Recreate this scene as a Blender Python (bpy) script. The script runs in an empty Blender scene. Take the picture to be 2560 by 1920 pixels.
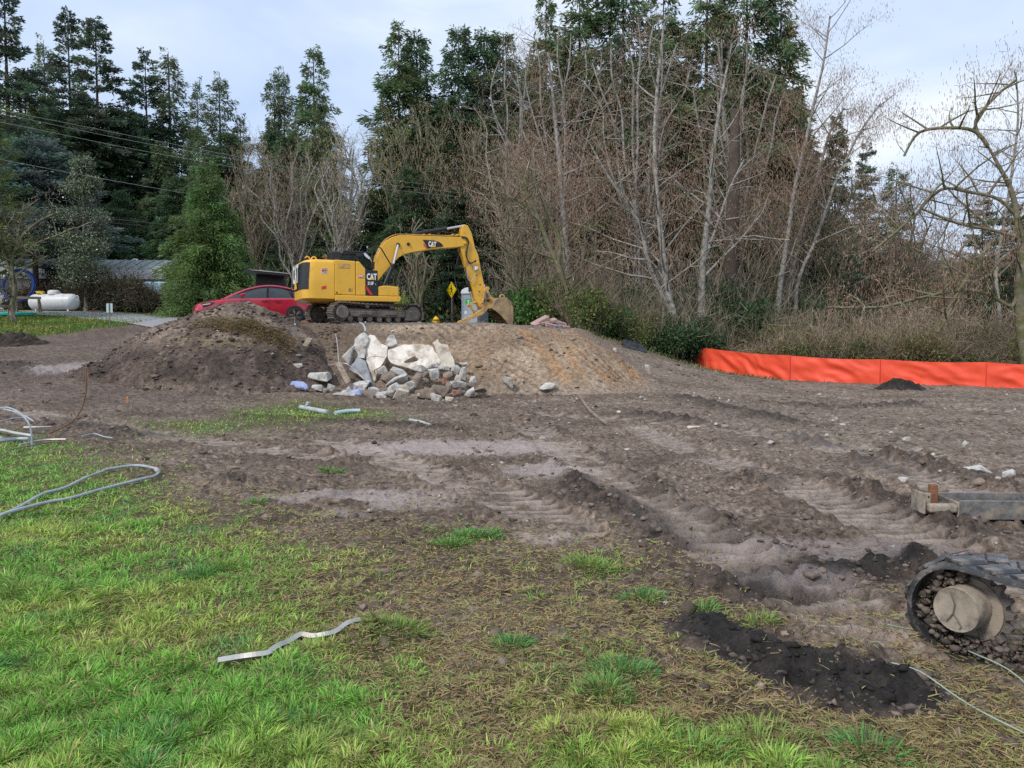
import bpy, bmesh, math, random
import numpy as np
from mathutils import Vector, Matrix

# ------------------------------------------------------------------ camera, sky, sun, exposure
scene = bpy.context.scene
COL = scene.collection
F = 1923.0                      # focal length in photograph pixels (2560 wide)
PITCH = math.radians(3.0)
EYE = 1.65
cam_d = bpy.data.cameras.new('camera')
cam = bpy.data.objects.new('camera', cam_d)
COL.objects.link(cam)
cam.location = (0, 0, EYE)
cam.rotation_euler = (math.radians(90) - PITCH, 0, 0)
cam_d.sensor_fit = 'HORIZONTAL'
cam_d.angle_x = 2 * math.atan(1280 / F)
cam_d.clip_start = 0.05
cam_d.clip_end = 3000
scene.camera = cam

SUN_EL, SUN_AZ = math.radians(44), math.radians(222)     # azimuth clockwise from +Y (behind and left of the camera)
world = bpy.data.worlds.new('World')
scene.world = world
world.use_nodes = True
nt = world.node_tree
nt.nodes.clear()
def _n(t, **k):
    n = nt.nodes.new(t)
    for a, b in k.items():
        setattr(n, a, b)
    return n
out = _n('ShaderNodeOutputWorld')
bg = _n('ShaderNodeBackground')
bg.inputs['Strength'].default_value = 0.1
sky = _n('ShaderNodeTexSky', sky_type='NISHITA', sun_disc=False)
sky.sun_elevation = SUN_EL
sky.sun_rotation = SUN_AZ
sky.air_density = 1.2
sky.dust_density = 2.0
tc = _n('ShaderNodeTexCoord')
mp = _n('ShaderNodeMapping')
mp.inputs['Scale'].default_value = (1.6, 1.6, 4.2)
mp.inputs['Rotation'].default_value = (0.15, 0.1, 0.6)
nz = _n('ShaderNodeTexNoise')
nz.inputs['Scale'].default_value = 1.5
nz.inputs['Detail'].default_value = 5
nz.inputs['Roughness'].default_value = 0.5
nz.inputs['Distortion'].default_value = 0.4
cr = _n('ShaderNodeValToRGB')
e = cr.color_ramp.elements
e[0].position = 0.36; e[0].color = (4.9, 6.2, 8.5, 1)
e[1].position = 0.64; e[1].color = (8.4, 8.9, 9.5, 1)
m_ = cr.color_ramp.elements.new(0.50); m_.color = (6.1, 7.2, 9.0, 1)
mx = _n('ShaderNodeMix', data_type='RGBA')
mx.inputs[0].default_value = 0.86
L = nt.links.new
L(tc.outputs['Generated'], mp.inputs['Vector'])
L(mp.outputs[0], nz.inputs['Vector'])
L(nz.outputs['Fac'], cr.inputs['Fac'])
L(sky.outputs[0], mx.inputs[6])
L(cr.outputs['Color'], mx.inputs[7])
L(mx.outputs[2], bg.inputs['Color'])
L(bg.outputs[0], out.inputs['Surface'])

sun_d = bpy.data.lights.new('sun', 'SUN')
sun_d.energy = 2.0
sun_d.angle = math.radians(9)
sun_d.color = (1.0, 0.96, 0.9)
sun = bpy.data.objects.new('sun', sun_d)
COL.objects.link(sun)
sd = Vector((math.sin(SUN_AZ) * math.cos(SUN_EL), math.cos(SUN_AZ) * math.cos(SUN_EL), math.sin(SUN_EL)))
sun.rotation_euler = sd.to_track_quat('Z', 'Y').to_euler()
vs = scene.view_settings
vs.view_transform = 'Standard'
vs.look = 'None'
vs.exposure = 0.32
vs.gamma = 1.0
vs.use_curve_mapping = False
scene.cycles.use_denoising = False
scene.cycles.max_bounces = 5
scene.cycles.diffuse_bounces = 3
scene.cycles.glossy_bounces = 2
scene.cycles.transparent_max_bounces = 6
scene.cycles.caustics_reflective = False
scene.cycles.caustics_refractive = False

# ------------------------------------------------------------------ helpers
cP, sP = math.cos(PITCH), math.sin(PITCH)
def ray(px, py):
    u = (px - 1280) / F
    v = (960 - py) / F
    return Vector((u, cP + v * sP, -sP + v * cP))
def W(px, py, d):
    """world point seen at photograph pixel (px,py) at distance y=d"""
    r = ray(px, py)
    return Vector((0, 0, EYE)) + r * (d / r.y)
def G(px, py, z=0.0):
    r = ray(px, py)
    return Vector((0, 0, EYE)) + r * ((z - EYE) / r.z)
def sstep(a, b, x):
    t = np.clip((x - a) / (b - a), 0, 1)
    return t * t * (3 - 2 * t)

def _hash(ix, iy, seed):
    h = (ix.astype(np.int64) * 374761393 + iy.astype(np.int64) * 668265263 + seed * 1442695041) & 0xFFFFFFFF
    h = ((h ^ (h >> 13)) * 1274126177) & 0xFFFFFFFF
    h = (h ^ (h >> 16)) & 0xFFFFFFFF
    return h.astype(np.float64) / 4294967295.0
def vnoise(x, y, seed=0):
    x = np.asarray(x, float); y = np.asarray(y, float)
    ix, iy = np.floor(x), np.floor(y)
    fx, fy = x - ix, y - iy
    ux, uy = fx * fx * fx * (fx * (fx * 6 - 15) + 10), fy * fy * fy * (fy * (fy * 6 - 15) + 10)
    def g(dx, dy):
        a = _hash(ix + dx, iy + dy, seed) * 2 * np.pi
        return np.cos(a) * (fx - dx) + np.sin(a) * (fy - dy)
    n00, n10, n01, n11 = g(0, 0), g(1, 0), g(0, 1), g(1, 1)
    return ((n00 * (1 - ux) + n10 * ux) * (1 - uy) + (n01 * (1 - ux) + n11 * ux) * uy) * 1.4
def fbm(x, y, scale, oct=4, seed=0, rough=0.5):
    s = 0; a = 1; t = 0
    for o in range(oct):
        s = s + a * vnoise(x * scale, y * scale, seed + o * 17)
        t += a; a *= rough; scale *= 2.03
    return s / t

_ONES = ['', 'first', 'second', 'third', 'fourth', 'fifth', 'sixth', 'seventh', 'eighth', 'ninth', 'tenth', 'eleventh', 'twelfth', 'thirteenth', 'fourteenth', 'fifteenth', 'sixteenth', 'seventeenth', 'eighteenth', 'nineteenth']
_TENS = ['', '', 'twent', 'thirt', 'fort', 'fift', 'sixt', 'sevent', 'eight', 'ninet']
def nth(i):
    if i < 20: return _ONES[i]
    t, o = divmod(i, 10)
    return _TENS[t] + ('ieth' if o == 0 else 'y-' + _ONES[o])
# ---- materials
def mat(name, color, rough=0.6, metal=0.0, var=0.15, vscale=6.0, bump=0.0, bscale=40.0, dirt=None, dirt_amt=0.0, dscale=3.0, spec=0.5, coat=0.0, emit=None):
    m = bpy.data.materials.new(name)
    m.use_nodes = True
    t = m.node_tree
    b = t.nodes['Principled BSDF']
    b.inputs['Roughness'].default_value = rough
    b.inputs['Metallic'].default_value = metal
    b.inputs['Specular IOR Level'].default_value = spec
    b.inputs['Coat Weight'].default_value = coat
    b.inputs['Coat Roughness'].default_value = 0.08
    tc = t.nodes.new('ShaderNodeTexCoord')
    n = t.nodes.new('ShaderNodeTexNoise')
    n.inputs['Scale'].default_value = vscale
    n.inputs['Detail'].default_value = 6
    n.inputs['Roughness'].default_value = 0.6
    t.links.new(tc.outputs['Object'], n.inputs['Vector'])
    r = t.nodes.new('ShaderNodeMapRange')
    r.inputs[1].default_value = 0.3; r.inputs[2].default_value = 0.7
    r.inputs[3].default_value = 1 - var; r.inputs[4].default_value = 1 + var
    t.links.new(n.outputs['Fac'], r.inputs[0])
    mul = t.nodes.new('ShaderNodeMix'); mul.data_type = 'RGBA'; mul.blend_type = 'MULTIPLY'
    mul.inputs[0].default_value = 1.0
    mul.inputs[6].default_value = (*color, 1)
    t.links.new(r.outputs[0], mul.inputs[7])
    last = mul.outputs[2]
    if dirt is not None:
        n2 = t.nodes.new('ShaderNodeTexNoise')
        n2.inputs['Scale'].default_value = dscale
        n2.inputs['Detail'].default_value = 8
        n2.inputs['Roughness'].default_value = 0.7
        t.links.new(tc.outputs['Object'], n2.inputs['Vector'])
        r2 = t.nodes.new('ShaderNodeMapRange')
        r2.inputs[1].default_value = 0.62 - dirt_amt * 0.35; r2.inputs[2].default_value = 0.74 - dirt_amt * 0.25
        t.links.new(n2.outputs['Fac'], r2.inputs[0])
        mm = t.nodes.new('ShaderNodeMix'); mm.data_type = 'RGBA'
        t.links.new(r2.outputs[0], mm.inputs[0])
        t.links.new(last, mm.inputs[6])
        mm.inputs[7].default_value = (*dirt, 1)
        last = mm.outputs[2]
    t.links.new(last, b.inputs['Base Color'])
    if bump > 0:
        n3 = t.nodes.new('ShaderNodeTexNoise')
        n3.inputs['Scale'].default_value = bscale
        n3.inputs['Detail'].default_value = 5
        t.links.new(tc.outputs['Object'], n3.inputs['Vector'])
        bp = t.nodes.new('ShaderNodeBump')
        bp.inputs['Strength'].default_value = bump
        bp.inputs['Distance'].default_value = 0.02
        t.links.new(n3.outputs['Fac'], bp.inputs['Height'])
        t.links.new(bp.outputs[0], b.inputs['Normal'])
    return m
def attr_mat(name, rough=0.8, spec=0.3, noise=0.0, nscale=30, bump=0.0, bscale=30, bdist=0.03, wet=False, transl=0.0, mottle=0.0):
    """base colour from the vertex attribute Col, with fine noise"""
    m = bpy.data.materials.new(name)
    m.use_nodes = True
    t = m.node_tree
    b = t.nodes['Principled BSDF']
    b.inputs['Roughness'].default_value = rough
    b.inputs['Specular IOR Level'].default_value = spec
    a = t.nodes.new('ShaderNodeAttribute'); a.attribute_name = 'Col'
    last = a.outputs['Color']
    tc = t.nodes.new('ShaderNodeTexCoord')
    if noise > 0:
        n = t.nodes.new('ShaderNodeTexNoise')
        n.inputs['Scale'].default_value = nscale; n.inputs['Detail'].default_value = 8; n.inputs['Roughness'].default_value = 0.7
        t.links.new(tc.outputs['Object'], n.inputs['Vector'])
        r = t.nodes.new('ShaderNodeMapRange')
        r.inputs[1].default_value = 0.3; r.inputs[2].default_value = 0.7
        r.inputs[3].default_value = 1 - noise; r.inputs[4].default_value = 1 + noise
        t.links.new(n.outputs['Fac'], r.inputs[0])
        mul = t.nodes.new('ShaderNodeMix'); mul.data_type = 'RGBA'; mul.blend_type = 'MULTIPLY'
        mul.inputs[0].default_value = 1.0
        t.links.new(last, mul.inputs[6]); t.links.new(r.outputs[0], mul.inputs[7])
        last = mul.outputs[2]
    t.links.new(last, b.inputs['Base Color'])
    if mottle > 0:
        for sc, lo, hi, amt in ((9.0, .40, .62, mottle), (34.0, .36, .60, mottle * .7)):
            nm = t.nodes.new('ShaderNodeTexNoise')
            nm.inputs['Scale'].default_value = sc; nm.inputs['Detail'].default_value = 9; nm.inputs['Roughness'].default_value = 0.72
            t.links.new(tc.outputs['Object'], nm.inputs['Vector'])
            rm = t.nodes.new('ShaderNodeMapRange')
            rm.inputs[1].default_value = lo; rm.inputs[2].default_value = hi
            rm.inputs[3].default_value = 1 - amt; rm.inputs[4].default_value = 1 + amt * .35
            t.links.new(nm.outputs['Fac'], rm.inputs[0])
            ml = t.nodes.new('ShaderNodeMix'); ml.data_type = 'RGBA'; ml.blend_type = 'MULTIPLY'
            fd = t.nodes.new('ShaderNodeMapRange'); fd.inputs[3].default_value = 1.0; fd.inputs[4].default_value = 0.25
            t.links.new(a.outputs['Alpha'], fd.inputs[0]); t.links.new(fd.outputs[0], ml.inputs[0])
            t.links.new(last, ml.inputs[6]); t.links.new(rm.outputs[0], ml.inputs[7])
            last = ml.outputs[2]
        t.links.new(last, b.inputs['Base Color'])
    if wet:
        r3 = t.nodes.new('ShaderNodeMapRange')
        r3.inputs[3].default_value = rough; r3.inputs[4].default_value = 0.22
        t.links.new(a.outputs['Alpha'], r3.inputs[0])
        t.links.new(r3.outputs[0], b.inputs['Roughness'])
    if bump > 0:
        n3 = t.nodes.new('ShaderNodeTexNoise')
        n3.inputs['Scale'].default_value = bscale; n3.inputs['Detail'].default_value = 7; n3.inputs['Roughness'].default_value = 0.65
        t.links.new(tc.outputs['Object'], n3.inputs['Vector'])
        bp = t.nodes.new('ShaderNodeBump')
        bp.inputs['Strength'].default_value = bump; bp.inputs['Distance'].default_value = bdist
        t.links.new(n3.outputs['Fac'], bp.inputs['Height'])
        t.links.new(bp.outputs[0], b.inputs['Normal'])
    if transl > 0:
        tr = t.nodes.new('ShaderNodeBsdfTranslucent')
        t.links.new(last, tr.inputs['Color'])
        ms = t.nodes.new('ShaderNodeMixShader'); ms.inputs[0].default_value = transl
        o = t.nodes['Material Output']
        t.links.new(b.outputs[0], ms.inputs[1]); t.links.new(tr.outputs[0], ms.inputs[2])
        t.links.new(ms.outputs[0], o.inputs['Surface'])
    return m

# ---- objects
def props(o, label=None, cat=None, group=None, kind=None):
    if label: o['label'] = label
    if cat: o['category'] = cat
    if group: o['group'] = group
    if kind: o['kind'] = kind
    return o
def thing(name, label, cat, loc=(0, 0, 0), rotz=0.0, group=None):
    o = bpy.data.objects.new(name, None)
    COL.objects.link(o)
    o.empty_display_size = 0.2
    o.location = loc
    o.rotation_euler = (0, 0, rotz)
    return props(o, label, cat, group)
def link(name, me, parent=None):
    o = bpy.data.objects.new(name, me)
    COL.objects.link(o)
    if parent: o.parent = parent
    return o
def copy_tree(o, parent=None):
    c = o.copy(); COL.objects.link(c)
    if parent: c.parent = parent
    for ch in o.children: copy_tree(ch, c)
    return c
def mesh_np(name, v, f, m, parent=None, col=None, smooth=False):
    """f: (n,3) or (n,4) array, or a list of such arrays"""
    fl = f if isinstance(f, list) else [f]
    v = np.asarray(v, np.float32)
    me = bpy.data.meshes.new(name)
    me.vertices.add(len(v)); me.vertices.foreach_set('co', v.ravel())
    loops = np.concatenate([a.astype(np.int32).ravel() for a in fl])
    tot = np.concatenate([np.full(len(a), a.shape[1], np.int32) for a in fl])
    st = np.concatenate([[0], np.cumsum(tot)[:-1]]).astype(np.int32)
    me.loops.add(len(loops)); me.loops.foreach_set('vertex_index', loops)
    me.polygons.add(len(tot)); me.polygons.foreach_set('loop_start', st)
    if smooth: me.polygons.foreach_set('use_smooth', np.ones(len(tot), bool))
    if m: me.materials.append(m)
    me.update(calc_edges=True)
    if col is not None:
        c = np.ones((len(v), 4), np.float32); c[:, :col.shape[1]] = col
        at = me.color_attributes.new('Col', 'FLOAT_COLOR', 'POINT')
        at.data.foreach_set('color', c.ravel())
    return link(name, me, parent)

class MB:
    def __init__(s): s.v = []; s.f = []; s.m = None
    def add(s, v, f):
        o = len(s.v)
        s.v += [tuple(p) if s.m is None else tuple(s.m @ Vector(p)) for p in v]
        s.f += [tuple(i + o for i in q) for q in f]
        return s
    def box(s, c, d, rot=None):
        x, y, z = d[0] / 2, d[1] / 2, d[2] / 2
        pts = [Vector(p) for p in ((-x,-y,-z),(x,-y,-z),(x,y,-z),(-x,y,-z),(-x,-y,z),(x,-y,z),(x,y,z),(-x,y,z))]
        if rot is not None:
            pts = [rot @ p for p in pts]
        return s.add([p + Vector(c) for p in pts], [(0,3,2,1),(4,5,6,7),(0,1,5,4),(1,2,6,5),(2,3,7,6),(3,0,4,7)])
    def prism(s, poly, a, b, axis='y', taper=None):
        """polygon of (x,z) extruded along y (or (y,z) along x, (x,y) along z)"""
        def P(p, t):
            if axis == 'y': return (p[0], t, p[1])
            if axis == 'x': return (t, p[0], p[1])
            return (p[0], p[1], t)
        n = len(poly)
        q = poly if taper is None else taper
        v = [P(p, a) for p in poly] + [P(p, b) for p in q]
        f = [tuple(range(n))[::-1], tuple(range(n, 2 * n))] + [(i, (i + 1) % n, n + (i + 1) % n, n + i) for i in range(n)]
        return s.add(v, f)
    def tube(s, pts, r, n=8, cap=True, squash=1.0):
        pts = [Vector(p) for p in pts]
        k = len(pts)
        rs = r if isinstance(r, (list, tuple)) else [r] * k
        v = []; prev = None
        for i, p in enumerate(pts):
            t = (pts[min(i + 1, k - 1)] - pts[max(i - 1, 0)])
            if t.length < 1e-9: t = Vector((0, 0, 1))
            t.normalize()
            if prev is None:
                up = Vector((0, 0, 1)) if abs(t.z) < 0.9 else Vector((1, 0, 0))
                a = t.cross(up).normalized()
            else:
                a = (prev - t * prev.dot(t))
                a = a.normalized() if a.length > 1e-6 else t.orthogonal().normalized()
            prev = a
            b = t.cross(a)
            for j in range(n):
                an = 2 * math.pi * j / n
                v.append(p + (a * math.cos(an) + b * math.sin(an) * squash) * rs[i])
        f = [(i * n + j, i * n + (j + 1) % n, (i + 1) * n + (j + 1) % n, (i + 1) * n + j) for i in range(k - 1) for j in range(n)]
        if cap: f += [tuple(range(n))[::-1], tuple(range((k - 1) * n, k * n))]
        return s.add(v, f)
    def cyl(s, p0, p1, r0, r1=None, n=16): return s.tube([p0, p1], [r0, r0 if r1 is None else r1], n)
    def lathe(s, prof, n=20, axis='z', c=(0, 0, 0)):
        v = []
        for r, h in prof:
            for j in range(n):
                a = 2 * math.pi * j / n
                x, y = r * math.cos(a), r * math.sin(a)
                p = (x, y, h) if axis == 'z' else ((h, x, y) if axis == 'x' else (x, h, y))
                v.append(Vector(p) + Vector(c))
        k = len(prof)
        f = [(i * n + j, i * n + (j + 1) % n, (i + 1) * n + (j + 1) % n, (i + 1) * n + j) for i in range(k - 1) for j in range(n)]
        f += [tuple(range(n))[::-1], tuple(range((k - 1) * n, k * n))]
        return s.add(v, f)
    def build(s, name, m, parent=None, bevel=0.0, seg=2, smooth=False, angle=40):
        me = bpy.data.meshes.new(name)
        me.from_pydata(s.v, [], s.f)
        bm = bmesh.new(); bm.from_mesh(me)
        bmesh.ops.recalc_face_normals(bm, faces=bm.faces)
        bm.to_mesh(me); bm.free()
        if m: me.materials.append(m)
        if smooth:
            me.polygons.foreach_set('use_smooth', [True] * len(me.polygons))
            me.set_sharp_from_angle(angle=math.radians(angle))
        me.update()
        o = link(name, me, parent)
        if bevel > 0:
            bv = o.modifiers.new('Bevel', 'BEVEL'); bv.width = bevel; bv.segments = seg; bv.limit_method = 'ANGLE'; bv.angle_limit = math.radians(35)
        return o
def text(body, size, loc, rot, m, parent, sx=1.0, name='lettering', off=0.0, ext=0.002, align='CENTER'):
    c = bpy.data.curves.new(name, 'FONT')
    c.body = body; c.size = size; c.extrude = ext; c.offset = off; c.align_x = align; c.align_y = 'CENTER'
    c.resolution_u = 3
    c.materials.append(m)
    o = link(name, c, None)
    me = bpy.data.meshes.new_from_object(o)
    bpy.data.objects.remove(o)
    me.name = name
    o = link(name, me, parent)
    o.location = loc; o.rotation_euler = rot; o.scale = (sx, 1, 1)
    return o
def smooth_path(pts, n=6):
    """Catmull-Rom through the points"""
    pts = [Vector(p) for p in pts]
    if len(pts) < 3: return pts
    o = []
    for i in range(len(pts) - 1):
        a, b, c, d = pts[max(i - 1, 0)], pts[i], pts[i + 1], pts[min(i + 2, len(pts) - 1)]
        for k in range(n):
            t = k / n
            o.append(0.5 * ((2 * b) + (c - a) * t + (2 * a - 5 * b + 4 * c - d) * t * t + (3 * b - a - 3 * c + d) * t ** 3))
    o.append(pts[-1])
    return o

# ------------------------------------------------------------------ terrain
CP = np.array([
    # flat yard
    (-14,4,0),(-7,4,0),(0,4,0),(7,4,0),(14,4,0),(-14,10,0),(-7,10,0),(0,10,0),(7,10,0),(14,10,0),(22,12,0),(-20,8,0),
    (-7,16,0),(0,16,0),(7,16,0),(14,18,0),(22,22,0),(-14,-10,0),(14,-10,0),(0,-10,0),
    # rising drive on the left
    (-14,17,.12),(-14,22,.72),(-14,26,1.2),(-15,31,1.78),(-16,36,2.45),(-18,40,2.9),(-24,45,3.42),(-30,45,3.5),(-26,55,3.6),(-36,60,3.8),(-22,30,1.7),(-24,22,.7),(-24,37,2.6),(-24,15,.15),(-32,30,1.9),
    # middle
    (-9,20,.2),(-8,23,.6),(-8,28,1.8),(-11,34,2.4),(-7,32,2.42),(-6,40,2.5),(-8,55,2.6),
    (-4,20,.06),(-3,22,.1),(-3,26,1.3),(-3,29,2.1),(-2,33,2.35),(0,20,.04),(0,22,.1),(0,26,1.0),(0,30,2.0),(0,34,2.3),(1,45,2.3),(0,60,2.3),
    (4,22,.08),(4,26,.5),(4,30,1.5),(4.5,34,1.75),(4,42,2.0),(4,60,2.0),
    (8.4,22,0),(8.4,28,.2),(8.4,35,.5),(9,42,.95),(9,60,1.2),
    (14,28,.05),(14,35,.25),(15,45,.5),(16,70,.8),(20,28,.02),(20,40,.15),(24,70,.4),(35,30,0),(40,50,.1),(45,80,.3),
    (-40,90,4.2),(-10,90,3.2),(20,90,1.2),(60,90,.6),(-50,40,3.4),(-50,10,.5),
], float)
def _ker(ax, ay, bx, by): return np.sqrt((ax - bx) ** 2 + (ay - by) ** 2 + 6.0)
_A = _ker(CP[:, 0][:, None], CP[:, 1][:, None], CP[:, 0][None], CP[:, 1][None])
_n0 = len(CP)
_M = np.zeros((_n0 + 1, _n0 + 1)); _M[:_n0, :_n0] = _A; _M[_n0, :_n0] = 1; _M[:_n0, _n0] = 1
_w = np.linalg.solve(_M, np.concatenate([CP[:, 2], [0]]))
def _base_exact(x, y):
    sh = x.shape; x = x.ravel(); y = y.ravel()
    s = np.full(len(x), _w[_n0])
    xc = np.clip(x, -55, 65); yc = np.clip(y, -14, 95)
    for i in range(_n0):
        s += _w[i] * _ker(xc, yc, CP[i, 0], CP[i, 1])
    return s.reshape(sh)

_gx = np.linspace(-56, 66, 489); _gy = np.linspace(-15, 96, 445)
_GZ = _base_exact(*np.meshgrid(_gx, _gy))
def base_z(x, y):
    x = np.asarray(x, float); y = np.asarray(y, float)
    u = np.clip((np.clip(x, -55, 65) + 56) / 0.25, 0, 487.999); v = np.clip((np.clip(y, -14, 95) + 15) / 0.25, 0, 443.999)
    i, j = v.astype(int), u.astype(int); fu, fv = u - j, v - i
    return (_GZ[i, j] * (1 - fu) + _GZ[i, j + 1] * fu) * (1 - fv) + (_GZ[i + 1, j] * (1 - fu) + _GZ[i + 1, j + 1] * fu) * fv

def polyd(x, y, pts):
    """distance to a polyline and arc length along it"""
    best = np.full(x.shape, 1e9); arc = np.zeros(x.shape); side = np.zeros(x.shape); s0 = 0
    for (ax, ay), (bx, by) in zip(pts[:-1], pts[1:]):
        dx, dy = bx - ax, by - ay
        l = math.hypot(dx, dy)
        t = np.clip(((x - ax) * dx + (y - ay) * dy) / (l * l), 0, 1)
        d = np.hypot(x - ax - t * dx, y - ay - t * dy)
        c = ((x - ax) * dy - (y - ay) * dx) / l
        k = d < best
        best = np.where(k, d, best); arc = np.where(k, s0 + t * l, arc); side = np.where(k, c, side)
        s0 += l
    return best, arc, side
def GP(*pp): return [tuple(G(a, b)[:2]) for a, b in pp]
# lanes pressed by crawler tracks: path, half width, cleat pitch, depth
LANES = [
    (GP((1330,1075),(1380,1110),(1454,1163),(1526,1206),(1610,1257),(1685,1307),(1790,1370),(1900,1430),(2150,1560)), 0.36, 0.17, 0.058),
    (GP((1600,1075),(1900,1190),(2120,1270),(2330,1370),(2560,1470)), 0.38, 0.17, 0.034),
    (GP((1950,1080),(2250,1180),(2420,1240),(2700,1330)), 0.36, 0.19, 0.034),
    (GP((60,1040),(330,1075),(560,1110),(820,1150)), 0.34, 0.19, 0.034),
    (GP((820,1105),(1020,1165),(1300,1260),(1420,1330)), 0.36, 0.19, 0.03),
    (GP((2050,990),(2300,1010),(2600,1040)), 0.4, 0.24, 0.04),
    (GP((1350,1040),(1700,1060),(2050,1110),(2400,1140)), 0.4, 0.24, 0.035),
]
BERMS = [   # path, width, height, darkness
    (GP((1430,1200),(1482,1235),(1569,1282),(1627,1326),(1690,1362)), 0.20, 0.10, 1.0),
    (GP((1560,1185),(1700,1268),(1800,1325),(1900,1380)), 0.11, 0.06, .7),
    (GP((2060,1195),(2150,1228),(2260,1275),(2360,1310),(2440,1345)), 0.20, 0.13, .8),
    (GP((2130,1150),(2240,1180)), 0.18, 0.11, .8),
    (GP((2230,1145),(2330,1165),(2440,1200),(2540,1232)), 0.2, 0.12, .7),
    (GP((1990,1095),(2080,1115)), 0.2, 0.13, .9),
    (GP((1900,1010),(2100,1020),(2300,1012)), 0.3, 0.10, .8),
    (GP((1700,1000),(1850,1030),(1990,1060)), 0.3, 0.12, .9),
    (GP((1600,1040),(1720,1055)), 0.3, 0.13, .9),
    (GP((150,1055),(300,1075),(360,1090)), 0.28, 0.10, .9),
    (GP((620,1045),(800,1052),(980,1062),(1100,1068)), 0.2, 0.08, .8),
    (GP((1900,1480),(2080,1440),(2230,1420),(2330,1395)), 0.24, 0.10, 1.35),
    (GP((1775,1580),(1900,1640),(2060,1690),(2200,1725)), 0.21, 0.085, 2.2),
    (GP((0,990),(150,1000),(400,985),(560,990)), 0.5, 0.12, .8),
]
BLOBS = [   # clods and turned sods: px, py, radius, height
    (580,1210,.28,.14),(170,1282,.16,.06),(680,1305,.2,.06),(820,1245,.22,.08),(870,1268,.16,.08),(1400,1080,.2,.09),(1137,1078,.16,.12),
    (1850,1215,.22,.12),(940,1600,.17,.09),(925,1895,.13,.07),(1330,1490,.12,.05),(1460,1480,.10,.05),(1545,1535,.10,.05),(1240,1760,.09,.05),
    (1065,1340,.13,.05),(1500,1755,.1,.05),(1660,1815,.1,.05),(230,1000,.4,.15),(1930,1210,.2,.1),(1250,1240,.14,.05),(1440,1850,.1,.05),
]
BLOBS = [(G(a, b).x, G(a, b).y, r, h) for a, b, r, h in BLOBS]

GROW = [  # green growth density by photograph row / column (128 px columns)
    (1000, "000000000000000000000"), (1025, "000003830000000000000"), (1036, "000008983000000000000"), (1050, "000227762000000000000"), (1062, "000674300000000000000"), (1080, "520253200000000000000"),
    (1110, "761100000000000000000"), (1150, "774200000000000000000"), (1200, "776300000000000000000"), (1250, "887520000000000000000"), (1300, "888652100000000000000"),
    (1350, "887665211600000000000"), (1420, "888766532211500000000"), (1480, "888765421111100000000"), (1540, "988766521111110200000"),
    (1600, "998776543111111000000"), (1660, "998876654223601000000"), (1720, "999877654334300000000"), (1780, "999887665343321100000"),
    (1840, "999888765435776420000"), (1900, "999988876546888764210"), (2100, "999988887656888875432"),
]
STRAW = [
    (1000, "000000000000000000000"), (1080, "110000000000000000000"), (1150, "223100000000000000000"), (1200, "223431000000000000000"), (1250, "334454211000000000000"), (1300, "334555543210000000000"),
    (1350, "334556655555300000000"), (1420, "334456666666531000000"), (1480, "334456777777653221100"), (1540, "333455777777764224111"),
    (1600, "333445667777776222321"), (1660, "233445667777777643455"), (1720, "223445667777777776666"), (1780, "223344556777888887766"),
    (1840, "223344556677777778887"), (1900, "223344556677666667777"), (2100, "223344556677666666777"),
]
def _tab(T):
    return np.array([r[0] for r in T], float), np.array([[int(c) for c in r[1]] for r in T], float) / 9.0
_TG, _TS = _tab(GROW), _tab(STRAW)
def lookup(tab, x, y):
    """density at ground points (the yard there is flat)"""
    rows, val = tab
    yy = np.maximum(y, 1.2)
    den = yy * cP + EYE * sP
    px = x / den * F + 1280
    py = 960 + F * (EYE * cP - yy * sP) / den
    r = np.clip(np.interp(py, rows, np.arange(len(rows))), 0, len(rows) - 1.001)
    c = np.clip(px / 128.0, 0, 19.999)
    i, j = r.astype(int), c.astype(int)
    fr, fc = r - i, c - j
    return (val[i, j] * (1 - fc) + val[i, j + 1] * fc) * (1 - fr) + (val[i + 1, j] * (1 - fc) + val[i + 1, j + 1] * fc) * fr

def lawn_left(x, y):
    """the far lawn round the gas tank"""
    d, a, s = polyd(x, y, [(-34, 26.5), (-21.5, 30.5), (-19.6, 32.2), (-18.0, 37.5), (-17.6, 40.5), (-21, 45.5), (-27, 49)])
    return sstep(-0.4, 0.5, -s + 0.7 * fbm(x, y, 0.9, 3, 91)) * (x < -14)

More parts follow.
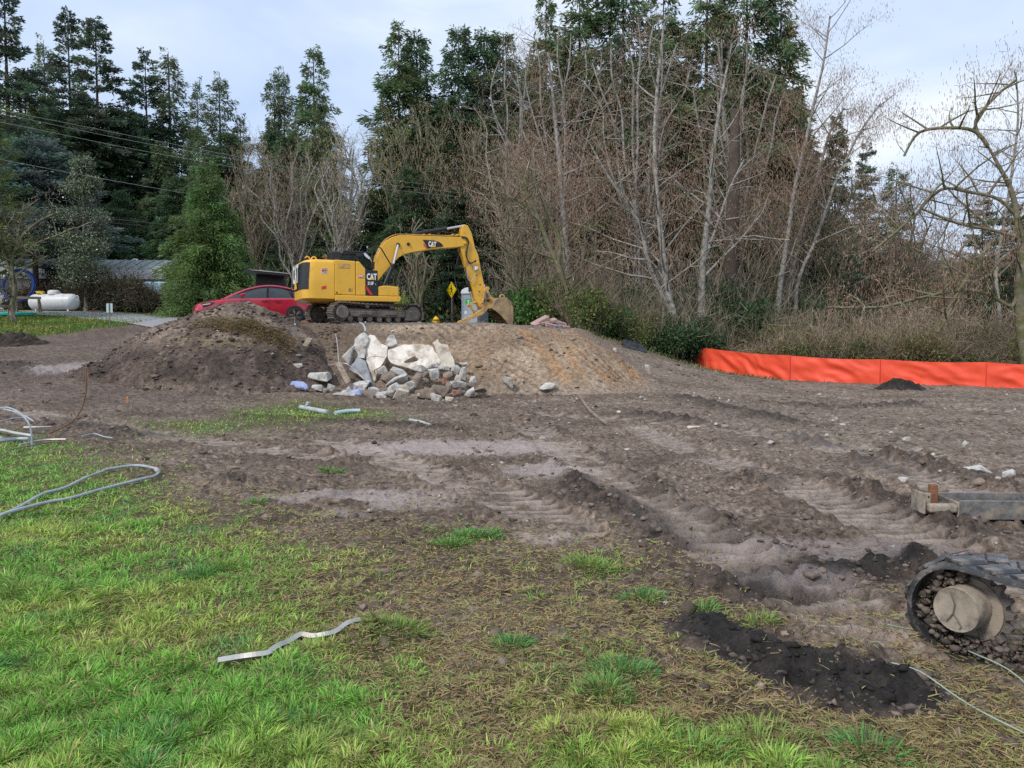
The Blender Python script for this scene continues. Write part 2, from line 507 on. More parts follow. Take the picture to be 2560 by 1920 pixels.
def _near(x, y, pts, m):
    xs = [p[0] for p in pts]; ys = [p[1] for p in pts]
    return (x > min(xs) - m) & (x < max(xs) + m) & (y > min(ys) - m) & (y < max(ys) + m)
def mud_detail(x, y):
    """height of lanes, berms, clods and roughness over the yard"""
    r = np.hypot(x, y)
    z = np.zeros(x.shape)
    wx = 0.12 * fbm(x, y, 1.2, 2, 5); wy = 0.12 * fbm(x, y, 1.2, 2, 6)
    grow = lookup(_TG, x, y)
    rough = 1 - 0.75 * np.clip(grow * 1.3, 0, 1)
    far = np.clip(1.0 - (y - 28) / 12, 0.15, 1)
    z += 0.05 * fbm(x, y, 0.55, 3, 11) * far
    lump = fbm(x, y, 3.2, 4, 21, 0.6)
    z += rough * far * (0.085 * np.maximum(lump, -0.08) + 0.026 * fbm(x, y, 10, 2, 31))
    patch = sstep(-0.05, 0.3, fbm(x, y, 0.7, 3, 41))
    z += rough * far * patch * 0.085 * np.abs(fbm(x, y, 5.5, 3, 51))
    lane_m = np.zeros(x.shape); groove = np.zeros(x.shape)
    for pts, hw, pitch, dep in LANES:
        sel = _near(x, y, pts, 1.2)
        if not sel.any(): continue
        xs, ys = x[sel], y[sel]
        d, s, sd = polyd(xs + wx[sel] * 0.6, ys + wy[sel] * 0.6, pts)
        m = 1 - sstep(hw * 0.85, hw * 1.1, d)
        brk = sstep(-0.42, -0.05, fbm(xs, ys, 1.1, 2, 61))
        ph = (ys + 0.12 * fbm(xs, ys, 1.6, 2, 3)) / (pitch * 1.2)
        bars = np.sin(2 * np.pi * ph)
        prof = np.clip(bars * 2.2 + .5, -1, 1)
        z[sel] = z[sel] * (1 - 0.75 * m * brk) + m * brk * (dep * prof * (.8 + .8 * fbm(xs, ys, 3, 2, 62)) - 0.035)
        z[sel] += 0.065 * np.exp(-((d - hw * 1.2) / 0.10) ** 2) * (0.5 + 1.2 * fbm(xs, ys, 4.5, 3, 71))
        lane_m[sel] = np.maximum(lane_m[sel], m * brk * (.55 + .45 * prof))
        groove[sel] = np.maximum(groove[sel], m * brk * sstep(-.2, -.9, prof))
    dark = np.zeros(x.shape)
    for pts, w, h, dk in BERMS:
        sel = _near(x, y, pts, w * 4)
        if not sel.any(): continue
        xs, ys = x[sel], y[sel]
        d, s, sd = polyd(xs + wx[sel] * 1.5, ys + wy[sel] * 1.5, pts)
        g = np.exp(-(d / w) ** 2)
        z[sel] += h * g * (0.7 + 1.5 * fbm(xs, ys, 4.5, 3, 81))
        dark[sel] = np.maximum(dark[sel], np.exp(-(d / (w * 1.5)) ** 2) * dk)
    dark = np.maximum(dark, groove * .7)  # relief shade painted in: cleat grooves go into the dark mask
    for bx, by, rr, h in BLOBS:
        d = np.hypot(x - bx, y - by) / rr
        g = np.exp(-(d * d) ** 1.5)
        z += h * g * (0.8 + 0.8 * fbm(x, y, 9, 2, 83))
        dark = np.maximum(dark, g * 0.8)
    return z, grow, lane_m, dark

def bank_z(x, y):
    """the levelled pad of earth the excavator stands on, with its graded slope"""
    top = 2.27 + np.minimum(0.05 * (y - 25.2), 0.13) - 0.06 * np.maximum(x + 1, 0)
    ex = np.maximum(np.maximum(-7.6 - x, 0), np.maximum(x - (1.9 + 0.16 * (y - 25)), 0))
    ey = np.maximum(25.2 + 0.25 * fbm(x, y, 0.35, 2, 7) - y, 0)
    sy = 0.80 - 0.10 * sstep(-1, 2, x)
    dist = np.sqrt((ex * 0.60) ** 2 + (ey * sy) ** 2 + 0.02) - 0.14
    return top - np.maximum(dist, 0)
def bank_detail(x, y):
    z = 0.05 * fbm(x, y, 0.8, 3, 101) + 0.02 * fbm(x, y, 5, 3, 102)
    a = x * 0.80 - y * 0.60                         # cleat marks dragged across the slope
    b = x * 0.60 + y * 0.80
    m = sstep(-0.05, 0.2, fbm(x * 0.5 + 3, y * 0.9, 0.9, 2, 103)) * sstep(-3.2, -2.0, x) * sstep(27.0, 26.0, y)
    z += m * 0.055 * np.sin(2 * np.pi * (b + 0.05 * fbm(x, y, 2, 2, 105)) / 0.21) * (0.6 + 0.8 * fbm(a, b, 1.2, 2, 104))
    m2 = sstep(-6.5, -5, x) * sstep(24.6, 25.4, y) * sstep(27, 26.2, y)
    z += m2 * 0.02 * np.sin(2 * np.pi * (x + 0.4 * y) / 0.2)
    return z
def heap_z(x, y):
    """heap of dug soil left of the pad"""
    n = 0.5 * fbm(x, y, 0.8, 3, 111)
    r = np.hypot((x + 8.8) * np.where(x < -8.8, .85, 1.05), (y - 25.2) * 1.0)
    a = 2.98 - 0.46 * (np.sqrt(r * r + 0.25) - 0.5) - 0.22 * np.maximum(r - 2.2, 0) ** 2
    ex = np.maximum(np.maximum(-10.9 - x, x + 6.5), 0); ey = np.maximum(23.15 + n * .7 - y, 0)
    b = 1.78 + 0.12 * fbm(x, y, 1.1, 2, 113) - 1.7 * (np.hypot(ex * 0.55, ey))
    ex = np.maximum(np.maximum(-12.6 - x, x + 6.7), 0); ey = np.maximum(22.6 + n - y, 0)
    c = 1.12 + 0.25 * fbm(x, y, 0.9, 3, 114) - 0.85 * np.hypot(ex * .9, ey)
    return np.maximum(np.maximum(a, b), c)
def heap_detail(x, y):
    return 0.17 * fbm(x, y, 1.9, 5, 121, 0.62) + 0.05 * np.abs(fbm(x, y, 5, 3, 122))

def floor_z(x, y):
    x = np.atleast_1d(np.asarray(x, float)); y = np.atleast_1d(np.asarray(y, float))
    z = base_z(x, y) + mud_detail(x, y)[0]
    z = np.maximum(z, np.where(y > 20, bank_z(x, y) + bank_detail(x, y), -9))
    z = np.maximum(z, np.where((y > 20) & (x < -4), heap_z(x, y) + heap_detail(x, y), -9))
    return z
def fz(x, y): return float(floor_z(x, y)[0])
def onfloor(p, dz=0.0): return Vector((p[0], p[1], fz(p[0], p[1]) + dz))

def mixc(a, b, t): return a + (b - a) * t[:, None]
def C(*c): return np.array(c, float)[None]
def mud_colour(x, y, grow, lane, dark):
    n1 = fbm(x, y, 0.6, 4, 201); n2 = fbm(x, y, 4.5, 4, 202, 0.65); n3 = fbm(x, y, 22, 2, 203)
    c = mixc(C(.165, .118, .088), C(.375, .288, .222), sstep(-0.3, 0.35, n1 * .6 + n2 * .7))
    c = mixc(c, C(.058, .039, .029), sstep(-0.04, 0.34, n2 * .7 + n3 * .7) * .8)
    c = mixc(c, C(.36, .295, .232), sstep(0, 6, x) * sstep(7, 13, y) * 0.55 * sstep(-.3, .3, n2))     # drier, stonier right side
    left = sstep(-5, -9, x) * sstep(16, 21, y)
    c = mixc(c, C(.155, .115, .095), left * .6)
    c = mixc(c, C(.42, .335, .278), lane * 0.85 * sstep(-.5, .2, n2))  # pale lane mud, bar tops painted lighter to strengthen relief shading
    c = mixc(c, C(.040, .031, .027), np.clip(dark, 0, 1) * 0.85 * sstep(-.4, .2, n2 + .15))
    c = mixc(c, C(.034, .030, .028), sstep(.95, 1.35, dark) * .9)
    wet = np.zeros(len(x))
    for px, py, rx, ry, k in ((1150,1118,1.9,1.0,1),(900,1240,1.2,.35,.8),(1010,1260,.6,.3,.7),(1380,1180,.7,.6,.8),(270,900,2.2,1.6,.9),(420,1000,2,.8,.4),(2100,1380,1.0,.35,.5),(1380,1350,.35,.25,.9),(390,1400,.35,.3,.7),(840,1285,.3,.14,.6),(1980,1470,.5,.25,.5)):
        g = G(px, py) if py > 960 else W(px, py, 23.5)
        dd = ((x - g.x) / rx) ** 2 + ((y - g.y) / ry) ** 2
        wet = np.maximum(wet, k * sstep(1.3, .3, dd + n1 * .9 + n2 * .5))
    c = mixc(c, C(.44, .36, .335), wet * .85)
    g = np.clip(grow * 1.25 + .35 * n2, 0, 1)
    c = mixc(c, C(.12, .11, .045), g * sstep(.1, .5, grow) * .8)
    ll = lawn_left(x, y)
    edge = sstep(0, .5, ll) * (1 - ll)
    c = mixc(c, mixc(np.repeat(C(.085, .125, .03), len(x), 0), C(.18, .17, .05), sstep(-.1, .4, n1)), ll * .9)
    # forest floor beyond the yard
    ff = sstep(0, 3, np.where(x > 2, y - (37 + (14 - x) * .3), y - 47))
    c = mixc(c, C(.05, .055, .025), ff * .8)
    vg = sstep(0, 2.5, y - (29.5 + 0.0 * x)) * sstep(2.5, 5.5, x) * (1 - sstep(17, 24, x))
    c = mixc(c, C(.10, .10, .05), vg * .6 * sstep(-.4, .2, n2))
    return np.clip(c, .008, 1), np.clip(wet * .9 + lane * .8, 0, 1)

def polar_ground():
    th = np.concatenate([np.linspace(-44, 44, 680), np.linspace(46, 314, 80)]) * np.pi / 180
    r = np.concatenate([[0.05, .6, 1.2], np.geomspace(1.7, 19.5, 400), np.linspace(19.6, 36, 150), np.geomspace(36.5, 120, 60), np.geomspace(130, 1500, 12)])
    R, T = np.meshgrid(r, th, indexing='ij')
    x = (R * np.sin(T)).ravel(); y = (R * np.cos(T)).ravel()
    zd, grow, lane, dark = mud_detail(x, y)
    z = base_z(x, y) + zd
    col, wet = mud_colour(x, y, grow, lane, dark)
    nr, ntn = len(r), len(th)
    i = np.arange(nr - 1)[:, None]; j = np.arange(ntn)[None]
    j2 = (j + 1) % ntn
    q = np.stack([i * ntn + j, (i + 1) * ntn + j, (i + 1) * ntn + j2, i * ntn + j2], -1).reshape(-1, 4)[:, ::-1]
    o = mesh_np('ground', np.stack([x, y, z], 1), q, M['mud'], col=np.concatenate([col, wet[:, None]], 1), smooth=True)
    props(o, 'churned muddy yard with crawler lanes, rising to the left', kind='structure')
def patch(name, x0, x1, y0, y1, step, zf, cf):
    nx, ny = int((x1 - x0) / step), int((y1 - y0) / step)
    X, Y = np.meshgrid(np.linspace(x0, x1, nx), np.linspace(y0, y1, ny))
    x, y = X.ravel(), Y.ravel()
    z = zf(x, y)
    gz = base_z(x, y)
    c = cf(x, y, z)
    i = np.arange(ny - 1)[:, None]; j = np.arange(nx - 1)[None]
    q = np.stack([i * nx + j, i * nx + j + 1, (i + 1) * nx + j + 1, (i + 1) * nx + j], -1).reshape(-1, 4)
    keep = (z - gz)[q].max(1) > -0.25
    used = np.unique(q[keep]); mp = np.full(len(x), -1); mp[used] = np.arange(len(used))
    return mesh_np(name, np.stack([x, y, z], 1)[used], mp[q[keep]], M['mud'], col=c[used], smooth=True)
def bank_colour(x, y, z):
    n1 = fbm(x, y, 0.7, 4, 301); n2 = fbm(x, y, 4, 4, 302, .65); n3 = fbm(x + .6 * y, y * .3, 1.4, 3, 303)
    c = mixc(C(.31, .215, .14), C(.50, .375, .26), sstep(-.3, .3, n1 + .5 * n2))
    c = mixc(c, C(.47, .265, .13), sstep(.05, .5, n3 + .3 * sstep(.5, 2.2, x)) * sstep(-1.5, .8, x) * .75)
    c = mixc(c, C(.115, .085, .062), sstep(-3.5, -5, x) * .75)
    c = mixc(c, C(.14, .10, .075), sstep(.08, .35, n2) * .5)
    b_ = x * 0.60 + y * 0.80
    st = np.sin(2 * np.pi * (b_ + 0.05 * fbm(x, y, 2, 2, 105)) / 0.21)
    mk = sstep(-0.05, 0.2, fbm(x * 0.5 + 3, y * 0.9, 0.9, 2, 103)) * sstep(-3.2, -2.0, x) * sstep(27.0, 26.0, y)
    c = mixc(c, C(.115, .080, .055), mk * sstep(-.2, -.8, st) * .75)
    c = mixc(c, C(.10, .07, .055), np.exp(-((z - 1.85) / .2) ** 2) * sstep(-.2, .3, n1) * .7)
    c = mixc(c, C(.33, .27, .22), sstep(.7, .25, z) * .6)
    c = mixc(c, C(.24, .195, .165), sstep(24.9, 25.4, y) * sstep(-7, -5, x) * .7)
    return np.concatenate([np.clip(c, .01, 1), np.full((len(x), 1), .1)], 1)
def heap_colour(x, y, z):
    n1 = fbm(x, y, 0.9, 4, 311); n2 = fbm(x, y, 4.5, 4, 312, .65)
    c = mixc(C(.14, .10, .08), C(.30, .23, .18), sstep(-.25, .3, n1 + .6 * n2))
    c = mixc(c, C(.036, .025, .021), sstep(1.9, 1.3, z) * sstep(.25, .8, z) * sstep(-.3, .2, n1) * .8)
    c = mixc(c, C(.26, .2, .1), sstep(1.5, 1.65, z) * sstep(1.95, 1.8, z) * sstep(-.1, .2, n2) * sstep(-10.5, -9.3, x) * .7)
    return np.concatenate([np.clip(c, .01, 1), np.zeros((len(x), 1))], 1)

# ------------------------------------------------------------------ shared materials
M = {}
M['mud'] = attr_mat('mud', rough=0.9, spec=0.25, noise=0.2, nscale=60, bump=0.8, bscale=17, bdist=0.06, wet=True, mottle=.5)
M['grass'] = attr_mat('grass_blades', rough=0.55, spec=0.25, transl=0.3)
M['leaf'] = attr_mat('foliage', rough=0.6, spec=0.2, transl=0.35)
M['gloss_leaf'] = attr_mat('glossy_foliage', rough=0.32, spec=0.5, transl=0.1)
M['twig'] = attr_mat('twigs', rough=0.85, spec=0.15)
M['clod'] = attr_mat('clods', rough=0.92, spec=0.2, noise=0.35, nscale=40, bump=0.4, bscale=50)
M['bark'] = mat('pale_alder_bark', (.33, .31, .275), .85, var=.35, vscale=7, dirt=(.10, .095, .08), dirt_amt=.45, dscale=5, bump=.4, bscale=25)
M['bark2'] = mat('mossy_bark', (.20, .175, .13), .9, var=.3, vscale=5, dirt=(.11, .12, .04), dirt_amt=.6, dscale=3, bump=.4)
M['bark3'] = mat('dark_conifer_bark', (.085, .065, .05), .95, var=.3, vscale=3, bump=.6, bscale=12)
M['yellow'] = mat('excavator_yellow', (.78, .43, .035), .38, var=.06, vscale=3, dirt=(.30, .20, .09), dirt_amt=.10, dscale=2.5, coat=.2)
M['yellow_worn'] = mat('worn_pale_yellow', (.62, .38, .10), .55, var=.15, vscale=5, dirt=(.30, .21, .12), dirt_amt=.5, dscale=4, bump=.1)
M['bucket_steel'] = mat('muddy_bucket', (.42, .30, .15), .6, var=.25, vscale=4, dirt=(.22, .15, .09), dirt_amt=.6, dscale=3, bump=.2)
M['black'] = mat('black_paint', (.016, .016, .018), .45, var=.15)
M['rubber'] = mat('black_rubber', (.022, .022, .022), .7, var=.3)
M['white'] = mat('white_print', (.80, .80, .78), .5, var=.03)
M['red_print'] = mat('red_print', (.62, .03, .03), .45, var=.05)
M['yel_print'] = mat('yellow_print', (.80, .46, .02), .45, var=.04)
M['chrome'] = mat('chrome_rod', (.75, .75, .76), .18, metal=1.0, var=.05)
M['track_steel'] = mat('muddy_track_steel', (.105, .09, .08), .7, var=.35, vscale=8, dirt=(.19, .15, .12), dirt_amt=.6, dscale=5, bump=.4)
M['track_frame'] = mat('mud_caked_steel', (.20, .17, .145), .8, var=.3, vscale=5, dirt=(.10, .08, .07), dirt_amt=.55, dscale=3, bump=.5)
M['glass'] = mat('dark_glass', (.03, .04, .045), .06, var=.05, spec=.8)
M['red_paint'] = mat('red_car_paint', (.50, .012, .04), .28, metal=.25, var=.03, coat=1.0)
M['concrete'] = mat('broken_concrete', (.50, .485, .455), .9, var=.28, vscale=5, dirt=(.20, .16, .13), dirt_amt=.35, dscale=3, bump=.6, bscale=24)
M['concrete_w'] = mat('whitewashed_concrete', (.76, .70, .62), .85, var=.16, vscale=2.5, dirt=(.36, .29, .22), dirt_amt=.4, dscale=2.2, bump=.35, bscale=14)
M['concrete_g'] = mat('smooth_grey_concrete', (.30, .31, .33), .7, var=.3, vscale=2, dirt=(.16, .16, .17), dirt_amt=.4, dscale=3, bump=.2)
M['concrete_b'] = mat('brown_stained_concrete', (.27, .22, .175), .9, var=.3, vscale=4, dirt=(.14, .10, .08), dirt_amt=.5, dscale=3, bump=.6)
M['concrete_bl'] = mat('blue_painted_concrete', (.30, .37, .62), .6, var=.12, vscale=4, dirt=(.3, .3, .32), dirt_amt=.2)
M['concrete_c'] = mat('cream_concrete', (.56, .50, .41), .9, var=.2, vscale=4, dirt=(.27, .21, .16), dirt_amt=.35, bump=.5)
M['brick'] = mat('red_brick', (.42, .13, .075), .85, var=.25, vscale=14, dirt=(.3, .24, .2), dirt_amt=.3, bump=.3)
M['pink'] = mat('pink_paver', (.42, .27, .24), .85, var=.2, vscale=8, dirt=(.25, .19, .16), dirt_amt=.4, bump=.4)
M['wood'] = mat('weathered_wood', (.25, .20, .15), .85, var=.3, vscale=9, dirt=(.12, .09, .07), dirt_amt=.35, bump=.4)
M['wood_red'] = mat('cedar_boards', (.30, .15, .08), .8, var=.25, vscale=5, bump=.3)
M['orange_fabric'] = mat('orange_silt_fabric', (.83, .085, .035), .55, var=.06, vscale=3, bump=.15, bscale=120)
M['tank'] = mat('white_tank_paint', (.66, .67, .67), .4, var=.05, vscale=2, dirt=(.42, .41, .38), dirt_amt=.22, dscale=2)
M['conduit'] = mat('grey_conduit', (.36, .40, .43), .45, var=.12, vscale=9, dirt=(.24, .2, .16), dirt_amt=.2)
M['alu'] = mat('dull_aluminium', (.52, .51, .48), .5, metal=.45, var=.15, vscale=6, dirt=(.36, .30, .24), dirt_amt=.3)
M['rust'] = mat('rusty_steel', (.20, .085, .045), .85, var=.35, vscale=12, bump=.4)
M['box_steel'] = mat('scratched_grey_steel', (.17, .165, .16), .55, metal=.25, var=.4, vscale=14, dirt=(.33, .27, .21), dirt_amt=.35, dscale=6, bump=.2)
M['dry_mud_steel'] = mat('steel_under_dry_mud', (.33, .275, .215), .85, var=.2, vscale=7, dirt=(.12, .105, .09), dirt_amt=.45, dscale=5, bump=.35, bscale=16)
M['asphalt'] = mat('grey_asphalt', (.27, .27, .275), .9, var=.18, vscale=3, bump=.4, bscale=40)
M['loo_grey'] = mat('grey_plastic', (.33, .37, .43), .5, var=.05)
M['loo_white'] = mat('translucent_white_plastic', (.68, .70, .72), .5, var=.04)
M['green_print'] = mat('green_print', (.03, .42, .10), .5, var=.05)
M['sign_yellow'] = mat('sign_yellow', (.86, .60, .0), .4, var=.03)
M['hydrant'] = mat('hydrant_yellow', (.78, .50, .02), .45, var=.08)
M['grey_post'] = mat('grey_timber', (.17, .155, .14), .85, var=.25, vscale=8)
M['pale_blue'] = mat('pale_blue_paint', (.42, .66, .82), .5, var=.08)
M['wall_white'] = mat('white_siding', (.70, .73, .76), .55, var=.05)
M['roof_grey'] = mat('grey_metal_roof', (.38, .43, .42), .45, metal=.2, var=.08)
M['teal'] = mat('teal_hose', (.04, .50, .45), .45, var=.06)
M['blue_pipe'] = mat('blue_pipe', (.025, .07, .36), .45, var=.08)
M['yellow_hose'] = mat('yellow_hose', (.76, .52, .05), .5, var=.08)
M['sign_back'] = mat('bare_sign_back', (.45, .58, .58), .5, metal=.3, var=.08)
M['tarp'] = mat('black_plastic', (.02, .021, .024), .35, var=.2)
M['wire'] = mat('cable', (.05, .05, .05), .6)
M['pale_wire'] = mat('pale_cable', (.30, .31, .30), .5)
M['line_green'] = mat('pale_green_string', (.30, .38, .30), .6)
M['pvc'] = mat('dusty_grey_pipe', (.40, .45, .46), .5, var=.12, dirt=(.25, .2, .16), dirt_amt=.3)
M['tip_orange'] = mat('orange_stake_paint', (.80, .26, .08), .6, var=.1)
rng = np.random.default_rng(7)
random.seed(7)

# ------------------------------------------------------------------ ground, pad and heap
polar_ground()
o = patch('earth_bank', -8.6, 7.2, 20.6, 33.2, 0.06, lambda x, y: bank_z(x, y) + bank_detail(x, y), bank_colour)
props(o, 'graded brown earth bank carrying the excavator', kind='structure')
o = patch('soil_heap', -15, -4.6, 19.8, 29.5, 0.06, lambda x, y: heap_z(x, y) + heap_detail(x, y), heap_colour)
props(o, 'dark heap of dug soil in front of the red car', 'soil heap')

# road
def road():
    cl = smooth_path([(-40, 52, 0), (-30, 47, 0), (-19, 41, 0), (-11, 34.5, 0), (-3, 34.0, 0), (6, 38.5, 0), (12, 50, 0)], 10)
    v = []; f = []
    for i, p in enumerate(cl):
        t = (cl[min(i + 1, len(cl) - 1)] - cl[max(i - 1, 0)]).normalized()
        n = Vector((-t.y, t.x, 0))
        for k in range(9):
            q = p + n * (-2.7 + 5.4 * k / 8)
            z = max(base_z(q.x, q.y) + 0.09 - 0.05 * (abs(k - 4) / 4) ** 2 * 1, 0)
            v.append((q.x, q.y, float(z)))
    for i in range(len(cl) - 1):
        for k in range(8):
            a = i * 9 + k
            f.append((a, a + 1, a + 10, a + 9))
    mb = MB(); mb.add(v, f)
    props(mb.build('road', M['asphalt'], smooth=True), 'pale asphalt drive curving behind the earth heap', kind='structure')
road()

# ------------------------------------------------------------------ grass and litter on the yard
def blades(name, pos, L_, w, tilt, az, col, m, curl=0.5, label=None, kind='stuff', mid=0.55):
    n = len(pos)
    d = np.stack([np.cos(az) * np.sin(tilt), np.sin(az) * np.sin(tilt), np.cos(tilt)], 1)
    d2 = np.stack([np.cos(az) * np.sin(np.minimum(tilt + curl, 1.75)), np.sin(az) * np.sin(np.minimum(tilt + curl, 1.75)), np.cos(np.minimum(tilt + curl, 1.75))], 1)
    side = np.stack([-np.sin(az), np.cos(az), 0 * az], 1)
    ja = rng.uniform(-.9, .9, n)
    side = side * np.cos(ja)[:, None] + np.cross(d, side) * np.sin(ja)[:, None]
    p1 = pos + d * (L_ * mid)[:, None]
    p2 = p1 + d2 * (L_ * (1 - mid))[:, None]
    s = side * (w / 2)[:, None]
    v = np.stack([pos - s, pos + s, p1 + s * .8, p1 - s * .8, p2], 1).reshape(-1, 3)
    b = np.arange(n) * 5
    q = np.stack([b, b + 1, b + 2, b + 3], 1); t = np.stack([b + 3, b + 2, b + 4], 1)
    cc = np.repeat(col, 5, axis=0)
    return props(mesh_np(name, v, [q, t], m, col=cc), label, kind=kind)
def cand(n, y0, y1, p=1.5):
    """points over the yard, thinner with distance"""
    u = rng.random(n)
    a = 1 - p
    y = (y0 ** a + u * (y1 ** a - y0 ** a)) ** (1 / a)
    x = (rng.random(n) * 2 - 1) * (y * 0.72 + 0.8)
    return x, y
def _dark(x, y): return mud_detail(x, y)[3]
def make_grass():
    x, y = cand(980000, 2.3, 20.5, 1.75)
    g = lookup(_TG, x, y)
    n1 = fbm(x, y, 1.3, 3, 401); n2 = fbm(x, y, 5, 3, 402)
    p = np.clip(g * 1.05 + .6 * n1 + .85 * n2 - .16, 0, 1) ** 1.2 * (g > .03) * (1 - sstep(.9, 1.2, _dark(x, y)))
    k = rng.random(len(x)) < p
    x, y, n1, n2, g, p = x[k], y[k], n1[k], n2[k], g[k], p[k]
    n = len(x)
    z = floor_z(x, y)
    cs = 0.12
    ci, cj = np.floor(x / cs), np.floor(y / cs)
    bd = np.full(n, 9.0); bx_ = np.zeros(n); by_ = np.zeros(n); bh = np.zeros(n)
    for di in (-1, 0, 1):
        for dj in (-1, 0, 1):
            qx = (ci + di + _hash(ci + di, cj + dj, 5)) * cs; qy = (cj + dj + _hash(ci + di, cj + dj, 6)) * cs
            dd = np.hypot(x - qx, y - qy); kk = dd < bd
            bd = np.where(kk, dd, bd); bx_ = np.where(kk, x - qx, bx_); by_ = np.where(kk, y - qy, by_); bh = np.where(kk, _hash(ci + di, cj + dj, 7), bh)
    tuft = np.clip(.35 + .9 * bh + .7 * fbm(x, y, 2.0, 3, 403), .15, 1.7)
    L_ = (0.024 + 0.046 * tuft * np.clip(g * 1.3, .35, 1)) * rng.uniform(.6, 1.35, n)
    w = (0.0030 + 0.0008 * y) * rng.uniform(.7, 1.3, n)
    flow = 2 * np.pi * fbm(x, y, .8, 2, 404) + .6
    az = np.where(bh > .35, np.arctan2(by_, bx_) + rng.normal(0, .7, n), flow + rng.normal(0, 1.2, n))
    tilt = np.clip(.45 + 6.5 * bd + rng.normal(.1, .35, n), .05, 1.5)
    t = sstep(-.35, .4, fbm(x, y, 1.0, 3, 405) + rng.normal(0, .16, n) + (x + 1.5) * .05)
    col = mixc(np.repeat(C(.19, .42, .07), n, 0), C(.38, .46, .10), t)
    col = mixc(col, C(.095, .27, .085), sstep(.25, .5, fbm(x, y, 1.7, 2, 406)) * .7)
    dry = (rng.random(n) < .12 + .25 * (1 - np.clip(g * 1.4, 0, 1)))
    col[dry] = np.array([.46, .39, .18]) * rng.uniform(.7, 1.15, (dry.sum(), 1))
    col *= (rng.uniform(.6, 1.4, n) * (.75 + .5 * bh))[:, None]
    blades('lawn_grass', np.stack([x, y, z - .004], 1), L_, w, tilt, az, col, M['grass'], label='green lawn grass in the near left yard')
    # straw and clippings lying flat
    x, y = cand(470000, 2.3, 19, 1.8)
    g = lookup(_TS, x, y)
    p = np.clip(g * .95 + .5 * fbm(x, y, 1.6, 3, 411) + .5 * fbm(x, y, 6, 2, 412) - .08, 0, 1) * (g > .02)
    k = rng.random(len(x)) < p * .9 * (1 - .98 * sstep(.6, 1.0, _dark(x, y)))
    x, y = x[k], y[k]; n = len(x)
    z = floor_z(x, y) + rng.uniform(0, .012, n)
    L_ = rng.uniform(.02, .075, n); w = (0.0022 + 0.00085 * y) * rng.uniform(.7, 1.3, n)
    t = rng.random(n)
    col = mixc(np.repeat(C(.50, .36, .18), n, 0), C(.17, .115, .065), t)
    col = mixc(col, C(.32, .36, .12), (rng.random(n) < .3) * .8)
    blades('dry_clippings', np.stack([x, y, z], 1), L_, w, rng.uniform(1.15, 1.55, n), rng.uniform(0, 6.28, n), col, M['grass'], curl=.15, label='dry straw and clippings trodden into the mud')
make_grass()
def make_tufts():
    """taller tussocks: each a clump anyone could point at"""
    spots = [(1555,1690,.17,380),(1520,1750,.12,300),(560,1420,.19,420),(500,1440,.16,300),(830,1180,.16,200),(1470,1420,.2,380),(1190,1350,.24,420),(1130,1370,.16,260),(990,1585,.2,420),
             (1280,1620,.10,180),(720,1700,.2,300),(760,1880,.24,420),(1600,1500,.16,240),(1760,1530,.12,160),(1900,1560,.10,140),(2170,1880,.16,260),(1700,1880,.22,420),(1900,1850,.22,420),(700,1830,.22,400),
             (130,1560,.28,500),(60,1480,.2,320),(330,1870,.22,380),(640,1260,.1,120)]
    for i, (px, py, r, n) in enumerate(spots):
        c = G(px, py)
        rr = r * np.sqrt(rng.random(n)); a = rng.uniform(0, 6.28, n)
        x = c.x + rr * np.cos(a); y = c.y + rr * np.sin(a) * .8
        z = floor_z(x, y)
        tilt = np.clip(.2 + rr / r * .8 + rng.normal(0, .2, n), .05, 1.4)
        base = np.array([[.11, .27, .07], [.17, .32, .08], [.23, .33, .08]][i % 3])
        col = base[None] * rng.uniform(.7, 1.4, (n, 1)) * rng.uniform(.9, 1.1, (n, 3))
        blades('tussock', np.stack([x, y, z - .005], 1), rng.uniform(.06, .135, n) * (1 - .4 * rr / r), (0.004 + .0007 * y) * np.ones(n), tilt, a + rng.normal(0, .5, n), col, M['grass'], curl=.55, label='long green tussock standing proud of the trampled grass', kind='stuff')
make_tufts()
def far_lawn():
    n = 90000
    x = rng.uniform(-36, -13, n); y = rng.uniform(26, 49, n)
    p = lawn_left(x, y) * np.clip(.75 + .8 * fbm(x, y, .8, 3, 421), 0, 1)
    k = rng.random(n) < p
    x, y = x[k], y[k]; n = len(x)
    z = base_z(x, y) + mud_detail(x, y)[0]
    t = sstep(-.2, .35, fbm(x, y, .5, 3, 422) + rng.normal(0, .2, n))
    col = mixc(np.repeat(C(.10, .215, .04), n, 0), C(.30, .30, .07), t) * rng.uniform(.75, 1.25, n)[:, None]
    blades('far_grass', np.stack([x, y, z], 1), rng.uniform(.07, .17, n), np.full(n, .035), rng.uniform(.1, 1.0, n), rng.uniform(0, 6.28, n), col, M['grass'], label='mown grass round the white gas tank')
    # weeds along the foot of the trees and behind the orange fabric
    n = 26000
    x = rng.uniform(2, 24, n); y = rng.uniform(29, 43, n)
    p = sstep(0, 1.2, y - 30.5 + .9 * fbm(x, y, .6, 2, 431) + np.maximum(5.5 - x, 0) * .2 - np.maximum(x - 9, 0) * .1) * np.clip(.35 + .9 * fbm(x, y, .7, 3, 432), 0, 1)
    k = (rng.random(n) < p)
    x, y = x[k], y[k]; n = len(x)
    col = mixc(np.repeat(C(.12, .155, .05), n, 0), C(.26, .23, .10), rng.random(n)) * rng.uniform(.7, 1.2, n)[:, None]
    blades('verge_weeds', np.stack([x, y, floor_z(x, y)], 1), rng.uniform(.08, .26, n), np.full(n, .03), rng.uniform(.1, 1.1, n), rng.uniform(0, 6.28, n), col, M['grass'], label='rough weeds along the foot of the wood')
far_lawn()

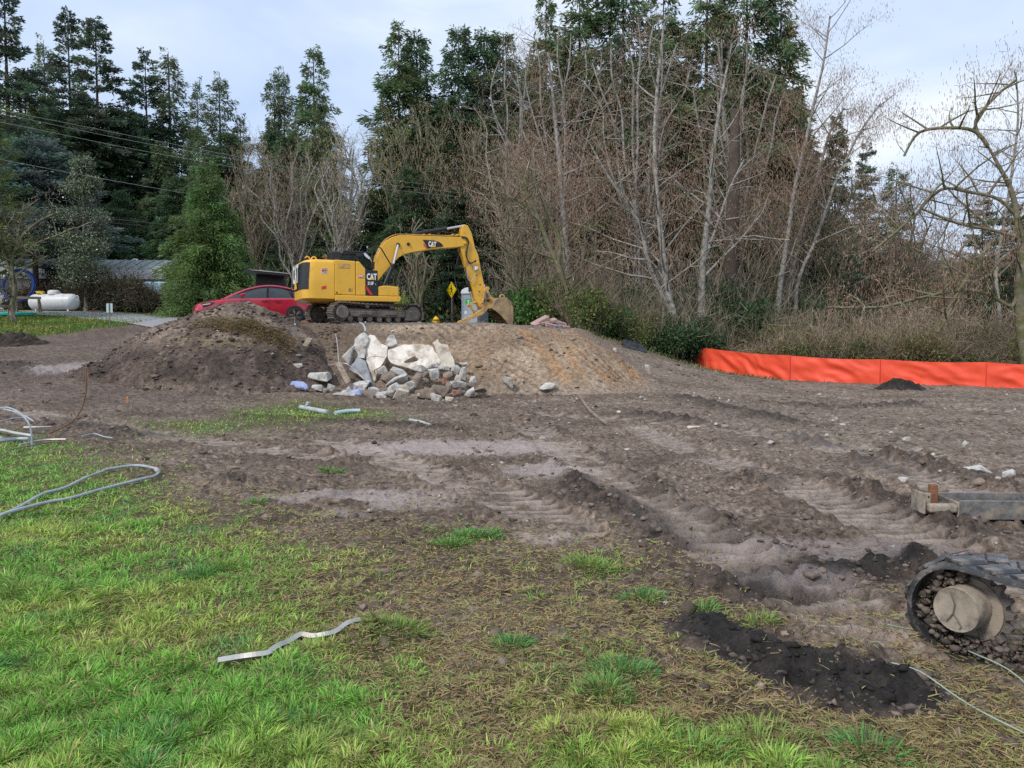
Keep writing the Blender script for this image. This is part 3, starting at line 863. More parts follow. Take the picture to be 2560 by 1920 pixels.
# ------------------------------------------------------------------ clods and stones
def ico():
    bm = bmesh.new(); bmesh.ops.create_icosphere(bm, subdivisions=1, radius=1.0)
    v = np.array([p.co[:] for p in bm.verts]); f = np.array([[q.index for q in p.verts] for p in bm.faces]); bm.free()
    return v, f
IV, IF = ico()
def lumps(name, pos, size, col, label, m, flat=.6, jit=.62, smooth=False):
    n = len(pos)
    k = len(IV)
    v = IV[None] * (1 + rng.uniform(-jit, jit, (n, k, 1)))
    v = v * (size[:, None, None] * np.stack([rng.uniform(.7, 1.3, n), rng.uniform(.7, 1.3, n), np.full(n, flat)], 1)[:, None, :])
    a = rng.uniform(0, 6.28, n); ca, sa = np.cos(a)[:, None], np.sin(a)[:, None]
    vx = v[..., 0] * ca - v[..., 1] * sa; vy = v[..., 0] * sa + v[..., 1] * ca
    v = np.stack([vx, vy, v[..., 2]], -1) + pos[:, None, :]
    f = (IF[None] + (np.arange(n) * k)[:, None, None]).reshape(-1, 3)
    return props(mesh_np(name, v.reshape(-1, 3), f, m, col=np.repeat(col, k, 0), smooth=smooth), label, kind='stuff')
def make_clods():
    x, y = cand(34000, 3.0, 34, 1.45)
    zd, grow, lane, dark = mud_detail(x, y)
    p = (1 - np.clip(grow * 1.5, 0, 1)) * np.clip(.22 + .9 * fbm(x, y, 1.1, 3, 501) + .8 * np.clip(dark, 0, 1), 0, 1) * (1 - lane * .8)
    p = np.where((y > 26) & (x < -10), 0, p)
    k = rng.random(len(x)) < p
    x, y, dark = x[k], y[k], dark[k]; n = len(x)
    s = (0.005 + .0012 * y) * rng.gamma(1.6, .6, n)
    s = np.clip(s, .004, .07)
    col = mixc(np.repeat(C(.26, .20, .16), n, 0), C(.075, .055, .045), rng.random(n)) * rng.uniform(.7, 1.25, n)[:, None]
    col = mixc(col, C(.025, .022, .021), np.clip(dark - .9, 0, 1))
    lumps('mud_clods', np.stack([x, y, floor_z(x, y) + s * .05], 1), s, col, 'loose clods of mud over the yard', M['clod'])
    # stones and concrete crumbs
    x, y = cand(14000, 4.5, 33, 1.15)
    p = np.clip(.16 + .5 * fbm(x, y, .5, 3, 511), 0, 1) * sstep(-3, 3, x) * sstep(5, 10, y) + .9 * np.exp(-(((x - .2) / 4.5) ** 2 + ((y - 21.5) / 1.5) ** 2)) + .25 * (y > 21) * (x > -12) * (x < 5)
    p *= (1 - np.clip(lookup(_TG, x, y) * 3, 0, 1)) * ((y < 27) | (x > 6))
    k = rng.random(len(x)) < p
    x, y = x[k], y[k]; n = len(x)
    s = np.clip((0.005 + .0009 * y) * rng.gamma(1.6, .55, n), .006, .08)
    col = np.repeat(C(.36, .33, .29), n, 0) * rng.uniform(.45, 1.35, n)[:, None] * rng.uniform(.92, 1.08, (n, 3))
    lumps('loose_stones', np.stack([x, y, floor_z(x, y) + s * .25], 1), s, col, 'small stones and concrete crumbs strewn over the mud', M['clod'], flat=.65)
make_clods()
def heap_turf():
    n = 5200
    x = rng.normal(-7.9, .75, n); y = 23.15 + rng.normal(0, .22, n) + .25 * fbm(x, x * 0, 1.3, 2, 441)
    k = (x > -9.6) & (x < -6.5); x, y = x[k], y[k]; n = len(x)
    z = floor_z(x, y)
    col = mixc(np.repeat(C(.44, .34, .19), n, 0), C(.20, .15, .09), rng.random(n))
    blades('turf_fringe', np.stack([x, y, z], 1), rng.uniform(.10, .34, n), np.full(n, .018), rng.uniform(.9, 1.9, n), rng.normal(-1.57, .9, n), col, M['grass'], curl=.5, label='dead turf and roots hanging over the cut face of the heap')
    n = 9000
    x = rng.uniform(-13, -5.5, n); y = rng.uniform(20.5, 25.5, n)
    k = rng.random(n) < np.clip(.3 + .9 * fbm(x, y, 1.0, 3, 442), 0, 1) * (heap_z(x, y) > base_z(x, y) - .1); x, y = x[k], y[k]; n = len(x)
    s = np.clip(.024 * rng.gamma(1.6, .6, n), .010, .10)
    col = mixc(np.repeat(C(.17, .13, .105), n, 0), C(.045, .033, .028), rng.random(n))
    lumps('heap_clods', np.stack([x, y, floor_z(x, y) + s * .1], 1), s, col, 'loose lumps of soil on the dark heap', M['clod'])
    n = 7000
    x = rng.uniform(-7, 6.5, n); y = rng.uniform(21, 25.6, n)
    k = rng.random(n) < np.clip(.05 + .8 * fbm(x, y, .8, 3, 443), 0, 1) * (bank_z(x, y) > base_z(x, y) - .1) * (.35 + .65 * sstep(1.4, .5, bank_z(x, y))); x, y = x[k], y[k]; n = len(x)
    s = np.clip(.028 * rng.gamma(1.5, .6, n), .012, .10)
    col = mixc(np.repeat(C(.30, .235, .17), n, 0), C(.13, .09, .065), rng.random(n))
    lumps('bank_crumbs', np.stack([x, y, floor_z(x, y) + s * .1], 1), s, col, 'crumbs of earth on the graded bank', M['clod'])
heap_turf()

# ------------------------------------------------------------------ excavator
EX = thing('excavator', 'yellow crawler excavator with its arm lowered, parked on the earth bank', 'excavator')
EXC = Vector((-5.4, 28.2, 0))
YAW = math.radians(24)
EX.location = (EXC.x, EXC.y, 2.36)
EX.rotation_euler = (0, 0, YAW)
def E(zx, zy, yl):
    """machine-frame (x,z) of a photograph point lying in the vertical plane y=yl of the machine"""
    px, py = 640 + zx / 3.456, 480 + zy / 3.456
    f = Vector((math.cos(YAW), math.sin(YAW), 0)); n = Vector((-math.sin(YAW), math.cos(YAW), 0))
    o = EX.location + n * yl
    r = ray(px, py); c = Vector((0, 0, EYE))
    t = (o - c).dot(n) / r.dot(n)
    p = c + r * t - EX.location
    return (p.dot(f), p.z)
def EP(pts, yl): return [E(a, b, yl) for a, b in pts]
def build_excavator():
    Y = M['yellow']
    # ---- undercarriage, turned a little against the house
    uy = math.radians(13)
    R = Matrix.Rotation(uy, 4, 'Z')
    LT, H, WID = 3.55, 0.72, 0.50
    rr = H / 2
    for side in (-1, 1):
        yo = side * 0.98
        mb = MB(); mb.m = R
        mb.prism([(-1.25, .20), (1.25, .20), (1.42, .36), (1.25, .50), (-1.25, .50), (-1.38, .36)], yo - .13, yo + .13)
        mb.box((0, yo + side * .17, .33), (2.2, .10, .2))
        if side < 0:
            mb.box((1.28, yo - .2, .30), (.5, .14, .36)); mb.box((-.55, yo - .24, .36), (.5, .05, .14)); mb.box((.45, yo - .24, .36), (.5, .05, .14))
        tr = mb.build('track', M['track_frame'], EX, bevel=.02)
        for xx, nm in ((-LT / 2 + rr, 'sprocket'), (LT / 2 - rr, 'idler')):
            m2 = MB(); m2.m = R
            m2.lathe([(.02, -.17), (rr - .08, -.17), (rr - .06, -.05), (rr - .06, .05), (rr - .08, .17), (.02, .17)], 22, 'y', (xx, yo, rr))
            if nm == 'sprocket': m2.lathe([(.02, -.30), (.19, -.30), (.22, -.27), (.22, 0), (.02, 0)] if side < 0 else [(.02, 0), (.22, 0), (.22, .27), (.19, .3), (.02, .3)], 20, 'y', (xx, yo, rr))
            m2.build(nm, M['track_frame'], tr, smooth=True)
        for k in range(7):
            xx = -1.1 + k * .37
            m2 = MB(); m2.m = R
            m2.lathe([(.02, -.2), (.10, -.2), (.10, .2), (.02, .2)], 12, 'y', (xx, yo, .15))
            m2.build('roller', M['track_steel'], tr, smooth=True)
        for xx in (-.45, .5):
            m2 = MB(); m2.m = R
            m2.lathe([(.02, -.2), (.08, -.2), (.08, .2), (.02, .2)], 12, 'y', (xx, yo, H - .10))
            m2.build('carrier_roller', M['track_frame'], tr, smooth=True)
        # shoes round the belt
        per = 2 * (LT - H) + math.pi * (H - .04)
        n = 46; pitch = per / n
        sh = MB(); sh.box((0, 0, 0), (pitch * .93, WID, .025)); sh.box((pitch * .3, 0, .03), (.018, WID, .035)); sh.box((-pitch * .02, 0, .025), (.015, WID, .025)); sh.box((0, 0, -.035), (pitch * .8, .14, .045))
        first = None
        for k in range(n):
            s = (k + .5) * pitch; r0 = rr - .02; st = LT - H
            if s < st: p, a = (-st / 2 + s, H - .015 - .05 * math.sin(math.pi * s / st)), 0
            elif s < st + math.pi * r0:
                t = (s - st) / r0; p, a = (st / 2 + math.sin(t) * r0, rr + math.cos(t) * r0), -t
            elif s < 2 * st + math.pi * r0: p, a = (st / 2 - (s - st - math.pi * r0), .02), math.pi
            else:
                t = (s - 2 * st - math.pi * r0) / r0; p, a = (-st / 2 - math.sin(t) * r0, rr - math.cos(t) * r0), math.pi - t
            if first is None: ob = first = sh.build('track_shoe', M['track_steel'], tr)
            else:
                ob = first.copy(); COL.objects.link(ob); ob.parent = tr
            ob.matrix_local = R @ Matrix.Translation((p[0], yo, p[1])) @ Matrix.Rotation(-a, 4, 'Y')
    mb = MB(); mb.m = R
    mb.box((0, 0, .48), (1.5, 1.5, .25)); mb.lathe([(.02, .5), (.62, .5), (.62, .84), (.02, .84)], 24)
    mb.build('undercarriage', M['track_steel'], EX, bevel=.02)
    # ---- house
    yn = -1.2
    zb, zt = E(400, 940, yn)[1], E(640, 583, yn)[1]
    xr = E(398, 800, yn)[0]; xc = E(678, 800, yn)[0]; xk = E(862, 700, yn)[0]; xt = E(948, 700, yn)[0]; xp = E(1052, 700, yn)[0]; xf = E(1235, 850, yn)[0]; xe = E(1252, 920, yn)[0]
    zs = E(900, 893, yn)[1]; zk = E(1000, 676, yn)[1]; zx = E(1150, 822, yn)[1]
    # counterweight, plan outline with rounded rear, lofted vertically
    def plan(s, inset, xr_):
        o = []
        for k in range(13):
            t = -math.pi / 2 + math.pi * k / 12
            c, sn = math.cos(t), math.sin(t)
            o.append((xr_ + .42 - (.42) * (abs(c) ** .55) + inset, math.copysign(abs(sn) ** .5, sn) * (1.2 - inset)))
        return [(xc, -1.2 + inset)] + o + [(xc, 1.2 - inset)]
    levels = [(zb, .13, xr + .10), (zb + .10, .0, xr + .02), (zb + .55, 0, xr), (zt - .12, 0, xr + .06), (zt - .03, .04, xr + .08), (zt, .12, xr + .12)]
    mb = MB(); v = []; rows = []
    for z, ins, x0 in levels:
        pl = plan(1, ins, x0); rows.append(len(pl)); v += [(a, b, z) for a, b in pl]
    n = rows[0]
    f = [(i * n + j, i * n + j + 1, (i + 1) * n + j + 1, (i + 1) * n + j) for i in range(len(levels) - 1) for j in range(n - 1)]
    f += [tuple(range(n)), tuple(range((len(levels) - 1) * n, len(levels) * n))]
    f += [tuple([i * n for i in range(len(levels))] + [i * n + n - 1 for i in range(len(levels))][::-1])]
    mb.add(v, f)
    cw = mb.build('counterweight', Y, EX, smooth=True, angle=50)
    # black rear panel wraps the rounded back: a skin a little proud of the counterweight
    pb, pt = E(440, 842, yn)[1] + .02, E(440, 598, yn)[1] - .02
    mb = MB(); v = []
    zz = [pb, pb + .3, (pb + pt) / 2, pt - .12, pt]
    for z in zz:
        ins = np.interp(z, [l[0] for l in levels], [l[1] for l in levels]); x0 = np.interp(z, [l[0] for l in levels], [l[2] for l in levels])
        pl = plan(1, float(ins), float(x0))[1:-1]
        v += [(a - .012, b * 1.008, z) for a, b in pl[1:-1]]
    n = 11
    f = [(i * n + j, i * n + j + 1, (i + 1) * n + j + 1, (i + 1) * n + j) for i in range(4) for j in range(n - 1)]
    mb.add(v, f)
    bp = mb.build('rear_panel', M['black'], cw, smooth=True)
    # rear lettering: stands on the flat middle of the back, and its letters wrap forward in three pieces
    xb = xr - .022
    for ch, yy in (('C', .42), ('A', 0.0), ('T', -.42)):
        text(ch, .86, (xb - .012, yy, (pb + pt) / 2 + .08), (math.radians(90), 0, math.radians(-90)), M['white'], cw, sx=.72, name='letter', off=.022)
    mb = MB(); mb.prism([(-.30, pb + .05), (.30, pb + .05), (0, pb + .42)], xb - .022, xb - .015, 'x')
    mb.build('triangle_mark', M['yel_print'], cw)
    # engine and tank panels
    def panel(name, poly, ya, yb, m=Y, bev=.03):
        mb = MB(); mb.prism(poly, ya, yb); return mb.build(name, m, EX, bevel=bev)
    body = panel('engine_hood', [(xc + .008, zs), (xk - .006, zs), (xk - .006, zt - .02), (xc + .008, zt + .005)], -1.2, .35)
    sl = E(945, 665, yn); s0 = E(892, 600, yn)
    panel('tank_panel', [(xk + .006, zs), (xt - .004, zs), (xt - .004, sl[1]), (s0[0], s0[1]), (xk + .006, zt - .03)], -1.2, -.35)
    blk = panel('name_panel', [(xt + .004, zs), (xp, zs), (xp, zk), (xt + .004, zk)], -1.205, -.4, M['black'], .015)
    panel('toolbox', [(xp + .01, zs), (xf, zs), (xf, zx + .01), (xf - .3, zx + .045), (xf - .55, zx + .05), (xp + .01, zx)], -1.19, -.42)
    panel('sill', [(xc + .01, zb + .02), (xe - .05, zb + .03), (xe, zb + .10), (xe, zs - .006), (xc + .01, zs - .006)], -1.215, 1.1, Y, .03)
    panel('deck', [(xc, zb - .05), (xe - .2, zb - .05), (xe - .2, zb + .015), (xc, zb + .015)], -1.0, 1.0, M['black'], .01)
    panel('left_body', [(xc, zb + .1), (xp - .6, zb + .1), (xp - .6, zt - .1), (xc, zt - .02)], .37, 1.18)
    # grille, handle and stickers on the near side
    def plate(pts, m, name, par, off=.004):
        mb = MB(); mb.prism([E(a, b, yn) for a, b in pts], yn - off - .006, yn - off); return mb.build(name, m, par)
    plate([(711, 617), (810, 622), (812, 660), (713, 655)], M['yellow_worn'], 'vent', body)
    plate([(797, 828), (830, 828), (830, 858), (797, 858)], M['yellow_worn'], 'latch', body)
    plate([(806, 834), (813, 834), (813, 852), (806, 852)], M['black'], 'latch_slot', body, .011)
    st = plate([(564, 658), (612, 656), (616, 702), (566, 704)], M['white'], 'warning_sticker', cw, .003)
    st2 = plate([(566, 660), (610, 658), (611, 680), (567, 682)], M['red_print'], 'red_band', cw, .010)
    text('DANGER', .055, (*E(589, 669, yn)[:1], yn - .022, E(589, 669, yn)[1]), (math.radians(90), 0, 0), M['white'], cw, sx=.8)
    for k, yy in enumerate((687, 694)): text('KEEP CLEAR', .03, (E(590, yy, yn)[0], yn - .012, E(590, yy, yn)[1]), (math.radians(90), 0, 0), M['black'], cw)
    plate([(566, 818), (605, 808), (606, 832), (568, 842)], M['red_print'], 'reflector', cw, .003)
    plate([(684, 853), (731, 855), (731, 880), (684, 878)], M['yel_print'], 'hazard_sticker', body, .003)
    plate([(690, 874), (708, 874), (699, 857)], M['black'], 'hazard_triangle', body, .010)
    plate([(886, 710), (930, 713), (933, 738), (889, 741)], M['red_print'], 'red_tag', body, .004)
    text('NC', .12, (E(910, 726, yn)[0], yn - .022, E(910, 726, yn)[1]), (math.radians(90), 0, 0), M['white'], body, off=.005)
    # name panel print
    cx = E(999, 735, yn)
    text('CAT', .29, (cx[0], yn - .016, cx[1]), (math.radians(90), 0, 0), M['white'], blk, sx=.62, name='lettering', off=.013)
    tri = [E(978, 760, yn), E(1022, 760, yn), E(1000, 738, yn)]
    mb = MB(); mb.prism(tri, yn - .026, yn - .02); mb.build('triangle_mark', M['yel_print'], blk)
    cx = E(995, 791, yn); text('313F', .155, (cx[0] - .02, yn - .016, cx[1]), (math.radians(90), 0, 0), M['white'], blk, sx=.7, off=.006)
    cx = E(1034, 797, yn); text('L', .08, (cx[0], yn - .016, cx[1]), (math.radians(90), 0, 0), M['white'], blk)
    mb = MB(); mb.prism([E(951, 805, yn), E(951, 838, yn), E(983, 889, yn), E(1010, 889, yn)], yn - .018, yn - .010); mb.build('red_stripe', M['red_print'], blk)
    # lifting eyes, exhaust, mirrors, rails
    for a in (445, 500):
        p = E(a, 592, -.5)
        mb = MB(); pts = [(p[0] + .09 * math.cos(t), -.5, zt + .02 + .12 * math.sin(t)) for t in np.linspace(0, math.pi, 9)]
        mb.tube(pts, .028, 6); mb.build('lifting_eye', Y, cw, smooth=True)
    mb = MB(); p = E(425, 605, -.7); mb.prism([(p[0] - .02, zt - .06), (p[0] + .14, zt), (p[0] + .1, zt + .07), (p[0] - .02, zt + .06)], -.8, -.6); mb.build('work_lamp', M['black'], cw, bevel=.01)
    p = E(610, 545, .2)
    mb = MB(); mb.tube([(p[0], .15, zt - .1), (p[0], .15, zt + .1), (p[0] - .06, .15, zt + .2), (p[0] - .14, .15, zt + .26)], .05, 10); mb.build('exhaust_pipe', M['rust'], EX, smooth=True)
    # ---- cab on the far side
    ya, yb = .12, 1.12
    c0, c1 = E(735, 600, ya)[0], E(1012, 600, ya)[0]
    ct = E(850, 515, ya)[1]; cl = 1.0
    mb = MB()
    pr = [(c0, cl), (c0, ct - .12), (c0 + .1, ct), (c1 - .34, ct - .02), (c1 - .20, ct - .12), (c1 + .12, 1.75), (c1 + .1, cl)]
    th = .07
    for yy in (ya, yb - .06):
        for a, b in zip(pr, pr[1:] + pr[:1]):
            mb.tube([(a[0], yy + .03, a[1]), (b[0], yy + .03, b[1])], .045, 6)
        mb.tube([(c0 + .62, yy + .03, cl), (c0 + .62, yy + .03, ct)], .04, 6)
    mb.prism([(c0 - .02, ct - .14), (c0 + .08, ct + .02), (c1 - .33, ct), (c1 - .2, ct - .06), (c1 - .34, ct - .09), (c0 + .1, ct - .1)], ya, yb)
    mb.prism([(c0, cl), (c1, cl), (c1, 1.35), (c0, 1.35)], ya + .02, yb - .02)
    mb.prism([(c0 - .03, cl), (c0 + .06, cl), (c0 + .06, ct - .1), (c0 - .03, ct - .14)], ya + .01, yb - .01)
    cab = mb.build('cab', M['black'], EX, bevel=.008)
    mb = MB()
    for yy in (ya + .015, yb - .02):
        mb.prism([(c0 + .07, 1.36), (c1 + .08, 1.36), (c1 + .1, 1.74), (c1 - .22, ct - .13), (c0 + .08, ct - .1)], yy, yy + .006)
    mb.prism([(c1 + .085, 1.36), (c1 + .105, 1.36), (c1 + .125, 1.74), (c1 - .205, ct - .13), (c1 - .22, ct - .13), (c1 + .10, 1.74)], ya + .05, yb - .06)
    gl = bpy.data.materials.new('cab_glass'); gl.use_nodes = True
    b_ = gl.node_tree.nodes['Principled BSDF']; b_.inputs['Base Color'].default_value = (.25, .33, .33, 1); b_.inputs['Roughness'].default_value = .04; b_.inputs['Transmission Weight'].default_value = .9; b_.inputs['IOR'].default_value = 1.05; b_.inputs['Specular IOR Level'].default_value = .9
    mb.build('window', gl, cab)
    mb = MB(); mb.box((c0 + .45, .6, 1.45), (.5, .5, .14)); mb.box((c0 + .22, .6, 1.8), (.13, .5, .62)); mb.build('seat', M['rubber'], cab, bevel=.03)
    g0, g1 = E(650, 560, .05), E(735, 560, .05)
    mb = MB(); mb.box(((g0[0] + g1[0]) / 2, .5, (zt + E(690, 523, .05)[1]) / 2), (g1[0] - g0[0], .8, E(690, 523, .05)[1] - zt + .1)); mb.build('air_filter_box', M['black'], EX, bevel=.03)
    a, b = E(862, 560, -.1), E(922, 535, -.1)
    mb = MB(); mb.prism([a, (a[0] + .03, a[1] + .09), (a[0] + .16, b[1]), b, (b[0], b[1] - .07), (a[0] + .18, a[1] - .01)], -.16, -.06); mb.build('cab_mirror', M['black'], EX, bevel=.015)
    a, b = E(925, 530, .05), E(985, 570, .05)
    mb = MB(); mb.prism([a, (a[0] + .07, a[1] + .02), b, (b[0] - .05, b[1] - .06), (a[0] + .05, a[1] - .1)], -.02, .06); mb.tube([(b[0], .02, b[1]), (b[0] + .1, .02, b[1] - .3)], .012, 5); mb.build('work_mirror', M['chrome'], EX)
    a = [E(1003, 665, -1.0), E(1004, 480, -1.0), E(1018, 472, -1.0), E(1070, 476, -1.0), E(1085, 495, -1.0), E(1160, 620, -1.0), E(1246, 765, -1.0), E(1250, 905, -1.0)]
    mb = MB(); mb.tube([(p[0], -1.0, p[1]) for p in a], .024, 7); mb.tube([(a[0][0] + .04, -1.0, a[0][1]), (a[1][0] + .05, -1.0, a[1][1] - .5)], .04, 7); mb.build('handrail', M['black'], EX, smooth=True)
    # ---- boom
    bm_ = [(1030, 720), (1026, 640), (1048, 545), (1085, 468), (1125, 422), (1180, 388), (1240, 372), (1320, 374), (1500, 380), (1700, 386), (1788, 392), (1816, 415), (1818, 447), (1795, 470), (1700, 480), (1600, 487), (1500, 497), (1400, 513), (1330, 525), (1280, 540), (1235, 565), (1190, 612), (1150, 655), (1105, 705), (1062, 762), (1040, 770)]
    bw = .21
    mb = MB(); mb.prism(EP(bm_, -bw), -bw, bw)
    boom = mb.build('boom', Y, EX, bevel=.018)
    mb = MB(); q = EP([(1440, 412), (1540, 420), (1582, 432), (1608, 450), (1618, 470), (1484, 489)], -bw); mb.prism(q, -bw - .010, -bw - .003); dec = mb.build('black_decal', M['black'], boom)
    mb = MB(); q = EP([(1447, 442), (1484, 489), (1471, 490), (1449, 460)], -bw); mb.prism(q, -bw - .017, -bw - .011); mb.build('red_stripe', M['red_print'], boom)
    p = E(1522, 453, -bw); text('CAT', .25, (p[0], -bw - .014, p[1]), (math.radians(90), math.radians(1.5), 0), M['white'], boom, sx=.62, off=.012)
    mb = MB(); mb.prism(EP([(1506, 479), (1548, 477), (1527, 456)], -bw), -bw - .024, -bw - .018); mb.build('triangle_mark', M['yel_print'], boom)
    for zx_, zy_, r in ((1227, 457, .075), (1805, 440, .06), (1316, 450, .06)):
        p = E(zx_, zy_, -bw); mb = MB(); mb.lathe([(.01, -.05), (r * .8, -.05), (r, -.03), (r, .0), (.01, .0)], 18, 'y', (p[0], -bw - .0, p[1]))
        mb.build('pin' if r != .06 or zx_ > 1500 else 'boom_lamp', M['black'] if zx_ < 1500 else Y, boom, smooth=True)
    # hydraulic pipes along the top
    for k, dy in enumerate((-.15, -.09, .09, .15)):
        pts = [(1010 + 14 * k, 640), (1040 + 10 * k, 530), (1090 + 6 * k, 440), (1150, 390), (1220, 366), (1300, 366), (1480, 371), (1640, 376), (1775, 380)]
        mb = MB(); mb.tube(smooth_path([(E(a, b, dy)[0], dy, E(a, b, dy)[1]) for a, b in pts], 4), .017, 6); mb.build('hydraulic_pipe', M['yellow_worn'], boom, smooth=True)
    for a in (1440, 1490, 1690, 1735):
        p = E(a, 376, 0); mb = MB(); mb.box((p[0], 0, p[1] + .01), (.07, .40, .05)); mb.build('pipe_clamp', Y, boom, bevel=.01)
    def ram(name, a, m_, b, yl, r0, r1, par):
        A, B, C_ = E(*a, yl), E(*m_, yl), E(*b, yl)
        mb = MB(); mb.cyl((A[0], yl, A[1]), (B[0], yl, B[1]), r0, r0, 14); mb.cyl((B[0] - (B[0] - A[0]) * .06, yl, B[1] - (B[1] - A[1]) * .06), (B[0], yl, B[1]), r0 * 1.2, r0 * 1.2, 14)
        o = mb.build(name, M['black'], par, smooth=True)
        mb = MB(); mb.cyl((B[0], yl, B[1]), (C_[0], yl, C_[1]), r1, r1, 12); mb.build('chrome_rod', M['chrome'], o, smooth=True)
    for yl in (-.36, .36): ram('boom_cylinder', (1105, 815), (1187, 622), (1227, 457), yl, .075, .046, boom)
    ram('stick_cylinder', (1352, 366), (1645, 318), (1798, 290), 0, .075, .042, boom)
    for yl in (-.32, .32):
        p = E(1075, 800, yl); mb = MB(); mb.prism([(p[0] - .2, 1.0), (p[0] + .2, 1.0), (p[0] + .15, 1.5), (p[0] - .05, 1.6)], yl - .05, yl + .05); mb.build('boom_bracket', M['black'], EX)
    # ---- stick
    sk = [(1790, 287), (1808, 280), (1832, 290), (1862, 350), (1875, 400), (1892, 478), (1922, 548), (1930, 600), (1950, 700), (1978, 830), (1990, 905), (1978, 985), (1950, 1003), (1930, 985), (1900, 930), (1868, 815), (1830, 680), (1798, 575), (1770, 500), (1768, 470), (1782, 400), (1780, 330)]
    sw = .17
    mb = MB(); mb.prism(EP(sk, -sw), -sw, sw); stick = mb.build('stick', Y, EX, bevel=.015)
    ram('bucket_cylinder', (1915, 560), (1968, 800), (1982, 862), 0.0, .06, .035, stick)
    ram('thumb_cylinder', (1815, 640), (1850, 860), (1868, 950), 0.0, .055, .032, stick)
    for dz in (0, 12, 24):
        pts = [(1775, 385 + dz * .3), (1820, 395 + dz * .4), (1838 - dz * .2, 440), (1815 + dz * .3, 510), (1820, 570), (1850, 610 + dz * .4), (1900, 600 - dz * .5)]
        mb = MB(); mb.tube(smooth_path([(E(a, b, -sw - .05)[0], -sw - .05 - dz * .001, E(a, b, -sw - .05)[1]) for a, b in pts], 5), .02, 6); mb.build('hose', M['rubber'], stick, smooth=True)
    pts = [(1765, 470), (1742, 560), (1732, 620), (1755, 650), (1800, 660)]
    mb = MB(); mb.tube(smooth_path([(E(a, b, 0)[0], -.05, E(a, b, 0)[1]) for a, b in pts], 5), .02, 6); mb.build('hose', M['rubber'], stick, smooth=True)
    pts = [(1885, 640), (1890, 720), (1862, 770), (1835, 740), (1825, 650)]
    mb = MB(); mb.tube(smooth_path([(E(a, b, -.3)[0], -.24, E(a, b, -.3)[1]) for a, b in pts], 5), .016, 6); mb.build('hose', M['conduit'], stick, smooth=True)
    p = E(1890, 660, -sw); mb = MB(); mb.box((p[0], -sw - .05, p[1]), (.09, .1, .16)); mb.box((p[0] + .08, -sw - .04, p[1] + .02), (.06, .06, .1)); mb.build('hose_coupling', M['chrome'], stick, bevel=.01)
    for a, b in ((1905, 720), (1935, 800), (1930, 860)):
        p = E(a, b, -sw); mb = MB(); mb.box((p[0], -sw - .006, p[1]), (.07, .008, .035)); mb.build('sticker', M['rust'], stick)
    # ---- linkage, coupler, thumb, bucket
    mb = MB()
    for yl in (-.23, .23):
        mb.tube([(E(1980, 835, yl)[0], yl, E(1980, 835, yl)[1]), (E(1958, 960, yl)[0], yl, E(1958, 960, yl)[1])], .05, 8)
        mb.tube([(E(1980, 835, yl)[0], yl, E(1980, 835, yl)[1]), (E(2050, 945, yl)[0], yl, E(2050, 945, yl)[1])], .045, 8)
    p = E(1980, 835, 0); mb.lathe([(.01, -.28), (.07, -.28), (.07, .28), (.01, .28)], 12, 'y', (p[0], 0, p[1]))
    mb.build('bucket_linkage', M['yellow_worn'], EX, smooth=True)
    cp = [(1930, 960), (1985, 935), (2020, 900), (2060, 920), (2110, 925), (2135, 960), (2090, 1000), (2040, 1025), (2000, 1020), (1960, 1010)]
    mb = MB(); mb.prism(EP(cp, -.2), -.2, -.13); mb.prism(EP(cp, .2), .13, .2); mb.prism(EP([(1960, 985), (2080, 945), (2090, 985), (2010, 1015)], 0), -.13, .13)
    cpo = mb.build('quick_coupler', M['yellow_worn'], EX, bevel=.015)
    for a, b in ((2006, 936), (2035, 1008), (1968, 935), (1995, 1012), (2100, 917)):
        p = E(a, b, -.2); mb = MB(); mb.lathe([(.01, -.07), (.05, -.07), (.06, -.05), (.06, .0), (.01, .0)], 14, 'y', (p[0], -.2, p[1])); mb.build('pin', M['black'], cpo, smooth=True)
    # thumb: curved twin arms with three teeth
    tm = [(2008, 998), (1990, 1030), (1950, 1062), (1900, 1085), (1850, 1100), (1815, 1132), (1795, 1150), (1738, 1150), (1742, 1118), (1790, 1098), (1840, 1078), (1890, 1052), (1930, 1020), (1965, 1000)]
    for yl in (-.26, .0, .26):
        mb = MB(); mb.prism(EP(tm, yl), yl - .05, yl + .05); mb.build('thumb_finger', M['yellow_worn'], EX, bevel=.012)
    mb = MB(); mb.prism(EP([(1880, 1040), (1935, 1015), (1925, 1040), (1880, 1062)], 0), -.3, .3); mb.prism(EP([(1800, 1098), (1840, 1082), (1835, 1098), (1800, 1112)], 0), -.3, .3); mb.build('thumb_crossbar', M['yellow_worn'], EX, bevel=.01)
    mb = MB()
    for yl in (-.12, .12):
        mb.tube([(E(1850, 965, yl)[0], yl, E(1850, 965, yl)[1]), (E(1950, 940, yl)[0], yl, E(1950, 940, yl)[1])], .045, 8)
        mb.tube([(E(1850, 985, yl)[0], yl, E(1850, 985, yl)[1]), (E(1895, 1055, yl)[0], yl, E(1895, 1055, yl)[1])], .045, 8)
    p = E(1852, 975, 0); mb.lathe([(.01, -.2), (.07, -.2), (.07, .2), (.01, .2)], 12, 'y', (p[0], 0, p[1]))
    mb.build('thumb_link', M['yellow_worn'], EX, smooth=True)
    # bucket: side plates and curved shell, mouth to the left
    sp = [(2030, 1005), (2075, 930), (2120, 910), (2170, 912), (2205, 945), (2222, 1000), (2226, 1070), (2218, 1145), (2195, 1152), (2160, 1115), (2110, 1060), (2070, 1025)]
    hw = .46
    bk = None
    mb = MB(); mb.prism(EP(sp, -hw), -hw, -hw + .03); bk = mb.build('bucket', M['bucket_steel'], EX, bevel=.008)
    mb = MB(); mb.prism(EP(sp, -hw), hw - .03, hw); mb.build('side_plate', M['bucket_steel'], bk)
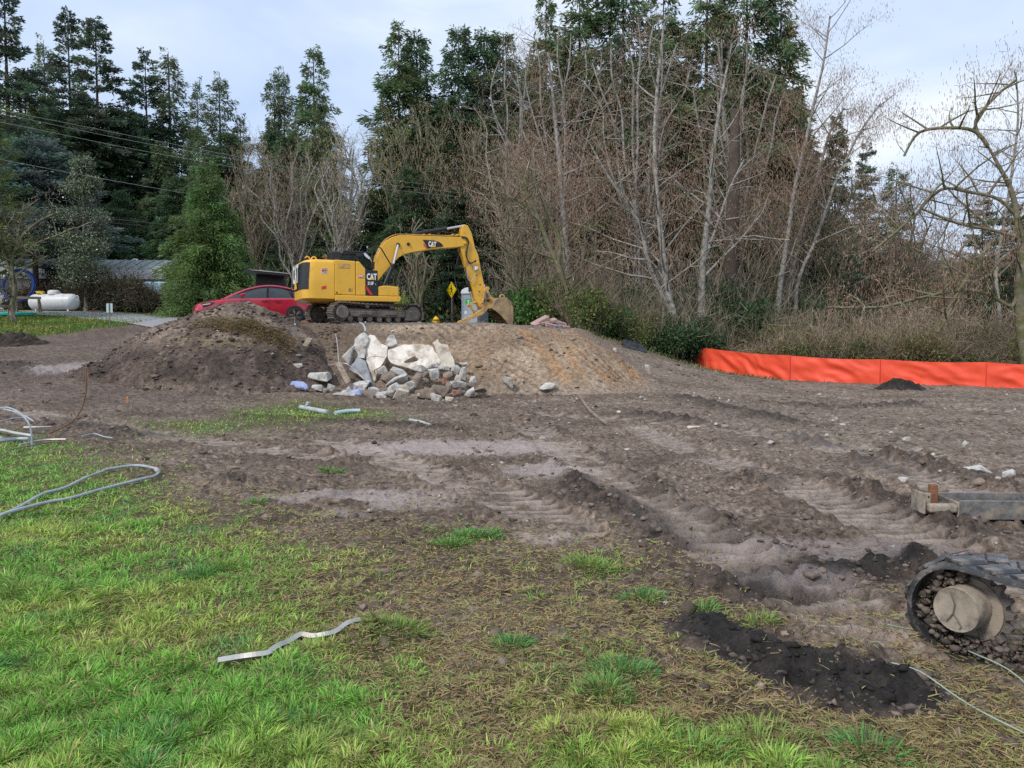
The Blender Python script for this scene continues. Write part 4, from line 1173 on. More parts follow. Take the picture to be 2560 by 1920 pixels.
    shell = EP([(2075, 930), (2120, 910), (2170, 912), (2205, 945), (2222, 1000), (2226, 1070), (2218, 1145)], -hw)
    inner = EP([(2082, 942), (2122, 922), (2165, 924), (2194, 953), (2210, 1002), (2214, 1070), (2207, 1145)], -hw)
    mb = MB(); mb.prism(shell + inner[::-1], -hw + .03, hw - .03); mb.build('bucket_shell', M['bucket_steel'], bk, smooth=True)
    mb = MB(); mb.prism(EP([(2075, 930), (2082, 942), (2040, 1008), (2030, 1005)], -hw), -hw + .03, hw - .03); mb.build('bucket_back', M['bucket_steel'], bk)
    for k in range(5):
        yl = -hw + .07 + k * .195
        mb = MB(); t = E(2210, 1140, yl); mb.prism([(t[0] - .05, t[1] + .05), (t[0] + .05, t[1] + .05), (t[0] + .02, t[1] - .13), (t[0] - .03, t[1] - .13)], yl - .05, yl + .05); mb.build('tooth', M['bucket_steel'], bk, bevel=.006)
    p = E(2100, 915, 0); mb = MB(); mb.tube([(p[0] + .1 * math.cos(t), -.3, p[1] + .11 * math.sin(t)) for t in np.linspace(0, math.pi, 7)], .03, 6); mb.build('lift_hook', M['yellow_worn'], bk)
build_excavator()

# ------------------------------------------------------------------ red car with a raised rear door
def loft(mb, secs, closed=True):
    n = len(secs[0]); v = [p for s in secs for p in s]
    f = [(i * n + j, i * n + (j + 1) % n, (i + 1) * n + (j + 1) % n, (i + 1) * n + j) for i in range(len(secs) - 1) for j in range(n if closed else n - 1)]
    if closed: f += [tuple(range(n))[::-1], tuple(range((len(secs) - 1) * n, len(secs) * n))]
    mb.add(v, f)
def build_car():
    c = thing('parked_car', 'red crossover car with one rear door raised behind the soil heap', 'car')
    c.location = (-11.15, 33.6, float(base_z(-11.15, 33.6)) + .16)
    c.rotation_euler = (0, 0, math.radians(180 + 29))
    P = M['red_paint']
    # body stations: x, half width, belt height, bottom height, nose rounding
    st = [(2.50, .62, .66, .36), (2.42, .78, .72, .26), (2.25, .90, .80, .22), (1.9, .97, .90, .2), (1.45, .99, .97, .2), (.95, 1.0, 1.03, .2), (.3, 1.0, 1.05, .2), (-.5, 1.0, 1.08, .2), (-1.2, 1.0, 1.10, .2), (-1.8, .99, 1.11, .22), (-2.2, .93, 1.10, .28), (-2.42, .82, 1.04, .36), (-2.5, .66, .95, .45)]
    secs = []
    for x, w, h, b in st:
        half = [(0, b), (w * .8, b), (w * .97, b + .10), (w, b + .32 * (h - b)), (w * .985, b + .62 * (h - b)), (w * .96, h - .06), (w * .90, h), (w * .5, h + (.05 if x > .9 else .02)), (0, h + (.07 if x > .9 else .03))]
        secs.append([(x, y, z) for y, z in half] + [(x, -y, z) for y, z in half[1:-1][::-1]])
    mb = MB(); loft(mb, secs)
    mb.build('body', P, c, smooth=True, angle=35)
    # greenhouse
    gs = [(1.35, .86, 1.0, 1.01), (1.0, .87, 1.04, 1.22), (.5, .86, 1.06, 1.46), (.0, .84, 1.07, 1.60), (-.5, .83, 1.08, 1.655), (-1.0, .82, 1.09, 1.62), (-1.5, .80, 1.10, 1.51), (-1.9, .77, 1.10, 1.36), (-2.3, .72, 1.08, 1.13)]
    secs = []
    for x, w, b, t in gs:
        half = [(0, b - .05), (w, b - .05), (w * .99, b), (w * .90, b + .6 * (t - b)), (w * .80, t - .05 * min(1, (t - b) / .3)), (w * .62, t - .008), (0, t)]
        secs.append([(x, y, z) for y, z in half] + [(x, -y, z) for y, z in half[1:-1][::-1]])
    mb = MB(); loft(mb, secs)
    gh = mb.build('cabin_glass', M['glass'], c, smooth=True, angle=40)
    for s in (-1, 1):
        # roof rail arc of body colour over the side windows, pillars and belt strip
        pts = [(x, s * w * .82, t - .045 * min(1, (t - b) / .3)) for x, w, b, t in gs]
        mb = MB(); mb.tube(smooth_path([(1.5, s * .88, .99)] + pts + [(-2.4, s * .70, 1.08)], 4), .055, 8, squash=.8); mb.build('roof_rail', P, c, smooth=True)
        mb = MB(); mb.prism([(-.30, 1.06), (-.36, 1.06), (-.42, 1.6), (-.36, 1.6)], s * .845, s * .815); mb.prism([(-1.42, 1.08), (-1.47, 1.08), (-1.36, 1.52), (-1.31, 1.52)], s * .83, s * .79); mb.prism([(-1.78, 1.08), (-1.82, 1.08), (-1.70, 1.40), (-1.66, 1.40)], s * .82, s * .78); mb.build('window_pillar', M['black'], c)
        mb = MB(); mb.prism([(.62, 1.10), (.80, 1.10), (.82, 1.20), (.74, 1.24), (.62, 1.23)], s * .98, s * 1.16); mb.build('mirror', P, c, bevel=.03)
        mb = MB()
        for x in (-.20, -.75): mb.box((x, s * .992, .93), (.26, .015, .025))
        mb.build('door_handle', M['black'], c)
        mb = MB()
        for x in (.78, -.38, -1.5): mb.tube([(x, s * .985, 1.03), (x + .01, s * 1.0, .85), (x + .03, s * 1.003, .5), (x + .06, s * .98, .28)], .006, 4)
        mb.build('door_seam', M['black'], c)
        mb = MB(); mb.prism([(2.36, .70), (2.30, .79), (1.92, .86), (1.80, .84), (1.95, .75), (2.2, .68)], s * .865, s * .965); hl = mb.build('headlight', M['glass'], c, bevel=.01)
        mb = MB(); mb.prism([(2.32, .70), (2.28, .74), (1.98, .80), (2.0, .76)], s * .955, s * .972); mb.build('light_strip', M['white'], hl)
        mb = MB(); mb.prism([(-2.50, .92), (-2.15, .97), (-2.2, 1.03), (-2.45, 1.02)], s * .78, s * .945); mb.build('tail_light', M['red_print'], c, bevel=.01)
        for x in (1.5, -1.46):
            mb = MB(); arc = [(x + .42 * math.cos(t), .36 + .42 * math.sin(t)) for t in np.linspace(-.15, math.pi + .15, 15)]
            inn = [(x + .355 * math.cos(t), .36 + .355 * math.sin(t)) for t in np.linspace(-.15, math.pi + .15, 15)]
            mb.prism(arc + inn[::-1], s * .9, s * 1.012); mb.build('arch_trim', M['rubber'], c)
            mb = MB(); mb.lathe([(.05, -.12), (.29, -.12), (.36, -.09), (.36, .09), (.29, .12), (.24, .10), (.05, .09)], 28, 'y', (x, s * .90, .36)); wh = mb.build('wheel', M['rubber'], c, smooth=True)
            mb = MB()
            for k in range(5):
                a = 2 * math.pi * k / 5
                for da in (-.14, .14):
                    mb.tube([(x + .05 * math.cos(a), s * 1.025, .36 + .05 * math.sin(a)), (x + .25 * math.cos(a + da), s * 1.02, .36 + .25 * math.sin(a + da))], .022, 4)
            mb.build('rim', M['track_steel'], wh)
    mb = MB(); mb.box((2.47, 0, .45), (.05, 1.1, .16)); mb.build('grille', M['black'], c, bevel=.02)
    mb = MB(); mb.box((.1, 0, .22), (4.2, 1.8, .1)); mb.build('underbody', M['rubber'], c)
    # raised far-side door: roof flap plus hanging window panel
    mb = MB(); s = -1
    mb.prism([(-.25, 2.280), (-1.5, 2.200), (-1.5, 2.260), (-.25, 2.340)], s * .15, s * 1.05)
    dr = mb.build('raised_door', P, c, bevel=.02)
    mb = MB(); mb.prism([(.35, 2.320), (-.25, 2.200), (-1.52, 2.140), (-1.5, 2.200), (-.25, 2.285), (.3, 2.360)], s * .1, s * 1.06); mb.build('door_edge', M['black'], dr)
    mb = MB(); mb.prism([(-.2, 1.600), (-1.42, 1.600), (-1.5, 1.700), (-1.46, 2.200), (-.22, 2.220)], s * 1.0, s * 1.08); mb.build('door_inner', M['black'], dr, bevel=.02)
    mb = MB(); mb.prism([(.35, 2.335), (-.25, 2.345), (-1.5, 2.262), (-1.52, 2.230), (-.25, 2.300)], s * .08, s * .15); mb.build('chrome_edge', M['alu'], dr)
build_car()

# ------------------------------------------------------------------ street things behind the bank
def build_loo():
    b = W(1188, 833, 45)
    t = thing('portable_toilet', 'grey portable toilet with pale domed roof behind the digger bucket', 'portable toilet', (b.x, b.y, float(base_z(b.x, b.y))), math.radians(-32))
    w, h = 1.12, 2.02
    mb = MB(); mb.box((0, 0, .08), (w + .06, w + .06, .16)); mb.build('skid_base', M['loo_grey'], t, bevel=.02)
    mb = MB()
    for s, nx in ((1, 0),):
        mb.box((0, w / 2 - .02, h / 2 + .1), (w, .04, h)); mb.box((-w / 2 + .02, 0, h / 2 + .1), (.04, w, h)); mb.box((w / 2 - .02, 0, h / 2 + .1), (.04, w, h))
    wl = mb.build('wall', M['loo_grey'], t, bevel=.01)
    mb = MB()
    for sx in (-1, 1):
        for k in range(5): mb.box((sx * (w / 2 + .012), -.42 + k * .21, 1.0), (.03, .07, 1.5))
    mb.build('wall_rib', M['loo_grey'], wl, bevel=.008)
    mb = MB(); mb.box((0, -w / 2 + .03, 1.08), (w - .14, .05, 1.86)); dr = mb.build('door', M['loo_grey'], t, bevel=.015)
    mb = MB(); mb.box((-w / 2 + .05, -w / 2 + .02, 1.1), (.09, .09, h)); mb.box((w / 2 - .05, -w / 2 + .02, 1.1), (.09, .09, h)); mb.box((0, -w / 2 + .02, h + .06), (w, .09, .09)); mb.build('door_frame', M['loo_grey'], t, bevel=.01)
    mb = MB(); mb.lathe([(.005, -.008), (.24, -.008), (.24, .0), (.005, .0)], 24, 'y', (-.08, -w / 2, 1.62)); st = mb.build('round_sticker', M['green_print'], dr); st.scale = (1, 1, .75); st.location = (0, 0, .4)
    text('Y', .2, (-.08, -w / 2 - .012, 1.615), (math.radians(90), 0, 0), M['white'], dr, off=.01)
    mb = MB(); mb.lathe([(.005, -.012), (.10, -.012), (.10, .0), (.005, .0)], 16, 'y', (-.28, -w / 2 + .005, 1.0)); mb.build('latch', M['loo_white'], dr)
    mb = MB(); mb.box((w / 2 + .015, -.1, 1.62), (.02, .34, .24)); mb.build('green_label', M['green_print'], wl)
    mb = MB(); secs = []
    pr = []
    for k in range(13):
        a = math.pi * k / 12
        pr.append((.60 * math.cos(a), h + .12 + .30 * math.sin(a) ** .8))
    mb.prism([(.60, h + .06)] + pr + [(-.60, h + .06)], -w / 2 - .05, w / 2 + .03); mb.build('roof', M['loo_white'], t, bevel=.03)
    mb = MB(); mb.cyl((.38, .42, h), (.38, .42, h + .62), .05); mb.build('vent_pipe', M['loo_grey'], t)
build_loo()

def build_sign():
    c = W(1129, 725, 52); gz = float(base_z(c.x, c.y))
    t = thing('pedestrian_sign', 'yellow diamond sign with a walking figure on a grey post', 'road sign', (c.x, c.y, gz), math.radians(-48))
    h = c.z - gz
    mb = MB(); mb.box((0, .05, (h + .3) / 2), (.10, .10, h + .3)); mb.build('post', M['grey_post'], t)
    s = .56
    r = .06
    mb = MB(); mb.prism([(-s, h), (0, h + s), (s, h), (0, h - s)], -.02, -.008); pl = mb.build('sign_plate', M['sign_yellow'], t, bevel=.004)
    mb = MB()
    for a, b in (((-s + .07, h), (0, h + s - .07)), ((0, h + s - .07), (s - .07, h)), ((s - .07, h), (0, h - s + .07)), ((0, h - s + .07), (-s + .07, h))):
        mb.tube([(a[0], -.021, a[1]), (b[0], -.021, b[1])], .010, 4)
    mb.build('border_line', M['black'], pl)
    mb = MB()
    mb.lathe([(.004, -.003), (.055, -.003), (.055, .003), (.004, .003)], 14, 'y', (.0, -.024, h + .28))
    def limb(a, b, wd):
        d = Vector((b[0] - a[0], b[1] - a[1])); n = Vector((-d.y, d.x)).normalized() * wd / 2
        mb.prism([(a[0] + n.x, h + a[1] + n.y), (b[0] + n.x * .8, h + b[1] + n.y * .8), (b[0] - n.x * .8, h + b[1] - n.y * .8), (a[0] - n.x, h + a[1] - n.y)], -.027 - .001 * limb.k, -.021 - .001 * limb.k); limb.k += 1
    limb.k = 0
    limb((0, .21), (0, -.04), .12); limb((.01, .19), (.13, .04), .05); limb((-.01, .19), (-.14, .06), .05); limb((.13, .05), (.15, -.05), .045); limb((.02, -.02), (.12, -.22), .065); limb((-.02, -.02), (-.06, -.20), .065); limb((-.06, -.19), (-.14, -.34), .055); limb((.12, -.21), (.13, -.36), .055)
    mb.build('walking_figure', M['black'], pl)
build_sign()

def build_hydrant():
    c = W(1090, 806, 44); gz = float(base_z(c.x, c.y))
    k = (W(1090, 790.5, 44).z - gz)
    t = thing('fire_hydrant', 'yellow fire hydrant with domed cap beside the drive', 'fire hydrant', (c.x, c.y, gz))
    s = k / .86
    def L_(pr): return [(r * s, z * s) for r, z in pr]
    mb = MB(); mb.lathe(L_([(.02, 0), (.17, 0), (.17, .05), (.12, .07), (.12, .55), (.16, .57), (.16, .62), (.13, .63)]), 16); mb.build('barrel', M['hydrant'], t, smooth=True)
    mb = MB(); mb.lathe(L_([(.24, .62), (.24, .66), (.17, .70), (.14, .77), (.07, .82), (.03, .83), (.03, .89), (.005, .89)]), 16); mb.build('bonnet', M['hydrant'], t, smooth=True)
    for y in (-1, 1):
        mb = MB(); mb.cyl((0, 0, .48 * s), (y * .24 * s, 0, .48 * s), .07 * s, .08 * s, 10); mb.build('outlet', M['hydrant'], t, smooth=True)
build_hydrant()

def build_wood_fence():
    a, b = W(722, 740, 40), W(806, 740, 40)
    z0 = 2.45; top = a.z + .18
    t = thing('board_fence', 'reddish cedar board fence behind the red car', 'fence', (0, 0, 0))
    n = 14
    for k in range(n):
        x = a.x + (b.x - a.x) * (k + .5) / n
        mb = MB(); mb.box((x, a.y + (k % 2) * .01, (top + z0) / 2 + .03 * math.sin(k * 2.3)), (.115, .02, top - z0)); mb.build('board', M['wood_red'], t)
    mb = MB(); mb.box(((a.x + b.x) / 2, a.y + .04, top - .2), (b.x - a.x, .05, .1)); mb.build('rail', M['wood_red'], t)
    for x in (a.x, b.x):
        mb = MB(); mb.box((x, a.y + .06, (top + z0) / 2), (.1, .1, top - z0 + .1)); mb.build('post', M['wood_red'], t)
build_wood_fence()

def build_house():
    t = thing('long_building', 'long low white building with grey seamed roof behind the hedge', 'building', (-33.3, 51, 3.95), math.radians(4))
    Lh, wd, eh, rh = 20.0, 4.6, 2.65, 3.5
    mb = MB(); mb.box((0, wd / 2, (eh - 1.4) / 2), (Lh, wd, eh + 1.4)); wl = mb.build('wall', M['wall_white'], t)
    for k in range(9):
        mb = MB(); mb.box((-8.8 + k * 2.2, -.012, 1.5), (1.0, .03, .9)); wn = mb.build('window', M['glass'], wl); mb = MB(); mb.box((-8.8 + k * 2.2, -.03, 2.0), (1.16, .05, .08)); mb.box((-8.8 + k * 2.2, -.03, 1.02), (1.16, .05, .08)); mb.build('window_frame', M['white'], wn)
    mb = MB(); mb.prism([(-.55, eh - .05), (wd / 2, rh), (wd + .4, eh - .05), (wd + .4, eh - .22), (-.55, eh - .22)], -Lh / 2 - .4, Lh / 2 + .4, 'x'); rf = mb.build('roof', M['roof_grey'], t)
    mb = MB(); mb.box((0, -.58, eh - .38), (Lh + .8, .04, .62)); mb.build('fascia', M['wall_white'], rf)
    sl = math.atan2(rh - eh + .05, wd / 2 + .55)
    for k in range(32):
        x = -Lh / 2 - .2 + k * .65
        mb = MB(); mb.box((x, (wd / 2 - .55) / 2, (rh + eh - .05) / 2 + .035), (.05, math.hypot(wd / 2 + .55, rh - eh), .06), Matrix.Rotation(sl, 3, 'X')); mb.build('roof_seam', M['roof_grey'], rf)
    p = W(409, 716, 48.5)
    c = thing('boat_trailer_cover', 'pale blue covered trailer half hidden left of the big cedar', 'trailer', (p.x, p.y, p.z - 1.1))
    mb = MB(); mb.prism([(-1.1, .5), (1.3, .5), (1.3, 1.2), (.9, 1.32), (-.9, 1.35), (-1.1, 1.1)], -.8, .8); mb.build('cover', M['pale_blue'], c, bevel=.08)
    for s in (-.82, .82):
        mb = MB(); mb.lathe([(.02, -.09), (.3, -.09), (.32, 0), (.3, .09), (.02, .09)], 16, 'y', (0, s, .32)); mb.build('wheel', M['rubber'], c, smooth=True)
    l = W(324, 664, 54); e = W(336, 657, 54)
    s = thing('street_lamp', 'curved white lamp arm standing over the long building roof', 'street lamp', (l.x, l.y, 3.5))
    mb = MB(); h = l.z - 3.5
    mb.tube(smooth_path([(0, 0, 0), (0, 0, h), (.04, 0, h + .28), (.25, 0, h + .42)], 5), .045, 8); mb.build('pole', M['loo_white'], s, smooth=True)
    mb = MB(); mb.lathe([(.02, .1), (.12, .1), (.26, -.05), (.26, -.12), (.02, -.12)], 14, 'z', (.42, 0, h + .38)); mb.build('lamp_head', M['loo_white'], s, smooth=True)
build_house()

def build_tank():
    c = W(136, 777, 45); gz = float(base_z(c.x, c.y))
    t = thing('gas_tank', 'white horizontal propane tank with domed lid on the far lawn', 'propane tank', (c.x, c.y, gz), math.radians(-8))
    Ls, r, zc = 3.02, .475, .60
    pr = [(.01, -Ls / 2)]
    for k in range(1, 8):
        a = math.pi / 2 * k / 7
        pr.append((r * math.sin(a), -Ls / 2 + .36 * (1 - math.cos(a))))
    pr = pr + [(rr, -h) for rr, h in pr[::-1]]
    mb = MB(); mb.lathe(pr, 36, 'x', (0, 0, zc)); mb.build('shell', M['tank'], t, smooth=True, angle=60)
    mb = MB(); mb.lathe([(.01, r + zc - .05), (.33, r + zc - .05), (.34, r + zc + .12), (.30, r + zc + .18), (.2, r + zc + .22), (.01, r + zc + .23)], 28, 'z', (.02, 0, 0)); mb.build('dome_lid', M['tank'], t, smooth=True)
    for x in (-1.0, 1.05):
        mb = MB(); mb.box((x, -.2, .08), (.09, .12, .24)); mb.box((x, .2, .08), (.09, .12, .24)); mb.build('foot', M['tank'], t)
    for s in (-1, 1):
        mb = MB(); mb.tube(smooth_path([(s * 1.40, 0, zc + .32), (s * 1.50, 0, zc + .36), (s * 1.56, 0, zc + .26), (s * 1.53, 0, zc + .08), (s * 1.47, 0, zc + .04)], 4), .022, 6); mb.build('lifting_lug', M['tank'], t, smooth=True)
    mb = MB(); mb.box((.52, -.06, zc + r + .0), (.2, .12, .05)); mb.build('nameplate', M['alu'], t)
    # yellow gas hose lying on the tank
    pts = []
    for k in range(34):
        a = k * .62; q = .10 + .012 * (k % 5)
        pts.append((c.x - .78 + .2 * math.cos(a) * (1 + .3 * math.sin(k)), c.y - .02 + .22 * math.sin(a) * .7, gz + zc + r + .02 + .004 * k))
    mb = MB(); mb.tube(smooth_path(pts, 3), .024, 6); o = mb.build('gas_hose', M['yellow_hose'], smooth=True); props(o, 'yellow hose coiled on the left end of the white tank', 'hose')
build_tank()

def coil(name, c, r, n, jit, rad, m, label, cat, flat=.55, tilt=None):
    pts = []
    for k in range(n * 14):
        a = 2 * math.pi * k / 14
        q = r * (1 + jit * math.sin(k * .77) + jit * math.sin(k * .23 + 1))
        p = Vector((q * math.cos(a), q * flat * math.sin(a), .012 * k / 14 * rad / .02))
        if tilt is not None: p = tilt @ p
        pts.append(Vector(c) + p)
    mb = MB(); mb.tube(smooth_path(pts, 2), rad, 6)
    return props(mb.build(name, m, smooth=True), label, cat)
p = W(44, 776, 41)
coil('hose_coil', (p.x, p.y, float(base_z(p.x, p.y)) + .05), .78, 7, .09, .03, M['teal'], 'turquoise garden hose coiled on the far lawn', 'hose', flat=.8)
p = W(40, 718, 47)
for k in range(1):
    coil('pipe_coil', (p.x, p.y + .3, p.z + .1), .95, 5, .05, .04, M['blue_pipe'], 'upright coil of blue pipe behind the sawhorse', 'pipe coil', flat=1.0, tilt=Matrix.Rotation(math.radians(80), 3, 'X'))
def sawhorse(px, py, d, w, rz, label):
    p = W(px, py, d); gz = float(base_z(p.x, p.y))
    t = thing('sawhorse', label, 'sawhorse', (p.x, p.y, gz), rz, 'weathered sawhorses on the far lawn')
    mb = MB(); mb.box((0, 0, .88), (w, .10, .14)); mb.build('beam', M['wood'], t)
    for sx in (-1, 1):
        for sy in (-1, 1):
            mb = MB(); mb.tube([(sx * (w / 2 - .12), sy * .05, .84), (sx * (w / 2 - .05), sy * .30, 0)], .062, 4); mb.build('leg', M['wood'], t)
        mb = MB(); mb.box((sx * (w / 2 - .1), 0, .6), (.04, .36, .26)); mb.build('gusset', M['wood'], t)
sawhorse(70, 770, 43, 1.3, math.radians(20), 'grey timber sawhorse standing left of the white tank')
sawhorse(5, 792, 36.5, 1.1, math.radians(70), 'timber sawhorse with reddish top cut off by the left frame edge')
def sign_back():
    c = W(273, 770, 36); p = W(270, 800, 36); gz = float(base_z(p.x, p.y))
    t = thing('lot_sign', 'pale rectangular sign on a thin stake at the lawn edge', 'sign', (c.x, c.y, gz))
    h = c.z - gz
    mb = MB(); mb.box((0, 0, (h + .2) / 2), (.04, .03, h + .2)); mb.build('stake', M['grey_post'], t)
    mb = MB(); mb.box((0, .025, h), (.29, .012, .42)); mb.build('panel', M['sign_back'], t)
sign_back()
p = W(240, 765, 44)
tb = thing('edging_timber', 'dark landscape timber under the holly tree', 'timber', (p.x, p.y, float(base_z(p.x, p.y))), math.radians(-12))
mb = MB(); mb.box((0, 0, .1), (.75, .14, .16)); mb.build('beam', M['wood'], tb, bevel=.01)
mb = MB(); mb.box((-.22, -.08, .12), (.22, .02, .08)); mb.build('red_marking', M['red_print'], tb)

# ------------------------------------------------------------------ overhead lines
def wire(pts, r, m, label):
    P = [W(*p) for p in pts]
    mb = MB(); mb.tube(smooth_path(P, 8), r, 5); props(mb.build('power_line', m, smooth=True), label, 'cable', 'overhead lines crossing the wood')
wire([(-260, 225, 36), (47, 284, 38), (330, 340, 41), (640, 401, 44), (800, 430, 47), (1150, 470, 53)], .0085, M['pale_wire'], 'uppermost of the thin overhead cables crossing the left conifers')
wire([(-260, 236, 36), (43, 293, 38), (330, 352, 41), (640, 408, 44), (800, 440, 47), (1150, 482, 53)], .0085, M['pale_wire'], 'overhead cable close beneath the uppermost one')
wire([(-260, 258, 36), (40, 313, 38), (330, 372, 41), (640, 428, 44), (800, 455, 47), (1150, 492, 53)], .0085, M['pale_wire'], 'third overhead cable down across the left conifers')
wire([(-200, 360, 36), (285, 452, 40), (640, 512, 44), (810, 536, 47), (990, 565, 51), (1250, 596, 57)], .0085, M['pale_wire'], 'single overhead cable passing right of the holly tree')
wire([(-200, 505, 36), (330, 552, 40), (640, 586, 44), (930, 616, 49), (1250, 640, 57)], .016, M['wire'], 'thick dark cable passing just above the excavator cab')
wire([(-200, 520, 36), (330, 562, 40), (640, 598, 44), (930, 632, 49), (1250, 655, 57)], .011, M['wire'], 'lowest dark cable sagging behind the excavator')

# ------------------------------------------------------------------ orange silt fence
def silt_fence():
    top = [(1764, 870, 35.5), (1975, 889, 31.5), (2200, 898, 29.8), (2465, 905, 28.4), (2720, 914, 27.2), (2950, 922, 26.4)]
    T = [W(*p) for p in top]
    t = thing('silt_fence', 'bright orange fabric silt fence along the edge of the thicket', 'silt fence')
    rr = np.random.default_rng(3)
    ret = Vector((T[0].x - .25, T[0].y + .9, T[0].z))
    P = [ret] + T
    for k in range(len(P) - 1):
        a, b = P[k], P[k + 1]
        ln = math.hypot(b.x - a.x, b.y - a.y); n = max(6, int(ln / .09)); m = 14
        u, w = np.meshgrid(np.linspace(0, 1, n), np.linspace(0, 1, m))
        x = a.x + (b.x - a.x) * u; y = a.y + (b.y - a.y) * u
        tz = a.z + (b.z - a.z) * u - .05 * np.sin(np.pi * u)
        gz = floor_z(x[0], y[0])[None].repeat(m, 0) - .03
        z = gz + (tz - gz) * w
        s = u * ln
        fold = .05 * np.sin(2 * np.pi * (s * .55 + w * 1.1 + .8 * fbm(s, w, .5, 2, 601 + k))) * (1 - .6 * w) + .055 * fbm(s + w * 1.6, w * .9 - s * .2, 1.6, 3, 611 + k) + .028 * np.sin(2 * np.pi * (s * 1.3 + 2.2 * w + 1.2 * fbm(s, w, .8, 2, 621 + k))) * np.sin(np.pi * u)
        fold = fold * np.clip(np.minimum(u, 1 - u) * ln / .25, .1, 1) * np.clip((1 - w) * 6, .2, 1)
        nx, ny = -(b.y - a.y) / ln, (b.x - a.x) / ln
        v = np.stack([x + nx * fold, y + ny * fold, z + .02 * fbm(s, w, 1.5, 2, 631) * w], -1).reshape(-1, 3)
        i = np.arange(m - 1)[:, None]; j = np.arange(n - 1)[None]
        q = np.stack([i * n + j, i * n + j + 1, (i + 1) * n + j + 1, (i + 1) * n + j], -1).reshape(-1, 4)
        mesh_np('fabric_panel', v, q, M['orange_fabric'], t, smooth=True)
    for p in T:
        g = fz(p.x, p.y)
        mb = MB(); mb.box((p.x, p.y + .045, (p.z + g) / 2 - .06), (.04, .04, p.z - g - .02)); mb.build('stake', M['wood'], t)
        mb = MB(); mb.tube([(p.x, p.y - .035, g + .03), (p.x, p.y - .035, p.z - .02)], .012, 4); mb.build('seam', M['red_print'], t)
silt_fence()

# ------------------------------------------------------------------ broken concrete on the slope
def slope_y(py): return 21.6 + (1010 - py) * 0.0135
def hull(rs, sx, sy, sz, n=13):
    pts = []
    for k in range(n):
        v = Vector((rs.uniform(-1, 1), rs.uniform(-1, 1), rs.uniform(-1, 1)))
        mxv = max(abs(v.x), abs(v.y), abs(v.z)); v = v / mxv * rs.uniform(.78, 1)
        pts.append((v.x * sx / 2, v.y * sy / 2, v.z * sz / 2))
    bm = bmesh.new()
    vs_ = [bm.verts.new(p) for p in pts]
    r = bmesh.ops.convex_hull(bm, input=vs_)
    bmesh.ops.delete(bm, geom=[g for g in r['geom_interior'] if isinstance(g, bmesh.types.BMVert)], context='VERTS')
    bmesh.ops.dissolve_limit(bm, angle_limit=math.radians(14), verts=bm.verts, edges=bm.edges)
    return bm
def chunk(px, py, w, h, m, label, rot=0.0, slab=.75, group='broken concrete on the slope', name='concrete_chunk', cat='concrete chunk', d=None, seed=0):
    d = slope_y(py) if d is None else d
    rs = random.Random(seed or int(px * 7 + py * 13))
    sc = d / F
    p = W(px, py, d)
    sx, sz = w * sc * 1.2, h * sc * 1.22
    bm = hull(rs, sx, (sx + sz) / 2 * slab * rs.uniform(.8, 1.1), sz)
    me = bpy.data.meshes.new(name); bm.to_mesh(me); bm.free(); me.materials.append(M[m])
    o = link(name, me)
    o.rotation_euler = (rs.uniform(-.25, .25), math.radians(rot), rs.uniform(-.4, .4))
    z = max(p.z, fz(p.x, p.y) + sz * .18)
    o.location = (p.x, p.y, z)
    bv = o.modifiers.new('Bevel', 'BEVEL'); bv.width = min(.02, sx * .08); bv.segments = 1
    props(o, label, cat, group)
    return o
def Z4(x, y): return 820 + x / 3.175, 800 + y / 3.175
